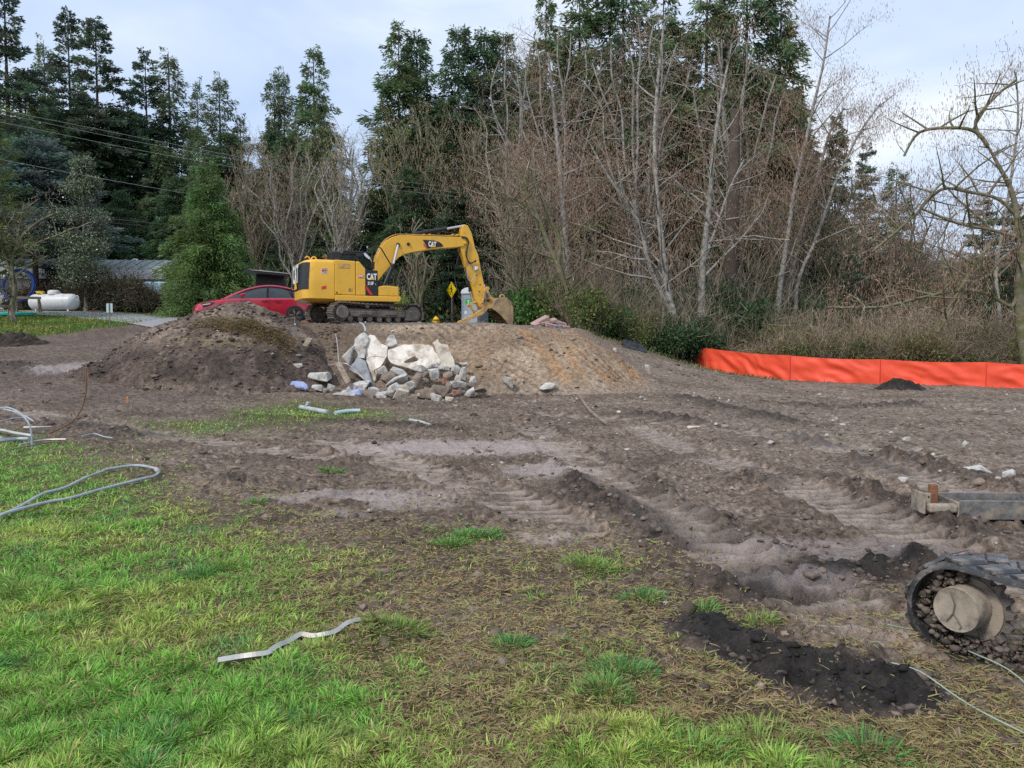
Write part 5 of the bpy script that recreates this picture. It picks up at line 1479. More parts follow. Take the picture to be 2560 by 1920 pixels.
RUB = [  # zoom x, y, w, h, material, tilt, label
    (200, 283, 150, 95, 'concrete', -38, 'thick grey slab tilted against the left end of the white wall'),
    (240, 545, 195, 95, 'concrete', -16, 'long pale block lying at the lower left of the rubble heap'),
    (215, 606, 125, 55, 'concrete_bl', -8, 'blue painted slab face down in front of the long pale block'),
    (155, 655, 205, 38, 'concrete', -3, 'flat thin slab at the very foot of the rubble'),
    (365, 585, 90, 80, 'concrete', 10, 'cube shaped grey block right of the blue slab'),
    (25, 537, 60, 52, 'concrete', 6, 'small grey block standing left of the rubble heap by the stake'),
    (318, 655, 110, 62, 'concrete_b', 14, 'brown stained block sunk in mud at the foot of the heap'),
    (478, 462, 115, 105, 'concrete_b', 22, 'brown sided block leaning below the middle of the white wall'),
    (545, 372, 190, 100, 'concrete', 33, 'large diagonal grey slab across the middle of the white wall'),
    (545, 492, 175, 85, 'concrete', -14, 'broad pale slab in the centre of the heap'),
    (690, 380, 160, 58, 'concrete', 5, 'level slab resting against the right wall'),
    (668, 322, 105, 85, 'concrete_b', 20, 'wedge of brown concrete propped on the level slab'),
    (825, 358, 95, 50, 'concrete', 3, 'pale lump at the foot of the right wall'),
    (842, 430, 82, 85, 'concrete', 0, 'upright cracked block below the right wall'),
    (718, 502, 78, 120, 'concrete_b', -20, 'tall brown block leaning left in the middle of the heap'),
    (575, 615, 105, 112, 'concrete_c', 8, 'large cream block at the front of the heap'),
    (600, 540, 100, 50, 'concrete_c', 12, 'cream topped slab behind the large cream block'),
    (455, 590, 130, 60, 'concrete', 5, 'pale block between the grey cube and the cream block'),
    (420, 625, 80, 60, 'concrete', -10, 'grey block under the pale slab at the front'),
    (672, 612, 82, 48, 'concrete_b', 4, 'low brown block right of the large cream block'),
    (770, 582, 160, 75, 'concrete_b', -4, 'wide brown boulder like lump in the front row'),
    (745, 598, 75, 38, 'concrete_c', 0, 'small cream slab set into the wide brown lump'),
    (890, 572, 130, 92, 'concrete_b', 6, 'rounded brown lump with a curved crack'),
    (860, 645, 92, 78, 'concrete', -6, 'clean grey block alone in front of the heap'),
    (962, 652, 58, 42, 'concrete_c', 10, 'small cream block right of the clean grey block'),
    (1002, 400, 95, 80, 'concrete', -5, 'grey block on the upper right of the heap'),
    (1030, 462, 52, 62, 'concrete_c', 0, 'narrow cream block below the upper right grey one'),
    (1066, 440, 52, 115, 'concrete', 6, 'tall thin slab at the right end of the wall'),
    (1126, 566, 82, 88, 'concrete', 14, 'steel grey block with a sharp corner at the right front'),
    (1152, 482, 66, 60, 'concrete', -10, 'pale block on the right shoulder of the heap'),
    (1030, 512, 135, 58, 'concrete', 8, 'long grey slab bedded in the right half of the heap'),
    (1200, 552, 115, 46, 'concrete_b', 4, 'last brown slab at the right end of the heap'),
    (952, 442, 72, 66, 'concrete_b', -8, 'dark brown block under the right wall'),
    (1150, 520, 90, 50, 'concrete_b', 2, 'brown lump beneath the right shoulder block'),
    (960, 540, 60, 80, 'concrete_b', 20, 'brown wedge between the two red bricks'),
    (655, 520, 90, 75, 'concrete', 30, 'grey slab edge on beside the tall brown block'),
    (520, 545, 110, 60, 'concrete', -28, 'tilted pale slab above the large cream block'),
    (330, 520, 90, 60, 'concrete_b', 10, 'brown block behind the long pale block'),
    (780, 480, 70, 40, 'concrete_b', 38, 'dark splinter leaning beneath the level slab'),
    (430, 400, 80, 60, 'concrete', -25, 'whitish piece broken from the left wall'),
    (920, 385, 90, 40, 'concrete', 4, 'thin slab jutting from the right wall foot'),
    (1075, 340, 60, 40, 'concrete', 35, 'jagged white piece on the bank right of the wall'),
    (130, 620, 45, 45, 'concrete', 0, 'small grey lump at the left foot of the heap'),
    (740, 430, 120, 40, 'concrete_b', -6, 'brown slab lying in shade under the level slab'),
]
for x, y, w, h, m, r, l in RUB:
    px, py = Z4(x, y)
    chunk(px, py, w / 3.175, h / 3.175, m, l, rot=r)
for x, y, w, h, r, l in ((927, 480, 26, 58, 8, 'red brick standing upright among the concrete'), (1006, 578, 24, 44, -4, 'red brick lower in the right side of the heap')):
    px, py = Z4(x, y); d = slope_y(py) - .25; p = W(px, py, d); sc = d / F / 3.175
    mb = MB(); mb.box((0, 0, 0), (w * sc, .09, h * sc)); o = mb.build('brick', M['brick'], bevel=.008); o.location = p; o.rotation_euler = (.2, math.radians(r), .3); props(o, l, 'brick', 'red bricks in the rubble')
for px, py, w, h, m, l in ((746, 990, 60, 20, 'concrete_bl', 'blue faced slab lying flat left of the rubble heap'), (802, 973, 50, 30, 'concrete', 'grey block behind the blue faced slab'), (795, 992, 28, 22, 'concrete', 'small grey block beside the blue faced slab'), (815, 990, 18, 15, 'concrete_b', 'little brown block right of the blue faced slab'), (748, 974, 20, 15, 'concrete', 'small pale stone behind the blue faced slab'), (1367, 965, 40, 18, 'concrete', 'flat pale stone alone on the mud right of the heap'), (1270, 955, 24, 26, 'concrete', 'narrow slab lying at the foot of the bank'), (1537, 892, 9, 12, 'concrete_c', 'small round stone on the bank flank'), (1617, 917, 11, 10, 'concrete', 'round stone on the dark verge')):
    chunk(px, py, w, h, m, l, slab=1.0, group=None, d=(22.6 if py > 900 else 27) if py < 985 else 21.9)
ROCKS = [(2262, 1210, 28, 20), (2440, 1180, 60, 22), (2520, 1195, 50, 30), (2300, 1125, 14, 10), (2265, 1105, 18, 12), (1668, 1512, 22, 14), (2068, 1098, 10, 12), (2125, 1137, 14, 9), (1548, 1035, 12, 9), (1735, 1075, 30, 8), (1568, 1127, 13, 8), (1828, 1228, 10, 5), (2228, 1082, 10, 6), (1165, 1585, 9, 6)]
RL = ['angular pale rock in the mud left of the steel trough', 'flat whitish slab at the right edge of the yard', 'pair like pale rock by the flat slab at the right edge', 'white pebble left of centre on the right mud', 'grey white stone on a ridge in the right mud', 'cream crumb of concrete beside the near black mud', 'small cream stone on a dark clod', 'white stone on a rut edge in the right mud', 'pale stone beside the loose stick', 'whitish smear of crushed concrete in the middle distance', 'white stone in the middle of the yard', 'small white scrap by a bluish one', 'tiny white stone on the right mud', 'pebble in the trampled grass']
for (px, py, w, h), l in zip(ROCKS, RL):
    g = G(px, py); chunk(px, py, w, h, 'concrete' if h > 9 else 'concrete_c', l, slab=1.0, group='loose rocks on the yard', name='rock', cat='rock', d=g.y)

def wall_slab(name, pts, d0, m, label, th=.22, lean=.42):
    zs = [W(px, py, d0).z for px, py in pts]; zm = min(zs)
    fr = []
    for (px, py) in pts:
        z = W(px, py, d0).z; d = d0 + (z - zm) * lean
        p = W(px, py, d); fr.append(p)
    n = len(fr)
    v = [tuple(p) for p in fr] + [(p.x, p.y + th, p.z - .08) for p in fr]
    mb = MB(); mb.add(v, [tuple(range(n))[::-1], tuple(range(n, 2 * n))] + [(i, (i + 1) % n, n + (i + 1) % n, n + i) for i in range(n)])
    return props(mb.build(name, M[m], bevel=.015), label, 'concrete wall', 'remains of the foundation wall')
def jag(pts, amp, seed):
    rs = random.Random(seed); o = []
    for (ax, ay), (bx, by) in zip(pts, pts[1:] + pts[:1]):
        n = max(1, int(math.hypot(bx - ax, by - ay) / 7))
        for k in range(n):
            t = k / n; o.append((ax + (bx - ax) * t + rs.uniform(-amp, amp), ay + (by - ay) * t + rs.uniform(-amp, amp)))
    return o
wall_slab('foundation_wall', jag([Z4(300, 150), Z4(330, 115), Z4(370, 120), Z4(420, 190), Z4(470, 200), Z4(468, 290), Z4(440, 340), Z4(390, 420), Z4(360, 520), Z4(330, 420), Z4(300, 300)], 1.2, 1), 22.75, 'concrete_w', 'left piece of whitewashed foundation wall with a pointed top')
wall_slab('foundation_wall', jag([Z4(472, 240), Z4(540, 215), Z4(600, 195), Z4(690, 192), Z4(800, 195), Z4(830, 210), Z4(850, 250), Z4(890, 300), Z4(880, 390), Z4(760, 400), Z4(620, 380), Z4(500, 340), Z4(472, 300)], 1.0, 2), 22.85, 'concrete_w', 'wide right piece of whitewashed foundation wall')
wall_slab('foundation_wall', jag([Z4(835, 180), Z4(870, 150), Z4(900, 190), Z4(950, 195), Z4(970, 250), Z4(1000, 320), Z4(1010, 370), Z4(960, 375), Z4(890, 390), Z4(885, 300), Z4(860, 250)], 1.5, 3), 22.72, 'concrete_c', 'cream broken end of the foundation wall beside the bank')
wall_slab('foundation_wall', jag([Z4(165, 390), Z4(235, 290), Z4(295, 320), Z4(330, 430), Z4(365, 530), Z4(330, 520), Z4(270, 460)], .8, 4), 22.6, 'concrete_g', 'smooth grey side of the foundation wall at lower left')
wall_slab('foundation_wall', jag([Z4(190, 215), Z4(225, 130), Z4(285, 95), Z4(325, 125), Z4(310, 190), Z4(290, 300), Z4(240, 290), Z4(215, 240)], 2.0, 5), 23.0, 'concrete', 'crumbled grey top left corner of the foundation wall')
wall_slab('foundation_wall', jag([Z4(450, 180), Z4(490, 115), Z4(525, 110), Z4(548, 185), Z4(500, 215), Z4(470, 210)], 1.6, 6), 23.3, 'concrete', 'separate grey fragment of wall sticking out above the gap')
def stick(name, pts, r, m, label, cat, group=None, n=6, sm=4):
    mb = MB(); mb.tube(smooth_path(pts, sm), r, n); return props(mb.build(name, M[m], smooth=True), label, cat, group)
def Zp(x, y, d): return W(*Z4(x, y), d)
stick('pipe_stub', [Zp(296, 90, 23.7), Zp(294, 60, 23.75), Zp(275, 32, 23.8), Zp(247, 22, 23.8)], .03, 'pvc', 'bent grey pipe sticking out of the bank above the left wall', 'pipe', n=8)
stick('reinforcing_bar', [Zp(455, 298, 22.4), Zp(400, 290, 22.35), Zp(345, 290, 22.3), Zp(310, 310, 22.35)], .012, 'conduit', 'thin bar across the left wall piece', 'reinforcing bar', 'bars in the rubble')
stick('reinforcing_bar', [Zp(0, 358, 22.9), Zp(80, 346, 22.3), Zp(140, 345, 22.0), Zp(200, 385, 22.0), Zp(285, 468, 21.9)], .012, 'alu', 'long pale bar bent over the left side of the heap', 'reinforcing bar', 'bars in the rubble')
stick('reinforcing_bar', [Zp(443, 335, 22.3), Zp(420, 370, 22.3), Zp(370, 400, 22.3), Zp(375, 430, 22.3)], .014, 'rust', 'rusty curved bar on the left wall piece', 'reinforcing bar', 'bars in the rubble')
stick('reinforcing_bar', [Zp(84, 330, 23.0), Zp(75, 200, 23.3), Zp(60, 108, 23.5)], .012, 'alu', 'upright pale wire standing in the slope left of the wall', 'reinforcing bar', 'bars in the rubble')
stick('reinforcing_bar', [Zp(500, 110, 23.3), Zp(502, 90, 23.3), Zp(535, 80, 23.3)], .012, 'alu', 'hooked wire on top of the separate wall fragment', 'reinforcing bar', 'bars in the rubble')
def plank(name, a, b, w, th, m, label, cat='plank', up=Vector((0, -1, .3))):
    d = (b - a); l = d.length; d.normalize(); s = d.cross(up).normalized(); n = s.cross(d)
    mb = MB(); mb.m = Matrix((( d.x, s.x, n.x, (a.x+b.x)/2), (d.y, s.y, n.y, (a.y+b.y)/2), (d.z, s.z, n.z, (a.z+b.z)/2), (0,0,0,1)))
    mb.box((0, 0, 0), (l, w, th)); return props(mb.build(name, M[m], bevel=.006), label, cat)
plank('plank', Zp(80, 340, 22.7), Zp(165, 500, 21.9), .16, .05, 'concrete_b', 'pinkish plank leaning on the slope left of the wall')
plank('plank', W(762, 868, 23.2), W(775, 848, 23.6), .16, .10, 'wood', 'short dark timber stuck in the bank below the car')
# pink rubble on the far right of the bank
def pp(px, py, w, h, rot, m, label, d=27.6):
    p = W(px, py, d); sc = d / F
    z = float(bank_z(np.array([p.x]), np.array([p.y]))[0])
    mb = MB(); mb.box((0, 0, 0), (w * sc, w * sc * .55, h * sc)); o = mb.build('paving_slab', M[m], bevel=.01); o.location = (p.x, p.y, max(p.z, z + .05)); o.rotation_euler = (.25, math.radians(rot), .2); props(o, label, 'paving slab', 'pink slabs dumped at the bank edge')
pp(1350, 803, 46, 8, -27, 'pink', 'long pink slab tilted steeply on the left of the pile')
pp(1371, 804, 42, 7, -12, 'pink', 'pink slab lying across the top of the pile')
pp(1402, 808, 28, 7, 18, 'pink', 'pink slab sloping down to the right')
pp(1377, 814, 26, 9, 14, 'pink', 'short pink slab in the middle of the pile', 27.2)
pp(1343, 814, 14, 7, -20, 'pink', 'small pink piece at the left foot of the pile', 27.2)
pp(1416, 818, 16, 5, 5, 'pink', 'small pink piece at the right end of the pile', 27.2)
pp(1386, 816, 40, 8, 2, 'concrete_g', 'dark slab underneath the pink pieces', 27.5)

# survey stakes and rods
def stake(px, py0, py1, d, w, m, label, lean=0, tip=None):
    a = W(px, py1, d); b = W(px + lean, py0, d)
    z = fz(a.x, a.y); a = Vector((a.x, a.y, min(a.z, z) - .08))
    t = thing('survey_stake', label, 'stake', a, 0, None)
    mb = MB(); v = b - a; mb.tube([(0, 0, 0), tuple(v)], w * .7, 4); mb.build('shaft', M[m], t)
    if tip:
        mb = MB(); mb.tube([tuple(v * .72), tuple(v * 1.01)], w * .78, 4); mb.build('tip', M[tip], t)
g = G(319, 1042)
stake(319, 991, 1042, g.y, .022, 'wood', 'stake with an orange painted tip by the grass strip', tip='tip_orange')
g = G(325, 1043)
stake(325, 1000, 1043, g.y - .05, .02, 'wood', 'plain leaning stake beside the orange tipped one', lean=8)
stake(224, 908, 962, 21.5, .026, 'wood', 'tall grey stake leaning in the mud on the left', lean=-9)
stake(737, 797, 833, 24.6, .035, 'grey_post', 'stubby post with a white band on the bank below the car', tip=None)
p = W(737, 812, 24.55)
mb = MB(); mb.box((p.x, p.y, p.z), (.062, .062, .07)); props(mb.build('white_band', M['white']), 'white band tied round the stubby post', 'band')
stick('bent_rod', [G(124, 1090) + Vector((0, 0, .05)), G(165, 1072) + Vector((0, 0, .06)), W(185, 1050, 14.9), W(205, 1020, 14.9), W(214, 985, 14.9), W(216, 955, 14.9), W(215, 920, 14.9)], .014, 'rust', 'rusty rod curving up out of the scrap at the left', 'rod')
stick('loose_stick', [onfloor(G(1449, 1003), .03), onfloor(G(1470, 1030), .05), onfloor(G(1492, 1047), .06), onfloor(G(1518, 1066), .03)], .035, 'wood', 'bare pole lying slantwise in the middle of the yard', 'pole', n=7)
stick('loose_branch', [onfloor(W(495, 805, 30), .05), onfloor(W(510, 812, 29.6), .25), W(488, 790, 30)], .04, 'wood', 'short bent branch beside the nose of the red car', 'branch')

# ------------------------------------------------------------------ pipes, hoses and scrap on the grass
def ground_path(px, dz, k=.0): return [onfloor(G(a, b), dz) for a, b in px]
o = stick('conduit', ground_path([(-60, 1330), (0, 1302), (45, 1280), (70, 1266), (110, 1245), (160, 1232), (215, 1205), (255, 1190), (262, 1185), (300, 1178), (345, 1174), (385, 1183), (398, 1188), (385, 1200), (350, 1210), (310, 1218), (250, 1233), (180, 1253), (118, 1264), (60, 1285), (0, 1300), (-60, 1322)], .045), .017, 'conduit', 'long loop of grey conduit lying in the near left grass', 'conduit', n=8)
mb = MB(); a = onfloor(G(389, 1182), .047); b = onfloor(G(397, 1190), .047); mb.cyl(a, b, .025, .025, 10); props(mb.build('coupling', M['alu'], smooth=True), 'metal coupling at the bend of the grey conduit loop', 'coupling')
def flatbar():
    pts = [(545, 1673), (600, 1663), (640, 1660), (668, 1652), (690, 1636), (720, 1615), (750, 1600), (780, 1601), (812, 1602), (840, 1592), (868, 1578), (898, 1561)]
    P = smooth_path([onfloor(G(a, b), .035) for a, b in pts], 4)
    mb = MB(); mb.tube(P, .020, 4, squash=.9); props(mb.build('metal_strip', M['alu']), 'crooked aluminium strip lying in the near grass', 'metal strip')
flatbar()
stick('drain_pipe', [onfloor(G(753, 1029), .06), onfloor(G(822, 1040), .06)], .055, 'pvc', 'fat grey drain pipe on the green strip below the rubble', 'pipe', n=10)
stick('pipe_branch', [onfloor(G(766, 1031), .08), onfloor(G(772, 1031), .2)], .05, 'pvc', 'short side branch standing on the fat drain pipe', 'pipe', n=10)
stick('pale_pipe', [onfloor(G(838, 1040), .04), onfloor(G(870, 1037), .05), onfloor(G(900, 1036), .04)], .05, 'sign_back', 'pale greenish pipe beside the fat drain pipe', 'pipe', n=8)
stick('thin_pipe', [onfloor(G(1024, 1054), .04), onfloor(G(1050, 1058), .04), onfloor(G(1076, 1064), .03)], .03, 'pvc', 'thin grey pipe at the right end of the green strip', 'pipe', n=8)
SC = [([(-90, 1078), (0, 1085), (40, 1092), (82, 1096)], .03, 'alu', .10, 'broad pale strip in the scrap at the left edge'), ([(-60, 1045), (20, 1058), (60, 1066), (85, 1080)], .018, 'conduit', .22, 'bowed grey tube on top of the left scrap'),
      ([(-60, 1112), (0, 1108), (40, 1102), (72, 1102)], .035, 'conduit', .07, 'fat grey tube at the front of the left scrap'), ([(-40, 1085), (10, 1078), (40, 1074), (68, 1071)], .014, 'conduit', .2, 'thin straight tube across the left scrap'),
      ([(50, 1115), (90, 1105), (120, 1102), (165, 1102)], .014, 'alu', .05, 'pale rod pointing right out of the left scrap'), ([(20, 1136), (60, 1125), (100, 1115), (128, 1108)], .012, 'wood', .06, 'thin brown rod at the front of the left scrap'),
      ([(-50, 1100), (0, 1099), (38, 1100)], .045, 'tarp', .04, 'black flat bar in the left scrap'), ([(205, 1093), (235, 1088), (262, 1095), (282, 1102)], .012, 'conduit', .05, 'short bent wire lying right of the scrap'), ([(60, 1082), (95, 1081), (128, 1079)], .02, 'alu', .12, 'pale bar with a dark end in the left scrap')]
for pts, r, m, dz, l in SC:
    stick('scrap_tube', [onfloor(G(a, b), dz) for a, b in pts], r, m, l, 'scrap tube', 'scrap metal at the left edge')
pts = [onfloor(G(83, 1120), .02)]
q = G(80, 1120); stick('scrap_hoop', [onfloor(q, 0), Vector((q.x - .02, q.y, .35)), Vector((q.x - .25, q.y + .1, .55)), Vector((q.x - .6, q.y + .3, .62)), Vector((q.x - 1.0, q.y + .5, .5)), Vector((q.x - 1.3, q.y + .6, .3))], .014, 'conduit', 'thin hoop of conduit arching over the left scrap', 'scrap tube', 'scrap metal at the left edge')
stick('marking_string', [Vector((2.05, 4.12, .12)), onfloor(G(2340, 1610), .02), onfloor(G(2430, 1660), .05), onfloor(G(2520, 1710), .03), onfloor(G(2600, 1760), .02)], .004, 'line_green', 'thin pale string stretched past the near crawler track', 'string', 'strings on the ground', n=5)
stick('marking_string', [onfloor(G(2228, 1704), .03), onfloor(G(2300, 1725), .03), onfloor(G(2400, 1778), .04), onfloor(G(2480, 1820), .03), onfloor(G(2600, 1880), .03)], .004, 'line_green', 'thin pale string across the dry grass at the bottom right', 'string', 'strings on the ground', n=5)

# black plastic sheet at the foot of the wood
def tarp_sheet():
    n, m = 26, 12
    u, w = np.meshgrid(np.linspace(0, 1, n), np.linspace(0, 1, m))
    a = W(1556, 882, 31); b = W(1615, 882, 31)
    x = a.x + (b.x - a.x) * u + .1 * fbm(u * 5, w * 5, 1, 2, 701); y = a.y - .3 + 1.0 * w
    z = floor_z(x.ravel(), y.ravel()).reshape(x.shape) + .02 + np.sin(np.pi * u) ** .6 * np.sin(np.pi * w) ** .6 * (.22 + .5 * fbm(u * 6, w * 4, 1, 3, 702))
    i = np.arange(m - 1)[:, None]; j = np.arange(n - 1)[None]
    q = np.stack([i * n + j, i * n + j + 1, (i + 1) * n + j + 1, (i + 1) * n + j], -1).reshape(-1, 4)
    props(mesh_np('plastic_sheet', np.stack([x, y, z], -1).reshape(-1, 3), q, M['tarp']), 'crumpled black plastic sheet at the foot of the wood', 'plastic sheet')
tarp_sheet()
def mud_pile(px, py, d, r, h, label, c0):
    p = W(px, py, d); n = 34
    u, w = np.meshgrid(np.linspace(-1, 1, n), np.linspace(-1, 1, n))
    x = p.x + u * r; y = p.y + w * r * .7; rr = np.hypot(u, w)
    z = floor_z(x.ravel(), y.ravel()).reshape(x.shape) + h * np.clip(1 - rr ** 1.6, -.1, 1) * (.8 + 1.1 * fbm(x, y, 3.5, 3, 711)) - .03
    col = mixc(np.repeat(C(*c0), n * n, 0), C(.03, .025, .022), sstep(-.2, .3, fbm(x.ravel(), y.ravel(), 5, 3, 712)))
    i = np.arange(n - 1)[:, None]; j = np.arange(n - 1)[None]
    q = np.stack([i * n + j, i * n + j + 1, (i + 1) * n + j + 1, (i + 1) * n + j], -1).reshape(-1, 4)
    props(mesh_np('mud_pile', np.stack([x, y, z], -1).reshape(-1, 3), q, M['mud'], col=np.concatenate([col, np.zeros((n * n, 1))], 1)), label, 'mud pile')
mud_pile(2250, 958, 27.3, .95, .42, 'dark heap of mud against the orange fence', (.06, .05, .043))
mud_pile(20, 850, 30, 1.6, .5, 'low dark spoil mound on the lawn edge at far left', (.08, .06, .045))

# ------------------------------------------------------------------ steel trough at the right
def trough():
    a = G(2396, 1312); d = a.y
    t = thing('steel_trough', 'scratched grey steel trough with a hinge bracket lying in the mud', 'steel trough', (a.x, a.y, .05), math.radians(-2))
    H = .175
    def part(name, boxes, m, bev=.006):
        mb = MB()
        for c, s in boxes: mb.box(c, s)
        return mb.build(name, M[m], t, bevel=bev)
    part('front_plate', [((.75, 0, H / 2), (1.5, .022, H))], 'box_steel')
    part('back_plate', [((.72, .36, H / 2 + .005), (1.6, .022, H))], 'box_steel')
    part('bottom_plate', [((.75, .18, .012), (1.48, .336, .02))], 'box_steel')
    part('end_plate', [((-.012, .17, H / 2 - .005), (.02, .38, H - .015))], 'dry_mud_steel')
    mb = MB(); mb.box((-.155, -.0, .105), (.25, .09, .075)); mb.build('hinge_arm', M['dry_mud_steel'], t, bevel=.018)
    part('bracket', [((-.305, .12, .14), (.02, .24, .19)), ((-.24, .14, .165), (.11, .02, .10)), ((-.14, .27, .14), (.16, .02, .17))], 'dry_mud_steel')
    mb = MB(); mb.box((-.155, .16, .145), (.062, .07, .29)); mb.build('upright_post', M['rust'], t, bevel=.005)
    for x in (-.27, -.21):
        mb = MB(); mb.lathe([(.002, -.006), (.008, -.006), (.008, 0), (.002, 0)], 8, 'y', (x, .13, .18)); mb.build('bolt', M['black'], t)
trough()

M['wet_rubber'] = mat('wet_muddy_rubber', (.045, .045, .047), .3, var=.3, vscale=9, dirt=(.20, .17, .145), dirt_amt=.35, dscale=9, bump=.25)
# ------------------------------------------------------------------ near crawler track at the right edge
def near_track():
    t = thing('crawler_undercarriage', 'mud caked rubber crawler track and drive cap of a machine at the right edge', 'crawler track')
    tx, ty = .58, -.815
    Cn = Vector((2.30, 3.92, 0))
    z0 = fz(2.3, 3.9) - .02
    t.matrix_world = Matrix(((tx, .815, 0, Cn.x), (ty, .58, 0, Cn.y), (0, 0, 1, z0), (0, 0, 0, 1)))     # local x along the track, local y inwards
    R, LT, WD = .262, 1.75, .36
    zc = R
    n = 150
    per = 2 * LT + 2 * math.pi * R
    def pt(s, r):
        s = s % per
        if s < LT: return (s, zc + r - .035 * math.sin(math.pi * min(1, s / LT)) , 0)
        s -= LT
        if s < math.pi * R: a = s / R; return (LT + math.sin(a) * r, zc + math.cos(a) * r, a)
        s -= math.pi * R
        if s < LT: return (LT - s, zc - r, math.pi)
        a = (s - LT) / R; return (-math.sin(a) * r, zc - math.cos(a) * r, math.pi + a)
    v = []
    ys = [0.0, .012, .05, WD - .05, WD - .012, WD]
    for k in range(n):
        for r_, yy in zip((R - .028, R - .002, R, R, R - .002, R - .028), ys):
            p = pt(k / n * per, r_); v.append((p[0], yy, p[1]))
        for r_, yy in zip((R - .034, R - .030, R - .034), (WD, WD / 2, 0)):
            p = pt(k / n * per, r_); v.append((p[0], yy, p[1]))
    m = 9
    f = [(k * m + j, k * m + (j + 1) % m, ((k + 1) % n) * m + (j + 1) % m, ((k + 1) % n) * m + j) for k in range(n) for j in range(m)]
    mb = MB(); mb.add(v, f); belt = mb.build('track_belt', M['wet_rubber'], t, smooth=True, angle=30)
    # tread lugs, staggered in two rows
    pitch = .155; nl = int(per / pitch)
    lg = MB(); w2 = WD * .46
    lg.prism([(-.060, 0), (-.046, .020), (.046, .020), (.060, 0)], -w2 / 2, w2 / 2)
    first = None
    for k in range(nl):
        for row in (0, 1):
            p = pt((k + .5 * row) * pitch, R - .004)
            if first is None: o = first = lg.build('tread_lug', M['wet_rubber'], belt, bevel=.004)
            else: o = first.copy(); COL.objects.link(o); o.parent = belt
            o.matrix_local = Matrix.Translation((p[0], .012 + w2 / 2 + row * (WD * .5 - .006), p[1])) @ Matrix.Rotation(p[2], 4, 'Y') @ Matrix.Rotation((.45 if row else -.45) , 4, 'Z')
    # sprocket, drive cap, frame
    mb = MB(); prof = []
    N = 17
    for k in range(N * 4):
        a = 2 * math.pi * k / (N * 4); r_ = (R - .05) if (k % 4) < 2 else (R - .085); prof.append((r_ * math.cos(a), zc + r_ * math.sin(a)))
    mb.prism(prof, .15, .20); sp = mb.build('sprocket', M['track_frame'], t)
    mb = MB(); mb.lathe([(.02, .14), (.17, .14), (.175, .22), (.02, .22)], 28, 'y', (0, 0, zc)); mb.build('drive_housing', M['dry_mud_steel'], t, smooth=True)
    mb = MB(); mb.lathe([(.004, .008), (.10, .006), (.113, .0), (.117, .012), (.117, .19), (.10, .2)], 36, 'y', (0, 0, zc + .02)); cap = mb.build('drive_cap', M['dry_mud_steel'], t, smooth=True, angle=30)
    mb = MB(); mb.tube([(-.03, .001, zc + .11), (-.005, .0, zc + .05), (-.012, .0, zc - .0), (-.045, .001, zc - .05)], .004, 5); mb.tube([(-.012, .0, zc - .0), (.03, .0, zc - .06), (.02, .0, zc - .075)], .003, 5); mb.build('groove_mark', M['track_steel'], cap)
    mb = MB(); mb.prism([(.30, zc + .10), (.36, zc + .12), (.42, zc + .12), (.44, zc + .02), (.42, zc - .14), (.36, zc - .16), (.345, zc - .05), (.30, zc + .02)], .03, .10); mb.build('frame_bracket', M['dry_mud_steel'], t, bevel=.012)
    mb = MB(); mb.box((.95, .18, zc + .0), (1.15, .17, .2)); mb.box((.95, .18, zc - .1), (1.1, .25, .04)); mb.build('track_frame', M['track_frame'], t, bevel=.02)
    for k in range(4):
        mb = MB(); mb.lathe([(.01, -.1), (.075, -.1), (.085, -.06), (.085, .06), (.075, .1), (.01, .1)], 16, 'y', (.5 + k * .28, .18, zc - .15)); mb.build('roller', M['track_steel'], t, smooth=True)
    mb = MB(); mb.lathe([(.01, -.1), (R - .06, -.1), (R - .05, .1), (.01, .1)], 22, 'y', (LT, .18, zc)); mb.build('idler', M['track_steel'], t, smooth=True)
    # mud packed inside the belt
    k = 1500; rr = np.random.default_rng(5)
    s = rr.random(k)
    a = rr.uniform(-math.pi * .5, math.pi * .62, k) + math.pi
    onb = rr.random(k) < .45
    x = np.where(onb, rr.uniform(0, .9, k), np.cos(a) * rr.uniform(.13, R - .05, k)); z = np.where(onb, .05 + .10 * rr.random(k) ** 2, zc + np.sin(a) * rr.uniform(.14, R - .05, k)); y = rr.uniform(.03, .26, k)
    kk = np.hypot(x, z - zc) > .14
    x, y, z = x[kk], y[kk], z[kk]; k = len(x)
    global rng
    col = mixc(np.repeat(C(.20, .16, .13), k, 0), C(.06, .05, .042), rr.random(k))
    o = lumps('packed_mud', np.stack([x, y, z], 1), np.minimum(rr.gamma(2, .006, k), .026), col, None, M['clod'], flat=.8, smooth=True)
    o.parent = t
near_track()

# ------------------------------------------------------------------ trees
def seg_mesh(segs, sides=4):
    """segs: rows of p0(3) p1(3) r0 r1 -> prisms"""
    S = np.asarray(segs, float)
    if len(S) == 0: return np.zeros((0, 3)), np.zeros((0, 4), int)
    p0, p1, r0, r1 = S[:, 0:3], S[:, 3:6], S[:, 6], S[:, 7]
    d = p1 - p0; d = d / np.maximum(np.linalg.norm(d, axis=1), 1e-9)[:, None]
    up = np.where(np.abs(d[:, 2:3]) < .9, np.array([[0, 0, 1.0]]), np.array([[1.0, 0, 0]]))
    a = np.cross(d, up); a /= np.linalg.norm(a, axis=1)[:, None]; b = np.cross(d, a)
    v = []
    for r, p in ((r0, p0), (r1, p1)):
        for k in range(sides):
            t = 2 * math.pi * k / sides
            v.append(p + (a * math.cos(t) + b * math.sin(t)) * r[:, None])
    v = np.stack(v, 1)
    n = len(S); o = (np.arange(n) * 2 * sides)[:, None]
    f = np.concatenate([np.array([[k, (k + 1) % sides, sides + (k + 1) % sides, sides + k]]) + o for k in range(sides)])
    return v.reshape(-1, 3), f
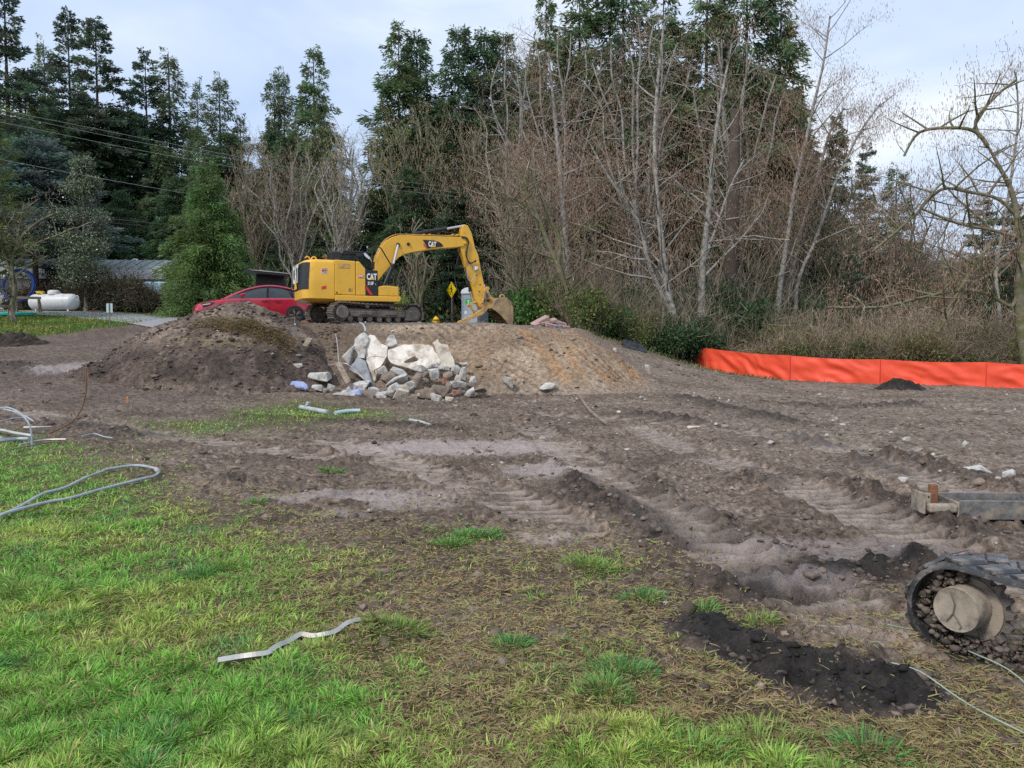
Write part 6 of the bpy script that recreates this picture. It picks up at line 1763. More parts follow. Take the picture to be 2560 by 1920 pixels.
def twig_mesh(segs):
    """single flat tapered strips turned at random: cheap twigs"""
    S = np.asarray(segs, float)
    p0, p1, r0, r1 = S[:, 0:3], S[:, 3:6], S[:, 6], S[:, 7]
    d = p1 - p0
    rv = rng.normal(0, 1, p0.shape); w = np.cross(d, rv); w /= np.maximum(np.linalg.norm(w, axis=1), 1e-9)[:, None]
    v = np.stack([p0 - w * r0[:, None], p0 + w * r0[:, None], p1 + w * r1[:, None], p1 - w * r1[:, None]], 1).reshape(-1, 3)
    return v, np.arange(len(S) * 4).reshape(-1, 4)
class Wood:
    def __init__(s, seed): s.rs = random.Random(seed); s.big = []; s.small = []; s.tips = []
    def limb(s, p, d, L_, r, lvl, P):
        rs = s.rs
        n = max(3, int(L_ / P['seg'][lvl])); st = L_ / n
        w = P['wander'][lvl]; tr = P['trop'][lvl]
        last = lvl == P['max']
        for i in range(n):
            d = (d + Vector((rs.gauss(0, w), rs.gauss(0, w), rs.gauss(0, w) + tr))).normalized()
            q = p + d * st
            r0 = r * (1 - .78 * i / n); r1 = r * (1 - .78 * (i + 1) / n)
            (s.big if r0 > .022 else s.small).append((*p, *q, max(r0, .009), max(r1, .007)))
            if not last and (i + 1) / n > P['bare'][lvl]:
                k = P['kids'][lvl]; k = int(k) + (rs.random() < k - int(k))
                for _ in range(k):
                    a = d.orthogonal().normalized(); a.rotate(Matrix.Rotation(rs.uniform(0, 6.28), 3, d))
                    an = math.radians(rs.uniform(*P['ang'][lvl]))
                    nd = (d * math.cos(an) + a * math.sin(an)).normalized()
                    s.limb(q.copy(), nd, max(.3, P['len'][lvl] * (L_ if lvl else P['ref']) * rs.uniform(.55, 1.15) * (1 - .45 * (i / n))), max(r1 * .55, .008) if lvl else P['r1'] * rs.uniform(.6, 1.2) * (1 - .5 * i / n), lvl + 1, P)
            p = q
        if last or L_ < 1.2: s.tips.append(p)
    def trunk(s, pts, r0, r1, P, start=.25):
        pts = smooth_path(pts, 4); n = len(pts) - 1
        for i in range(n):
            a, b = pts[i], pts[i + 1]
            ra = r0 + (r1 - r0) * i / n; rb = r0 + (r1 - r0) * (i + 1) / n
            s.big.append((*a, *b, ra, rb))
            f = (i + 1) / n
            if f > start:
                d = (b - a).normalized()
                k = P['tk'] * (b - a).length; k = int(k) + (s.rs.random() < k - int(k))
                for _ in range(k):
                    az = s.rs.uniform(0, 6.28); el = math.radians(s.rs.uniform(*P['el']))
                    nd = Vector((math.cos(az) * math.cos(el), math.sin(az) * math.cos(el) , math.sin(el)))
                    s.limb(a.lerp(b, s.rs.random()), nd, P['ref'] * s.rs.uniform(.55, 1.1) * (1.15 - .6 * f), P['r1'] * s.rs.uniform(.6, 1.2) * (1.15 - .6 * f), 1, P)
ALDER = dict(max=3, seg=[1, .55, .38, .30], wander=[0, .10, .14, .16], trop=[0, .03, .02, .0], bare=[0, .2, .1, 0], kids=[0, 1.05, .9, 0], ang=[(0, 0), (30, 70), (25, 65), (0, 0)], len=[0, .42, .48, 0], ref=4.6, r1=.06, tk=1.7, el=(5, 55))
def catkins(tips, n, rs, drop=(.06, .13), w=.009, spread=.5):
    T = np.array([t[:] for t in tips])
    p = T[rs.integers(0, len(T), n)] + rs.normal(0, 1, (n, 3)) * spread * np.array([1, 1, .7])
    L_ = rs.uniform(*drop, n)
    d = np.stack([rs.normal(0, .15, n), rs.normal(0, .15, n), -np.ones(n)], 1)
    return np.concatenate([p, p + d * L_[:, None], np.full((n, 1), w), np.full((n, 1), w * .6)], 1)
def make_wood_tree(name, label, w, base, bark, twigc, catc=None, ncat=0, cat='tree', group=None, catw=.011, drop=(.07, .15), spread=.35, leafy=None):
    t = thing(name, label, cat, base, 0, group)
    B = np.array(base)[None]
    big = np.array(w.big); r = big[:, 6]
    v1, f1 = seg_mesh(big[r > .06], 7); v2, f2 = seg_mesh(big[r <= .06], 4)
    mesh_np('trunk', np.concatenate([v1, v2]) - B, [f1, f2 + len(v1)], bark, t, smooth=True)
    sm = np.array(w.small)
    va, fa = twig_mesh(sm)
    g = np.random.default_rng(len(sm))
    col = np.repeat(np.array(twigc)[None] * g.uniform(.65, 1.35, (len(sm), 1)), 4, 0)
    if catc is not None and ncat:
        cs = catkins(w.tips, ncat, g, drop, catw, spread); vb, fb = twig_mesh(cs)
        cc = np.repeat(np.array(catc)[None] * g.uniform(.6, 1.4, (ncat, 1)), 4, 0)
        va = np.concatenate([va, vb]); fa = np.concatenate([fa, fb + len(sm) * 4]); col = np.concatenate([col, cc])
    mesh_np('crown', va - B, fa, M['twig'], t, col=col)
    return t
def PX(d, *pp): return [W(a, b, d + (c[0] if c else 0)) for a, b, *c in pp]
def rootp(pts):
    """bring the first point down to the soil"""
    p = pts[0]; g = fz(p.x, p.y)
    return [Vector((p.x, p.y, g - .1))] + [q for q in pts if q.z > g + .3]

TW = (.29, .245, .185); TW2 = (.34, .305, .22); CAT = (.26, .165, .115); CATY = (.44, .33, .13)
# ---- hero alders at the right of the bank
def alder(name, label, d, stems, r0, seed, ncat=3000, P=ALDER, start=.3, bark='bark', twig=TW, catc=CAT, **k):
    w = Wood(seed)
    base = None
    for i, (pp, rr) in enumerate(stems):
        pts = PX(d, *pp)
        if i == 0: pts = rootp(pts); base = pts[0]
        w.trunk(pts, rr, .045, P, start if i == 0 else start * .6)
    return make_wood_tree(name, label, w, base, M[bark], twig, catc, ncat, **k)
alder('alder_tree', 'pale twin stemmed alder forking near its foot beside the thicket', 37, [([(1692, 878), (1686, 800), (1668, 720), (1655, 610), (1643, 500), (1637, 380), (1640, 260), (1650, 150), (1660, 60)], .21), ([(1680, 790), (1662, 750), (1625, 670), (1603, 570), (1590, 545), (1560, 500), (1520, 440), (1480, 370)], .13)], .2, 11, 4200)
alder('alder_tree', 'straight pale alder trunk standing just right of the twin stemmed one', 38, [([(1752, 850), (1753, 760), (1758, 650), (1768, 560), (1778, 450), (1790, 330), (1808, 220), (1830, 110)], .22), ([(1762, 690), (1800, 650), (1850, 600), (1900, 540)], .07), ([(1765, 640), (1800, 540), (1825, 470), (1860, 400)], .07)], .2, 12, 3600)
alder('alder_tree', 'dark footed alder leaning left over the end of the bank', 36, [([(1450, 815), (1438, 770), (1410, 700), (1375, 620), (1350, 555), (1325, 500), (1290, 430), (1250, 380)], .19), ([(1395, 670), (1400, 600), (1370, 540), (1340, 460), (1335, 380)], .09), ([(1360, 580), (1330, 530), (1290, 500), (1230, 470)], .07)], .2, 13, 3600, bark='bark2')
alder('alder_tree', 'tall straight grey alder behind the leaning one', 41, [([(1425, 780), (1418, 680), (1410, 560), (1402, 450), (1390, 320), (1380, 220), (1370, 130)], .23)], .2, 14, 4200)
alder('alder_tree', 'white barked alder leaning right with its top against the sky', 42, [([(1945, 790), (1952, 700), (1968, 600), (1985, 480), (2010, 370), (2035, 260), (2060, 150), (2075, 40)], .17)], .2, 15, 6500, P=dict(ALDER, ref=5.2, el=(15, 60), tk=1.9))
alder('alder_tree', 'slim alder leaning right beneath the white barked one', 43, [([(1990, 740), (2003, 680), (2030, 620), (2060, 540), (2090, 450), (2120, 390), (2150, 330), (2200, 260)], .12)], .2, 16, 5200, P=dict(ALDER, ref=4.6, el=(10, 55), tk=1.9))
alder('alder_tree', 'alder stem rising behind the silt fence end, slanting right', 44, [([(1965, 760), (1985, 660), (2005, 570), (2032, 480), (2055, 400), (2075, 330), (2110, 270)], .13)], .2, 17, 4200)
RP = dict(ALDER, ref=3.2, el=(-10, 65), tk=3.0, trop=[0, .0, -.01, -.01])
alder('alder_tree', 'ivy dark leaning alder cut by the right frame edge with arching limbs', 30, [([(2570, 930), (2555, 830), (2548, 720), (2556, 640), (2545, 560), (2530, 480), (2500, 420), (2470, 365)], .26), ([(2556, 560), (2500, 500), (2420, 480), (2350, 475), (2280, 545), (2180, 630)], .07), ([(2470, 365), (2440, 330), (2390, 320), (2300, 330), (2260, 390)], .08), ([(2450, 345), (2440, 300), (2490, 240), (2540, 200)], .07), ([(2550, 700), (2530, 765), (2470, 735), (2400, 725), (2300, 745), (2200, 768), (2070, 768)], .085), ([(2480, 600), (2445, 655), (2400, 720), (2370, 790), (2345, 830)], .07), ([(2560, 600), (2480, 575), (2400, 560), (2300, 520)], .07)], .2, 18, 7500, P=RP, bark='bark2', start=.45)
alder('alder_tree', 'thin bare tree standing against the sky at the far right', 47, [([(2500, 800), (2490, 680), (2510, 560), (2530, 430), (2545, 300), (2540, 180)], .14)], .2, 19, 3200)

# ---- multi stemmed bare trees behind the excavator
VASE = dict(ALDER, max=3, ref=2.6, r1=.035, el=(50, 80), tk=2.6, trop=[0, .05, .05, .03], ang=[(0, 0), (12, 32), (15, 40), (0, 0)], kids=[0, 1.1, .9, 0])
def vase(label, d, cx, by, spread, top, n, seed, r=.08, name='bare_tree', **k):
    rs = random.Random(seed); st = []
    for i in range(n):
        f = (i + .5) / n * 2 - 1 + rs.uniform(-.12, .12)
        tx = cx + f * spread; ty = top + abs(f) ** 2 * (by - top) * .28 + rs.uniform(-25, 25)
        dd = rs.uniform(-2.2, 2.2)
        j = lambda s: rs.uniform(-s, s)
        st.append(([(cx + f * 14, by, 0), (cx + f * spread * .10 + j(7), by - (by - ty) * .17, dd * .2), (cx + f * spread * .25 + j(12), by - (by - ty) * .36, dd * .3), (cx + f * spread * .45 + j(16), by - (by - ty) * .55, dd * .5), (cx + f * spread * .66 + j(18), by - (by - ty) * .74, dd * .7), (cx + f * spread * .85 + j(18), by - (by - ty) * .88, dd * .85), (tx + j(14), ty, dd)], r * rs.uniform(.7, 1.2)))
    return alder(name, label, d, st, r, seed, P=k.pop('P', VASE), start=k.pop('start', .3), **k)
vase('tight clump of whitish upright stems above the excavator cab', 46, 862, 745, 75, 350, 15, 21, .055, twig=(.30, .275, .23), bark='bark', ncat=1950, catc=CATY, P=dict(VASE, ref=1.7, tk=2.4))
vase('broad vase shaped tree with yellowish buds on top behind the boom', 57, 1050, 760, 170, 300, 16, 22, .075, twig=TW2, bark='bark2', ncat=4875, catc=CATY)
vase('wide rounded yellow brown crown over the lowered arm', 56, 1195, 775, 165, 330, 15, 23, .07, twig=TW2, bark='bark2', ncat=4875, catc=(.36, .25, .12), P=dict(VASE, el=(25, 75), ref=3.2))
vase('brownish bare tree with pale trunk left of the whitish clump', 48, 735, 745, 120, 390, 9, 24, .07, twig=TW, bark='bark', ncat=2850)
vase('bare brown tree leaning over the power lines behind the car', 49, 640, 745, 95, 380, 8, 25, .07, twig=TW, bark='bark2', ncat=2850)
vase('clump of straight mossy trunks under the boom', 44, 1045, 800, 48, 560, 9, 26, .085, twig=TW, bark='bark2', ncat=500, P=dict(VASE, tk=.5, ref=1.6))
vase('tangle of bare limbs left of the leaning alder', 41, 1300, 790, 110, 420, 9, 27, .06, twig=TW, bark='bark2', ncat=2850, P=dict(VASE, el=(5, 70), ref=3.2))
vase('reddish catkin laden crown high above the bucket', 52, 1395, 760, 170, 70, 9, 28, .09, twig=TW, bark='bark', ncat=5625, P=dict(ALDER, ref=3.4))
vase('brown catkin laden crown between the two pale trunks', 47, 1600, 760, 150, 60, 9, 29, .09, twig=TW, bark='bark', ncat=5625, P=dict(ALDER, ref=3.4))
vase('brown crown right of the straight pale trunk', 47, 1840, 760, 140, 90, 8, 30, .09, twig=TW, bark='bark', ncat=4875, P=dict(ALDER, ref=3.4))
vase('reddish brown crown overlapping the tall conifers left of centre', 53, 1290, 740, 100, 120, 7, 31, .09, twig=TW, bark='bark', ncat=3900, P=dict(ALDER, ref=3.0))
vase('spreading brown thicket tree behind the silt fence', 45, 2080, 800, 150, 440, 11, 32, .05, twig=TW, bark='bark2', ncat=3375, P=dict(VASE, el=(0, 70), ref=3.0))
vase('greyish thicket tree below the horizontal limb at the right', 50, 2290, 800, 140, 470, 11, 33, .05, twig=(.22, .19, .17), bark='bark2', ncat=1875, P=dict(VASE, el=(10, 75), ref=2.8))
vase('bushy bare tree behind the left half of the silt fence', 44, 1930, 830, 110, 480, 10, 35, .05, twig=TW, bark='bark2', ncat=2850, P=dict(VASE, el=(0, 70), ref=2.8))
LP_ = dict(ALDER, ref=2.2, r1=.05, el=(10, 60), tk=3.2, seg=[1, .4, .28, .22], len=[0, .5, .5, 0])
alder('lichen_tree', 'low spreading bare tree with yellow lichen at the left edge', 38.5, [([(30, 765), (38, 720), (30, 660), (50, 600), (95, 555), (150, 530)], .13), ([(30, 690), (5, 620), (-20, 560), (-30, 500)], .08), ([(40, 660), (90, 610), (140, 590), (185, 570)], .07), ([(35, 640), (50, 560), (60, 510)], .06), ([(40, 690), (80, 660), (120, 640)], .06)], .12, 34, 500, P=LP_, bark='bark2', twig=(.26, .235, .20), catc=(.38, .33, .08), cat='tree', drop=(.03, .07), start=.2)

# ---- conifers
def conifer(seed, H, R, ns, droop=.25, hang=.25, base=.06, pw=.8, sl=(.30, .62), sw=.10, tint=(.055, .085, .045), var=.35, gap=0.0, flat=.0):
    g = np.random.default_rng(seed)
    nb = max(int(H * 7), 190)
    z = np.sort(g.uniform(base * H, H * .985, nb)); fr = (z - base * H) / (H * (1 - base))
    L_ = R * (1 - fr) ** pw * g.uniform(.55, 1.12, nb) * (1 + .25 * vnoise(fr * 9, fr * 0 + seed * 3.3, seed)) + .30
    if gap: L_ *= np.where(g.random(nb) < gap, .35, 1)
    az = g.uniform(0, 2 * np.pi, nb)
    up = g.uniform(-.05, .22, nb) + .55 * fr ** 3
    segs = np.stack([np.zeros(nb), np.zeros(nb), z, np.cos(az) * L_ * .8, np.sin(az) * L_ * .8, z + up * L_ * .8 - droop * L_ * .64, .012 + .018 * L_ / 3, .008 + 0 * z], 1)
    cnt = np.maximum(5, (ns * L_ / L_.sum()).astype(int))
    b = np.repeat(np.arange(nb), cnt); n = len(b)
    t = g.uniform(.08, 1, n) ** .75
    Lb = L_[b]
    dr = np.stack([np.cos(az[b]), np.sin(az[b]), 0 * t], 1); pr = np.stack([-np.sin(az[b]), np.cos(az[b]), 0 * t], 1)
    s = g.normal(0, 1, n) * (.20 * Lb * (1.08 - t) + .07)
    h = np.abs(g.normal(0, 1, n)) * hang
    zz = z[b] + up[b] * t * Lb - droop * t * t * Lb - h * (.4 + t) + g.normal(0, .05, n)
    p = dr * (t * Lb)[:, None] + pr * s[:, None]; p[:, 2] = zz
    d = dr * g.uniform(.2, 1, n)[:, None] + pr * (np.sign(s) * g.uniform(.0, .9, n))[:, None]
    d[:, 2] = -g.uniform(.15, 1.0, n) * (hang * 3.0) + .25 * (1 - flat) + g.normal(0, .15, n)
    d += g.normal(0, .15, (n, 3)); d /= np.linalg.norm(d, axis=1)[:, None]
    l = g.uniform(*sl, n) * (.55 + .45 * np.minimum(1, Lb / 2)); wv = np.cross(d, g.normal(0, 1, (n, 3))); wv /= np.linalg.norm(wv, axis=1)[:, None]
    wv *= (sw * g.uniform(.6, 1.3, n))[:, None]
    m = p + d * (l * .5)[:, None]
    v = np.stack([p, m + wv, p + d * l[:, None], m - wv], 1).reshape(-1, 3)
    hue = g.uniform(.88, 1.14, (nb, 3))[b] * np.array([1.0, 1.0, .95])
    c = np.array(tint)[None] * hue * (g.uniform(1 - var, 1 + var, nb)[b] * g.uniform(.75, 1.3, n))[:, None]
    tr = [(0, 0, H * .975 * k / 8, 0, 0, H * .975 * (k + 1) / 8, .013 * H * (1 - k / 8) + .02, .013 * H * (1 - (k + 1) / 8) + .02) for k in range(8)]
    v1, f1 = seg_mesh(tr, 8); v2, f2 = seg_mesh(segs, 3)
    return (np.concatenate([v1, v2]), [f1, f2 + len(v1)]), (v, np.arange(n * 4).reshape(-1, 4), np.repeat(c, 4, 0))
def raw(name, v, f, m, col=None, smooth=False):
    o = mesh_np(name, v, f, m, col=col, smooth=smooth); me = o.data; bpy.data.objects.remove(o); return me
PROTO = {}
def proto(key, **k):
    (tv, tf), (cv, cf, cc) = conifer(**k)
    PROTO[key] = (raw('trunk', tv, tf, M['bark3'], smooth=True), raw('crown', cv, cf, M['leaf'], cc), k['H'])
CED = (.145, .205, .105); FIR = (.118, .160, .115); DK = (.10, .148, .10)
proto('cedar_a', seed=1, H=25, R=5.4, ns=30000, droop=.34, hang=.32, pw=.78, tint=CED, sl=(.28, .62), sw=.052)
proto('cedar_b', seed=2, H=22, R=5.0, ns=28000, droop=.30, hang=.36, pw=.74, tint=(.09, .15, .078), sl=(.28, .62), sw=.052)
proto('cedar_thin', seed=3, H=23, R=3.9, ns=18000, droop=.14, hang=.34, pw=.7, tint=(.12, .16, .085), sl=(.28, .6), sw=.048, gap=.3)
proto('fir_a', seed=4, H=26, R=4.9, ns=32000, droop=.24, hang=.10, pw=.7, tint=FIR, sl=(.24, .5), sw=.06, gap=.1)
proto('fir_b', seed=5, H=24, R=4.4, ns=30000, droop=.18, hang=.12, pw=.65, tint=DK, sl=(.24, .5), sw=.06, gap=.08)
proto('fir_dense', seed=6, H=20, R=4.2, ns=27000, droop=.30, hang=.18, pw=.66, tint=(.08, .138, .08), sl=(.24, .5), sw=.06)
used = {}
def plant(key, px, topy, d, label, width=1.0, group='conifers of the wood', name=None):
    top = W(px, topy, d)
    gz = float(base_z(top.x, top.y))
    tm, cm, H = PROTO[key]
    s = (top.z - gz) / H
    nm = name or ('cedar_tree' if 'cedar' in key else 'fir_tree')
    t = thing(nm, label, 'tree', (top.x, top.y, gz - .1), random.uniform(0, 6.28), group)
    t.scale = (s * width, s * width, s)
    link('trunk', tm, t); link('crown', cm, t)
    return t
SKY = [
    ('fir_a', 8, -75, 46, 1.0, 'huge dark fir whose crown leaves the frame at the top left corner'),
    ('cedar_a', 60, 165, 54, 1.15, 'rounded green cedar beneath the corner fir'),
    ('cedar_thin', 108, 78, 60, .8, 'sparse see through conifer right of the corner fir'),
    ('fir_a', 168, 12, 58, .85, 'tall ragged fir, first of the high pair at the left'),
    ('fir_a', 237, 28, 57, 1.0, 'tall broad fir, second of the high pair at the left'),
    ('fir_dense', 318, 218, 58, .8, 'shorter green fir in the gap right of the high pair'),
    ('fir_b', 362, 115, 61, .85, 'fir with a tilted tip left of a sparse cedar'),
    ('cedar_thin', 420, 108, 61, 1.15, 'sparse cedar with an open round top'),
    ('cedar_thin', 492, 183, 64, .7, 'slim thin topped cedar in the dip of the skyline'),
    ('cedar_thin', 547, 167, 63, 1.05, 'pointed open cedar left of the sky gap'),
    ('cedar_thin', 600, 275, 66, .9, 'small cedar top at the bottom of the left sky gap'),
    ('cedar_thin', 684, 157, 62, .8, 'pale thin cedar at the left of the central cluster'),
    ('cedar_thin', 708, 154, 63, .7, 'second pale thin cedar close to its twin'),
    ('cedar_a', 783, 103, 60, 1.0, 'tall dark cedar at the peak of the central cluster'),
    ('cedar_a', 800, 235, 55, 1.1, 'dense green cedar in front of the central peak'),
    ('cedar_a', 996, 44, 60, 1.1, 'high broad cedar right of the wide sky gap'),
    ('cedar_b', 1042, 62, 61, 1.0, 'cedar leaning close to the high broad one'),
    ('cedar_b', 1146, 42, 60, .85, 'narrow dark cedar with a tufted spire'),
    ('cedar_b', 1212, 56, 61, .9, 'cedar right of the tufted spire'),
    ('cedar_b', 1258, 58, 62, .9, 'cedar half hidden by reddish twigs'),
    ('cedar_a', 1365, -30, 57, .85, 'cedar leaving the frame top left of the big trunk'),
    ('cedar_a', 1450, -110, 56, 1.0, 'giant cedar leaving the frame above the reddish crown'),
    ('cedar_b', 1560, -150, 56, .95, 'giant cedar with a bare grey trunk at the frame top'),
    ('cedar_a', 1660, -95, 55, .9, 'giant cedar over the twin stemmed alder'),
    ('cedar_a', 1770, -140, 56, .95, 'giant cedar over the straight pale trunk'),
    ('cedar_b', 1870, -160, 55, .95, 'giant cedar with a grey trunk right of the straight alder'),
    ('cedar_a', 1955, -90, 55, .8, 'last giant cedar before the open sky at the right'),
    ('fir_dense', 2093, 275, 62, .6, 'small dark fir behind the white barked leaning alder'),
    ('fir_b', 2166, 352, 70, .75, 'spire shaped fir far behind the right thicket'),
    ('cedar_thin', 2243, 398, 72, 1.2, 'brownish conifer far behind the right thicket'),
    ('fir_dense', 2010, 330, 60, .8, 'dark fir below the last giant cedar'),
    ('fir_b', 2460, 478, 80, 1.0, 'distant blue green fir near the right edge'),
    ('fir_dense', 2535, 500, 60, 1.1, 'dark ivy green conifer at the right edge'),
]
for key, px, ty, d, wd, lab in SKY: plant(key, px, ty, d + (10 if px < 440 else 0), lab, wd)
rs = random.Random(5)
fi = fj = 0
for px in range(-60, 2020, 62):
    x = px + rs.uniform(-25, 25)
    lim = np.interp(x, [-60, 100, 200, 300, 420, 560, 640, 760, 880, 900, 1000, 1250, 1330, 1950, 2020], [180, 200, 200, 300, 220, 270, 330, 260, 440, 380, 190, 200, 130, 130, 330])
    key = rs.choice(['cedar_a', 'cedar_b', 'fir_dense', 'cedar_b', 'fir_b'])
    fi += 1; plant(key, x, lim + rs.uniform(0, 120), (66 if x < 450 else 57) + rs.uniform(0, 5), nth(fi) + ' conifer from the left in the packed middle of the wood', rs.uniform(1.15, 1.5), group='conifers buried in the wood')
    if rs.random() < .75: fj += 1; plant(rs.choice(['cedar_a', 'cedar_b', 'fir_dense']), x + 30, lim + rs.uniform(150, 300), (60 if x < 430 else 54) + rs.uniform(0, 3), nth(fj) + ' lower conifer from the left along the front of the wood', rs.uniform(1.2, 1.6), group='lower conifers along the wood front')
# the big drooping cedar behind the car, the blue spruce and the pine at the left
proto('hero_cedar', seed=8, H=10.5, R=3.7, ns=64000, droop=.32, hang=.34, base=.02, pw=.82, tint=(.15, .235, .085), sl=(.16, .38), sw=.028, var=.3)
plant('hero_cedar', 520, 395, 42.5, 'bright green drooping cedar standing alone left of the excavator', 1.08, group=None)
proto('spruce', seed=9, H=8.5, R=3.3, ns=30000, droop=.10, hang=.05, base=.34, pw=.75, tint=(.13, .19, .175), sl=(.14, .30), sw=.034, var=.35, flat=1)
plant('spruce', 78, 338, 49, 'blue green spruce with stiff layered branches near the left edge', 1.25, group=None, name='blue_spruce')
proto('pine', seed=10, H=12, R=3.0, ns=11000, droop=.05, hang=.06, base=.2, pw=.6, tint=(.14, .18, .075), sl=(.25, .45), sw=.035, var=.4)
plant('pine', -62, 200, 39, 'pine with long needles reaching in from the left edge', .95, group=None, name='pine_tree')
proto('arborvitae', seed=12, H=2.2, R=.62, ns=3500, droop=.0, hang=.03, base=.02, pw=.55, tint=(.030, .050, .025), sl=(.10, .22), sw=.03, var=.2)
plant('arborvitae', 134, 668, 50, 'small dark columnar shrub behind the white tank', 1.1, group=None, name='columnar_shrub')

# ---- broadleaf clouds
def leaf_cloud(center, rad, n, size, tints, g, shell=.55, m=None):
    u = g.normal(0, 1, (n, 3)); u /= np.linalg.norm(u, axis=1)[:, None]
    r = g.uniform(shell, 1, n) ** .6
    cl = 1 + .30 * np.sin(u[:, 0] * 6 + u[:, 2] * 5) * np.sin(u[:, 1] * 5 + 1 + u[:, 2] * 4)
    p = np.array(center)[None] + u * (r * cl)[:, None] * np.array(rad)[None]
    d = g.normal(0, 1, (n, 3)) + u * .6; d /= np.linalg.norm(d, axis=1)[:, None]
    w = np.cross(d, g.normal(0, 1, (n, 3))); w /= np.linalg.norm(w, axis=1)[:, None]
    l = size * g.uniform(.6, 1.3, n)
    mid = p + d * (l * .5)[:, None]; ww = w * (l * .30)[:, None]
    v = np.stack([p, mid + ww, p + d * l[:, None], mid - ww], 1).reshape(-1, 3)
    c = np.array(tints)[g.integers(0, len(tints), n)] * g.uniform(.6, 1.4, (n, 1))
    return v, np.repeat(c, 4, 0)
def holly():
    b = W(216, 768, 46.5); gz = float(base_z(b.x, b.y)); g = np.random.default_rng(21)
    t = thing('holly_tree', 'dense glossy evergreen with a pale trunk right of the white tank', 'tree', (b.x, b.y, gz))
    top = W(216, 385, 46.5).z - gz
    w = Wood(3); P = dict(ALDER, max=2, ref=1.7, tk=4, el=(0, 60), kids=[0, .8, 0, 0], r1=.05)
    w.trunk([Vector((0, 0, -.1)), Vector((.05, 0, 1.5)), Vector((-.1, .1, 3.5)), Vector((0, 0, 6)), Vector((0, 0, top - .8))], .19, .03, P, .22)
    v, f = seg_mesh(w.big + w.small, 5); mesh_np('trunk', v, f, M['bark'], t, smooth=True)
    V = []; Cc = []
    tl = [(.10, .14, .075), (.16, .20, .12), (.24, .27, .20), (.075, .105, .06), (.21, .24, .12)]
    for k in range(34):
        z = g.uniform(1.9, top - .6); f_ = (z - 1.5) / (top - 1.5)
        R = 2.15 * (1 - f_) ** .55 * (.62 + .38 * min(1, (z - 1.2) / 1.4)); a = g.uniform(0, 6.28); q = R * g.uniform(.25, .72)
        v, c = leaf_cloud((q * math.cos(a), q * math.sin(a), z), (.42 * R + .25, .42 * R + .25, .55), 560, .12, tl, g, .2)
        V.append(v); Cc.append(c)
    v = np.concatenate(V); mesh_np('crown', v, np.arange(len(v)).reshape(-1, 4), M['gloss_leaf'], t, col=np.concatenate(Cc))
holly()

# ---- shrubs
def shrub_proto(seed, r, h, nleaf, size, tints, ntw, twc, lean=.5):
    g = np.random.default_rng(seed)
    V = []; Cc = []
    for k in range(12):
        a = g.uniform(0, 6.28); q = r * math.sqrt(g.random()) * .75; z = h * (.25 + .55 * g.random() * (1 - .5 * q / r))
        v, c = leaf_cloud((q * math.cos(a), q * math.sin(a), z), (r * .38, r * .38, h * .26), nleaf // 12, size, tints, g, .1); V.append(v); Cc.append(c)
    v = np.concatenate(V); c = np.concatenate(Cc); k = v[:, 2] > -.1
    S = []
    for _ in range(ntw):
        a = g.uniform(0, 6.28); q = r * .5 * math.sqrt(g.random()); p = np.array([q * math.cos(a), q * math.sin(a), 0]); d = np.array([math.cos(a) * lean * g.random(), math.sin(a) * lean * g.random(), 1.0]); L_ = h * g.uniform(.6, 1.25); rr = .012
        for s in range(4):
            d = d + g.normal(0, .16, 3); d /= np.linalg.norm(d); p2 = p + d * L_ / 4
            S.append((*p, *p2, rr, rr * .75)); rr *= .75
            if s > 0:
                for _k in range(2):
                    e = d + g.normal(0, .6, 3); e /= np.linalg.norm(e); S.append((*p2, *(p2 + e * L_ * .22), .007, .004))
            p = p2
    vt, ft = twig_mesh(S)
    tc_ = np.repeat(np.array(twc)[None] * g.uniform(.6, 1.4, (len(S), 1)), 4, 0)
    return raw('stems', vt, ft, M['twig'], tc_), raw('foliage', v, np.arange(len(v)).reshape(-1, 4), M['leaf'], c)
GRN = [(.09, .20, .05), (.13, .24, .06), (.07, .15, .05)]
SH = {
    'green': shrub_proto(31, 1.3, 1.9, 5200, .13, GRN, 60, TW),
    'dark': shrub_proto(32, 1.5, 2.4, 5600, .14, [(.065, .12, .05), (.09, .15, .06), (.055, .10, .05)], 60, TW),
    'bramble': shrub_proto(33, 1.4, 1.9, 5200, .10, [(.21, .18, .09), (.17, .20, .075), (.24, .25, .09), (.27, .19, .11)], 110, (.30, .225, .165), .9),
    'willow': shrub_proto(34, 1.5, 2.6, 5200, .12, [(.32, .46, .07), (.40, .52, .09), (.25, .38, .07)], 90, TW2),
    'ivy': shrub_proto(35, 1.5, 2.2, 5200, .15, [(.09, .12, .06), (.16, .135, .08), (.14, .16, .10), (.21, .16, .11)], 120, (.16, .12, .09), .8),
    'mixed': shrub_proto(36, 1.4, 2.0, 3800, .12, [(.16, .22, .065), (.22, .23, .08), (.11, .16, .055)], 150, (.21, .17, .12), .8),
}
NS = {}
def shrub(kind, px, py, d, s, label, group, sz=1.0, name='shrub', cat='shrub'):
    if group:
        NS[group] = NS.get(group, 0) + 1; label = nth(NS[group]) + ' from the left: ' + label
    p = W(px, py, d); z = fz(p.x, p.y) if d < 42 else float(base_z(p.x, p.y))
    t = thing(name, label, cat, (p.x, p.y, z - .05), random.uniform(0, 6.28), group)
    t.scale = (s, s, s * sz)
    a, b = SH[kind]
    link('stems', a, t); link('foliage', b, t)
rs = random.Random(9)
H1 = 'ivy covered hedge bush in the row before the long white building'
for px in range(215, 480, 30): shrub('ivy', px, 775, 47.5 + rs.uniform(-.5, .5), rs.uniform(.85, 1.1) * (1.15 if 270 < px < 340 else .85), H1, 'ivy hedge before the long building')
for px in range(60, 215, 34): shrub('bramble', px, 770, 50, rs.uniform(.9, 1.1), 'brownish bramble bush behind the white tank', 'brambles behind the tank')
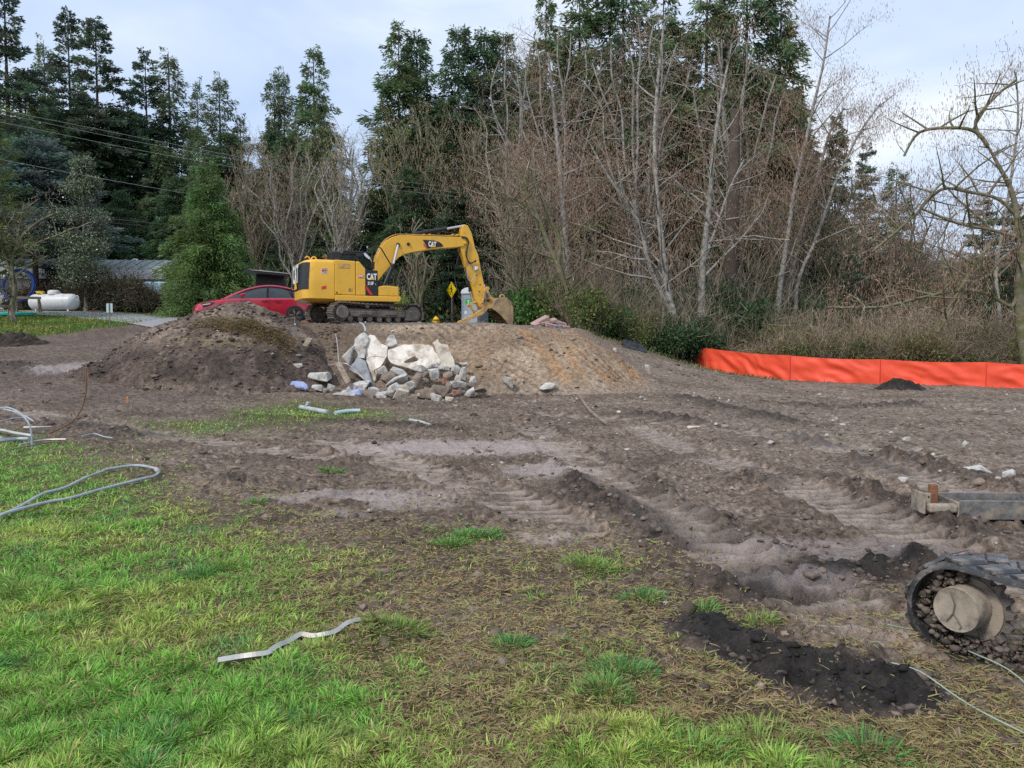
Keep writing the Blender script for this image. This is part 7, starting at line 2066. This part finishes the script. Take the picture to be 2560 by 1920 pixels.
for px in range(450, 700, 34): shrub('dark', px, 775, 45.5 + rs.uniform(-.5, 1), rs.uniform(.8, 1.15), 'dark evergreen bush behind the red car', 'bushes behind the red car')
for px in range(700, 1290, 42): shrub(rs.choice(['dark', 'mixed', 'dark', 'green']), px, 780, 55 + rs.uniform(-1, 3), rs.uniform(1.0, 1.7), 'dark undergrowth bush behind the excavator', 'undergrowth behind the excavator')
shrub('willow', 975, 690, 46, .8, 'light green budding bush glimpsed under the boom', None, 1.3)
for px in range(1235, 1480, 30): shrub(rs.choice(['dark', 'mixed', 'dark', 'green']), px, 800, (49 if px < 1345 else 40) + rs.uniform(-1, 2), rs.uniform(1.0, 1.5), 'dark green bush right of the digger bucket', 'bushes right of the bucket', 1.2)
for px in range(1465, 1790, 26): shrub(rs.choice(['green', 'green', 'mixed', 'dark']), px, 850, 36.6 + rs.uniform(-.8, 2.5), rs.uniform(.75, 1.15), 'fresh green bush at the foot of the pale alders', 'green bushes under the alders', 1.1)
for px in range(1500, 2000, 45): shrub('dark', px, 840, 42 + rs.uniform(-1, 3), rs.uniform(1.2, 1.7), 'tall dark bush in the shade behind the pale alders', 'shaded bushes behind the alders', 1.25)
for px in range(1785, 2700, 27):
    d = np.interp(px, [1785, 2000, 2250, 2700], [37.6, 34.4, 32.6, 31]) + rs.uniform(-.5, 1.0)
    shrub(rs.choice(['bramble', 'bramble', 'mixed', 'bramble']), px, 880, d, rs.uniform(.8, 1.15), 'brown twiggy bramble bush directly behind the orange fence', 'brambles behind the orange fence', rs.uniform(.55, 1.15) * (.7 if px < 1900 else 1))
for px in range(1820, 2640, 42):
    d = np.interp(px, [1785, 2000, 2250, 2700], [41, 38, 36.5, 35]) + rs.uniform(-.6, 1.5)
    shrub(rs.choice(['bramble', 'mixed', 'mixed']), px, 860, d, rs.uniform(1.0, 1.4), 'taller twiggy bush in the second row of the thicket', 'second row of the thicket', rs.uniform(.9, 1.2))
for px, s in ((2040, .7), (2235, 1.0), (2290, 1.05), (2350, .95), (2395, .75), (2470, .8)): shrub('willow', px, 800, 36.5, s * 1.0, 'bright yellow green bush showing through the thicket', 'yellow green bushes in the thicket', 1.0)
shrub('willow', 1778, 775, 46, .9, 'yellow green bush between the pale trunk and the dark trunk', None, 1.2)
# dark bare trunk of a big cedar
p = W(1820, 800, 43); t = thing('bare_cedar', 'thick dark bare trunk rising right of the straight pale alder', 'tree trunk', (p.x, p.y, float(base_z(p.x, p.y)) - .1))
mb = MB(); mb.tube([(0, 0, 0), (0, 0, .8), (.05, 0, 4), (.2, 0, 9), (.3, .2, 14)], [.62, .5, .42, .34, .25], 14); mb.build('trunk', M['bark3'], t, smooth=True)
# far bare wood on the right
w = Wood(77); w.trunk([Vector((0, 0, 0)), Vector((.1, 0, 4)), Vector((-.2, .1, 8)), Vector((0, 0, 12))], .16, .03, dict(ALDER, ref=3.6, tk=1.5, el=(15, 65)), .2)
pt = make_wood_tree('bare_tree', 'grey brown bare tree in the far wood at the right', w, Vector((0, 0, 0)), M['bark2'], (.21, .185, .17), CAT, 1500, group='far bare wood at the right', catw=.03, spread=.5)
first = True
for k in range(30):
    px = 1990 + k * 21 + rs.uniform(-8, 8); d = rs.uniform(62, 85)
    t = pt if first else copy_tree(pt); first = False; t['label'] = nth(k + 1) + ' grey brown bare tree from the left in the far wood at the right'
    x = (px - 1280) / F * d
    t.location = (x, d, float(base_z(x, d)) - .1); s = rs.uniform(.75, 1.1) * np.interp(px, [1980, 2640], [1.15, .85]); t.scale = (s * 1.25, s * 1.25, s); t.rotation_euler = (0, 0, rs.uniform(0, 6.28))
first = True
for k in range(9):
    px = 1340 + k * 50 + rs.uniform(-20, 20); d = rs.uniform(45, 50)
    t = copy_tree(pt); x = (px - 1280) / F * d
    t['label'] = nth(k + 1) + ' slim bare tree from the left inside the alder wood'; t['group'] = 'bare trees within the alder wood'
    t.location = (x, d, float(base_z(x, d)) - .1); s = rs.uniform(.8, 1.15); t.scale = (s, s, s); t.rotation_euler = (0, 0, rs.uniform(0, 6.28))
# low undergrowth filling the wood floor
def undergrowth():
    n = 52000; g = np.random.default_rng(55)
    x = g.uniform(-42, 45, n); y = g.uniform(38, 64, n)
    k = y > np.where(x > 3, 37.5 + g.random(n) * 3, 48)
    x, y = x[k], y[k]; n = len(x)
    p = np.stack([x, y, base_z(x, y) + np.abs(g.normal(0, .55, n))], 1)
    d = g.normal(0, 1, (n, 3)); d[:, 2] = np.abs(d[:, 2]); d /= np.linalg.norm(d, axis=1)[:, None]
    w = np.cross(d, g.normal(0, 1, (n, 3))); w /= np.linalg.norm(w, axis=1)[:, None]
    l = g.uniform(.2, .5, n); m = p + d * (l * .5)[:, None]; ww = w * (l * .22)[:, None]
    v = np.stack([p, m + ww, p + d * l[:, None], m - ww], 1).reshape(-1, 3)
    c = np.array([(.08, .12, .05), (.13, .135, .065), (.075, .10, .05), (.16, .125, .08)])[g.integers(0, 4, n)] * g.uniform(.6, 1.3, (n, 1))
    props(mesh_np('undergrowth', v, np.arange(n * 4).reshape(-1, 4), M['leaf'], col=np.repeat(c, 4, 0)), 'ferns and low growth on the wood floor', kind='stuff')
undergrowth()

def far_wood():
    g = np.random.default_rng(66); n = 95000
    x = g.uniform(22, 66, n); y = g.uniform(86, 104, n); hz = 12.5 + 2.5 * fbm(x, y * 0, .09, 3, 661) - .06 * (x - 22)
    z = base_z(x, y) + hz * g.random(n) ** .8
    p = np.stack([x, y, z], 1); d = g.normal(0, .45, (n, 3)); d[:, 2] = np.abs(d[:, 2]) + .5; d /= np.linalg.norm(d, axis=1)[:, None]
    S = np.concatenate([p, p + d * g.uniform(.6, 1.8, (n, 1)), np.full((n, 1), .035), np.full((n, 1), .015)], 1)
    v, f = twig_mesh(S)
    c = np.array([(.20, .175, .16), (.15, .135, .125), (.25, .20, .17), (.13, .14, .10)])[g.integers(0, 4, n)] * g.uniform(.7, 1.3, (n, 1))
    props(mesh_np('far_wood', v, f, M['twig'], col=np.repeat(c, 4, 0)), 'grey brown leafless wood far off behind the thicket', kind='stuff')
far_wood()
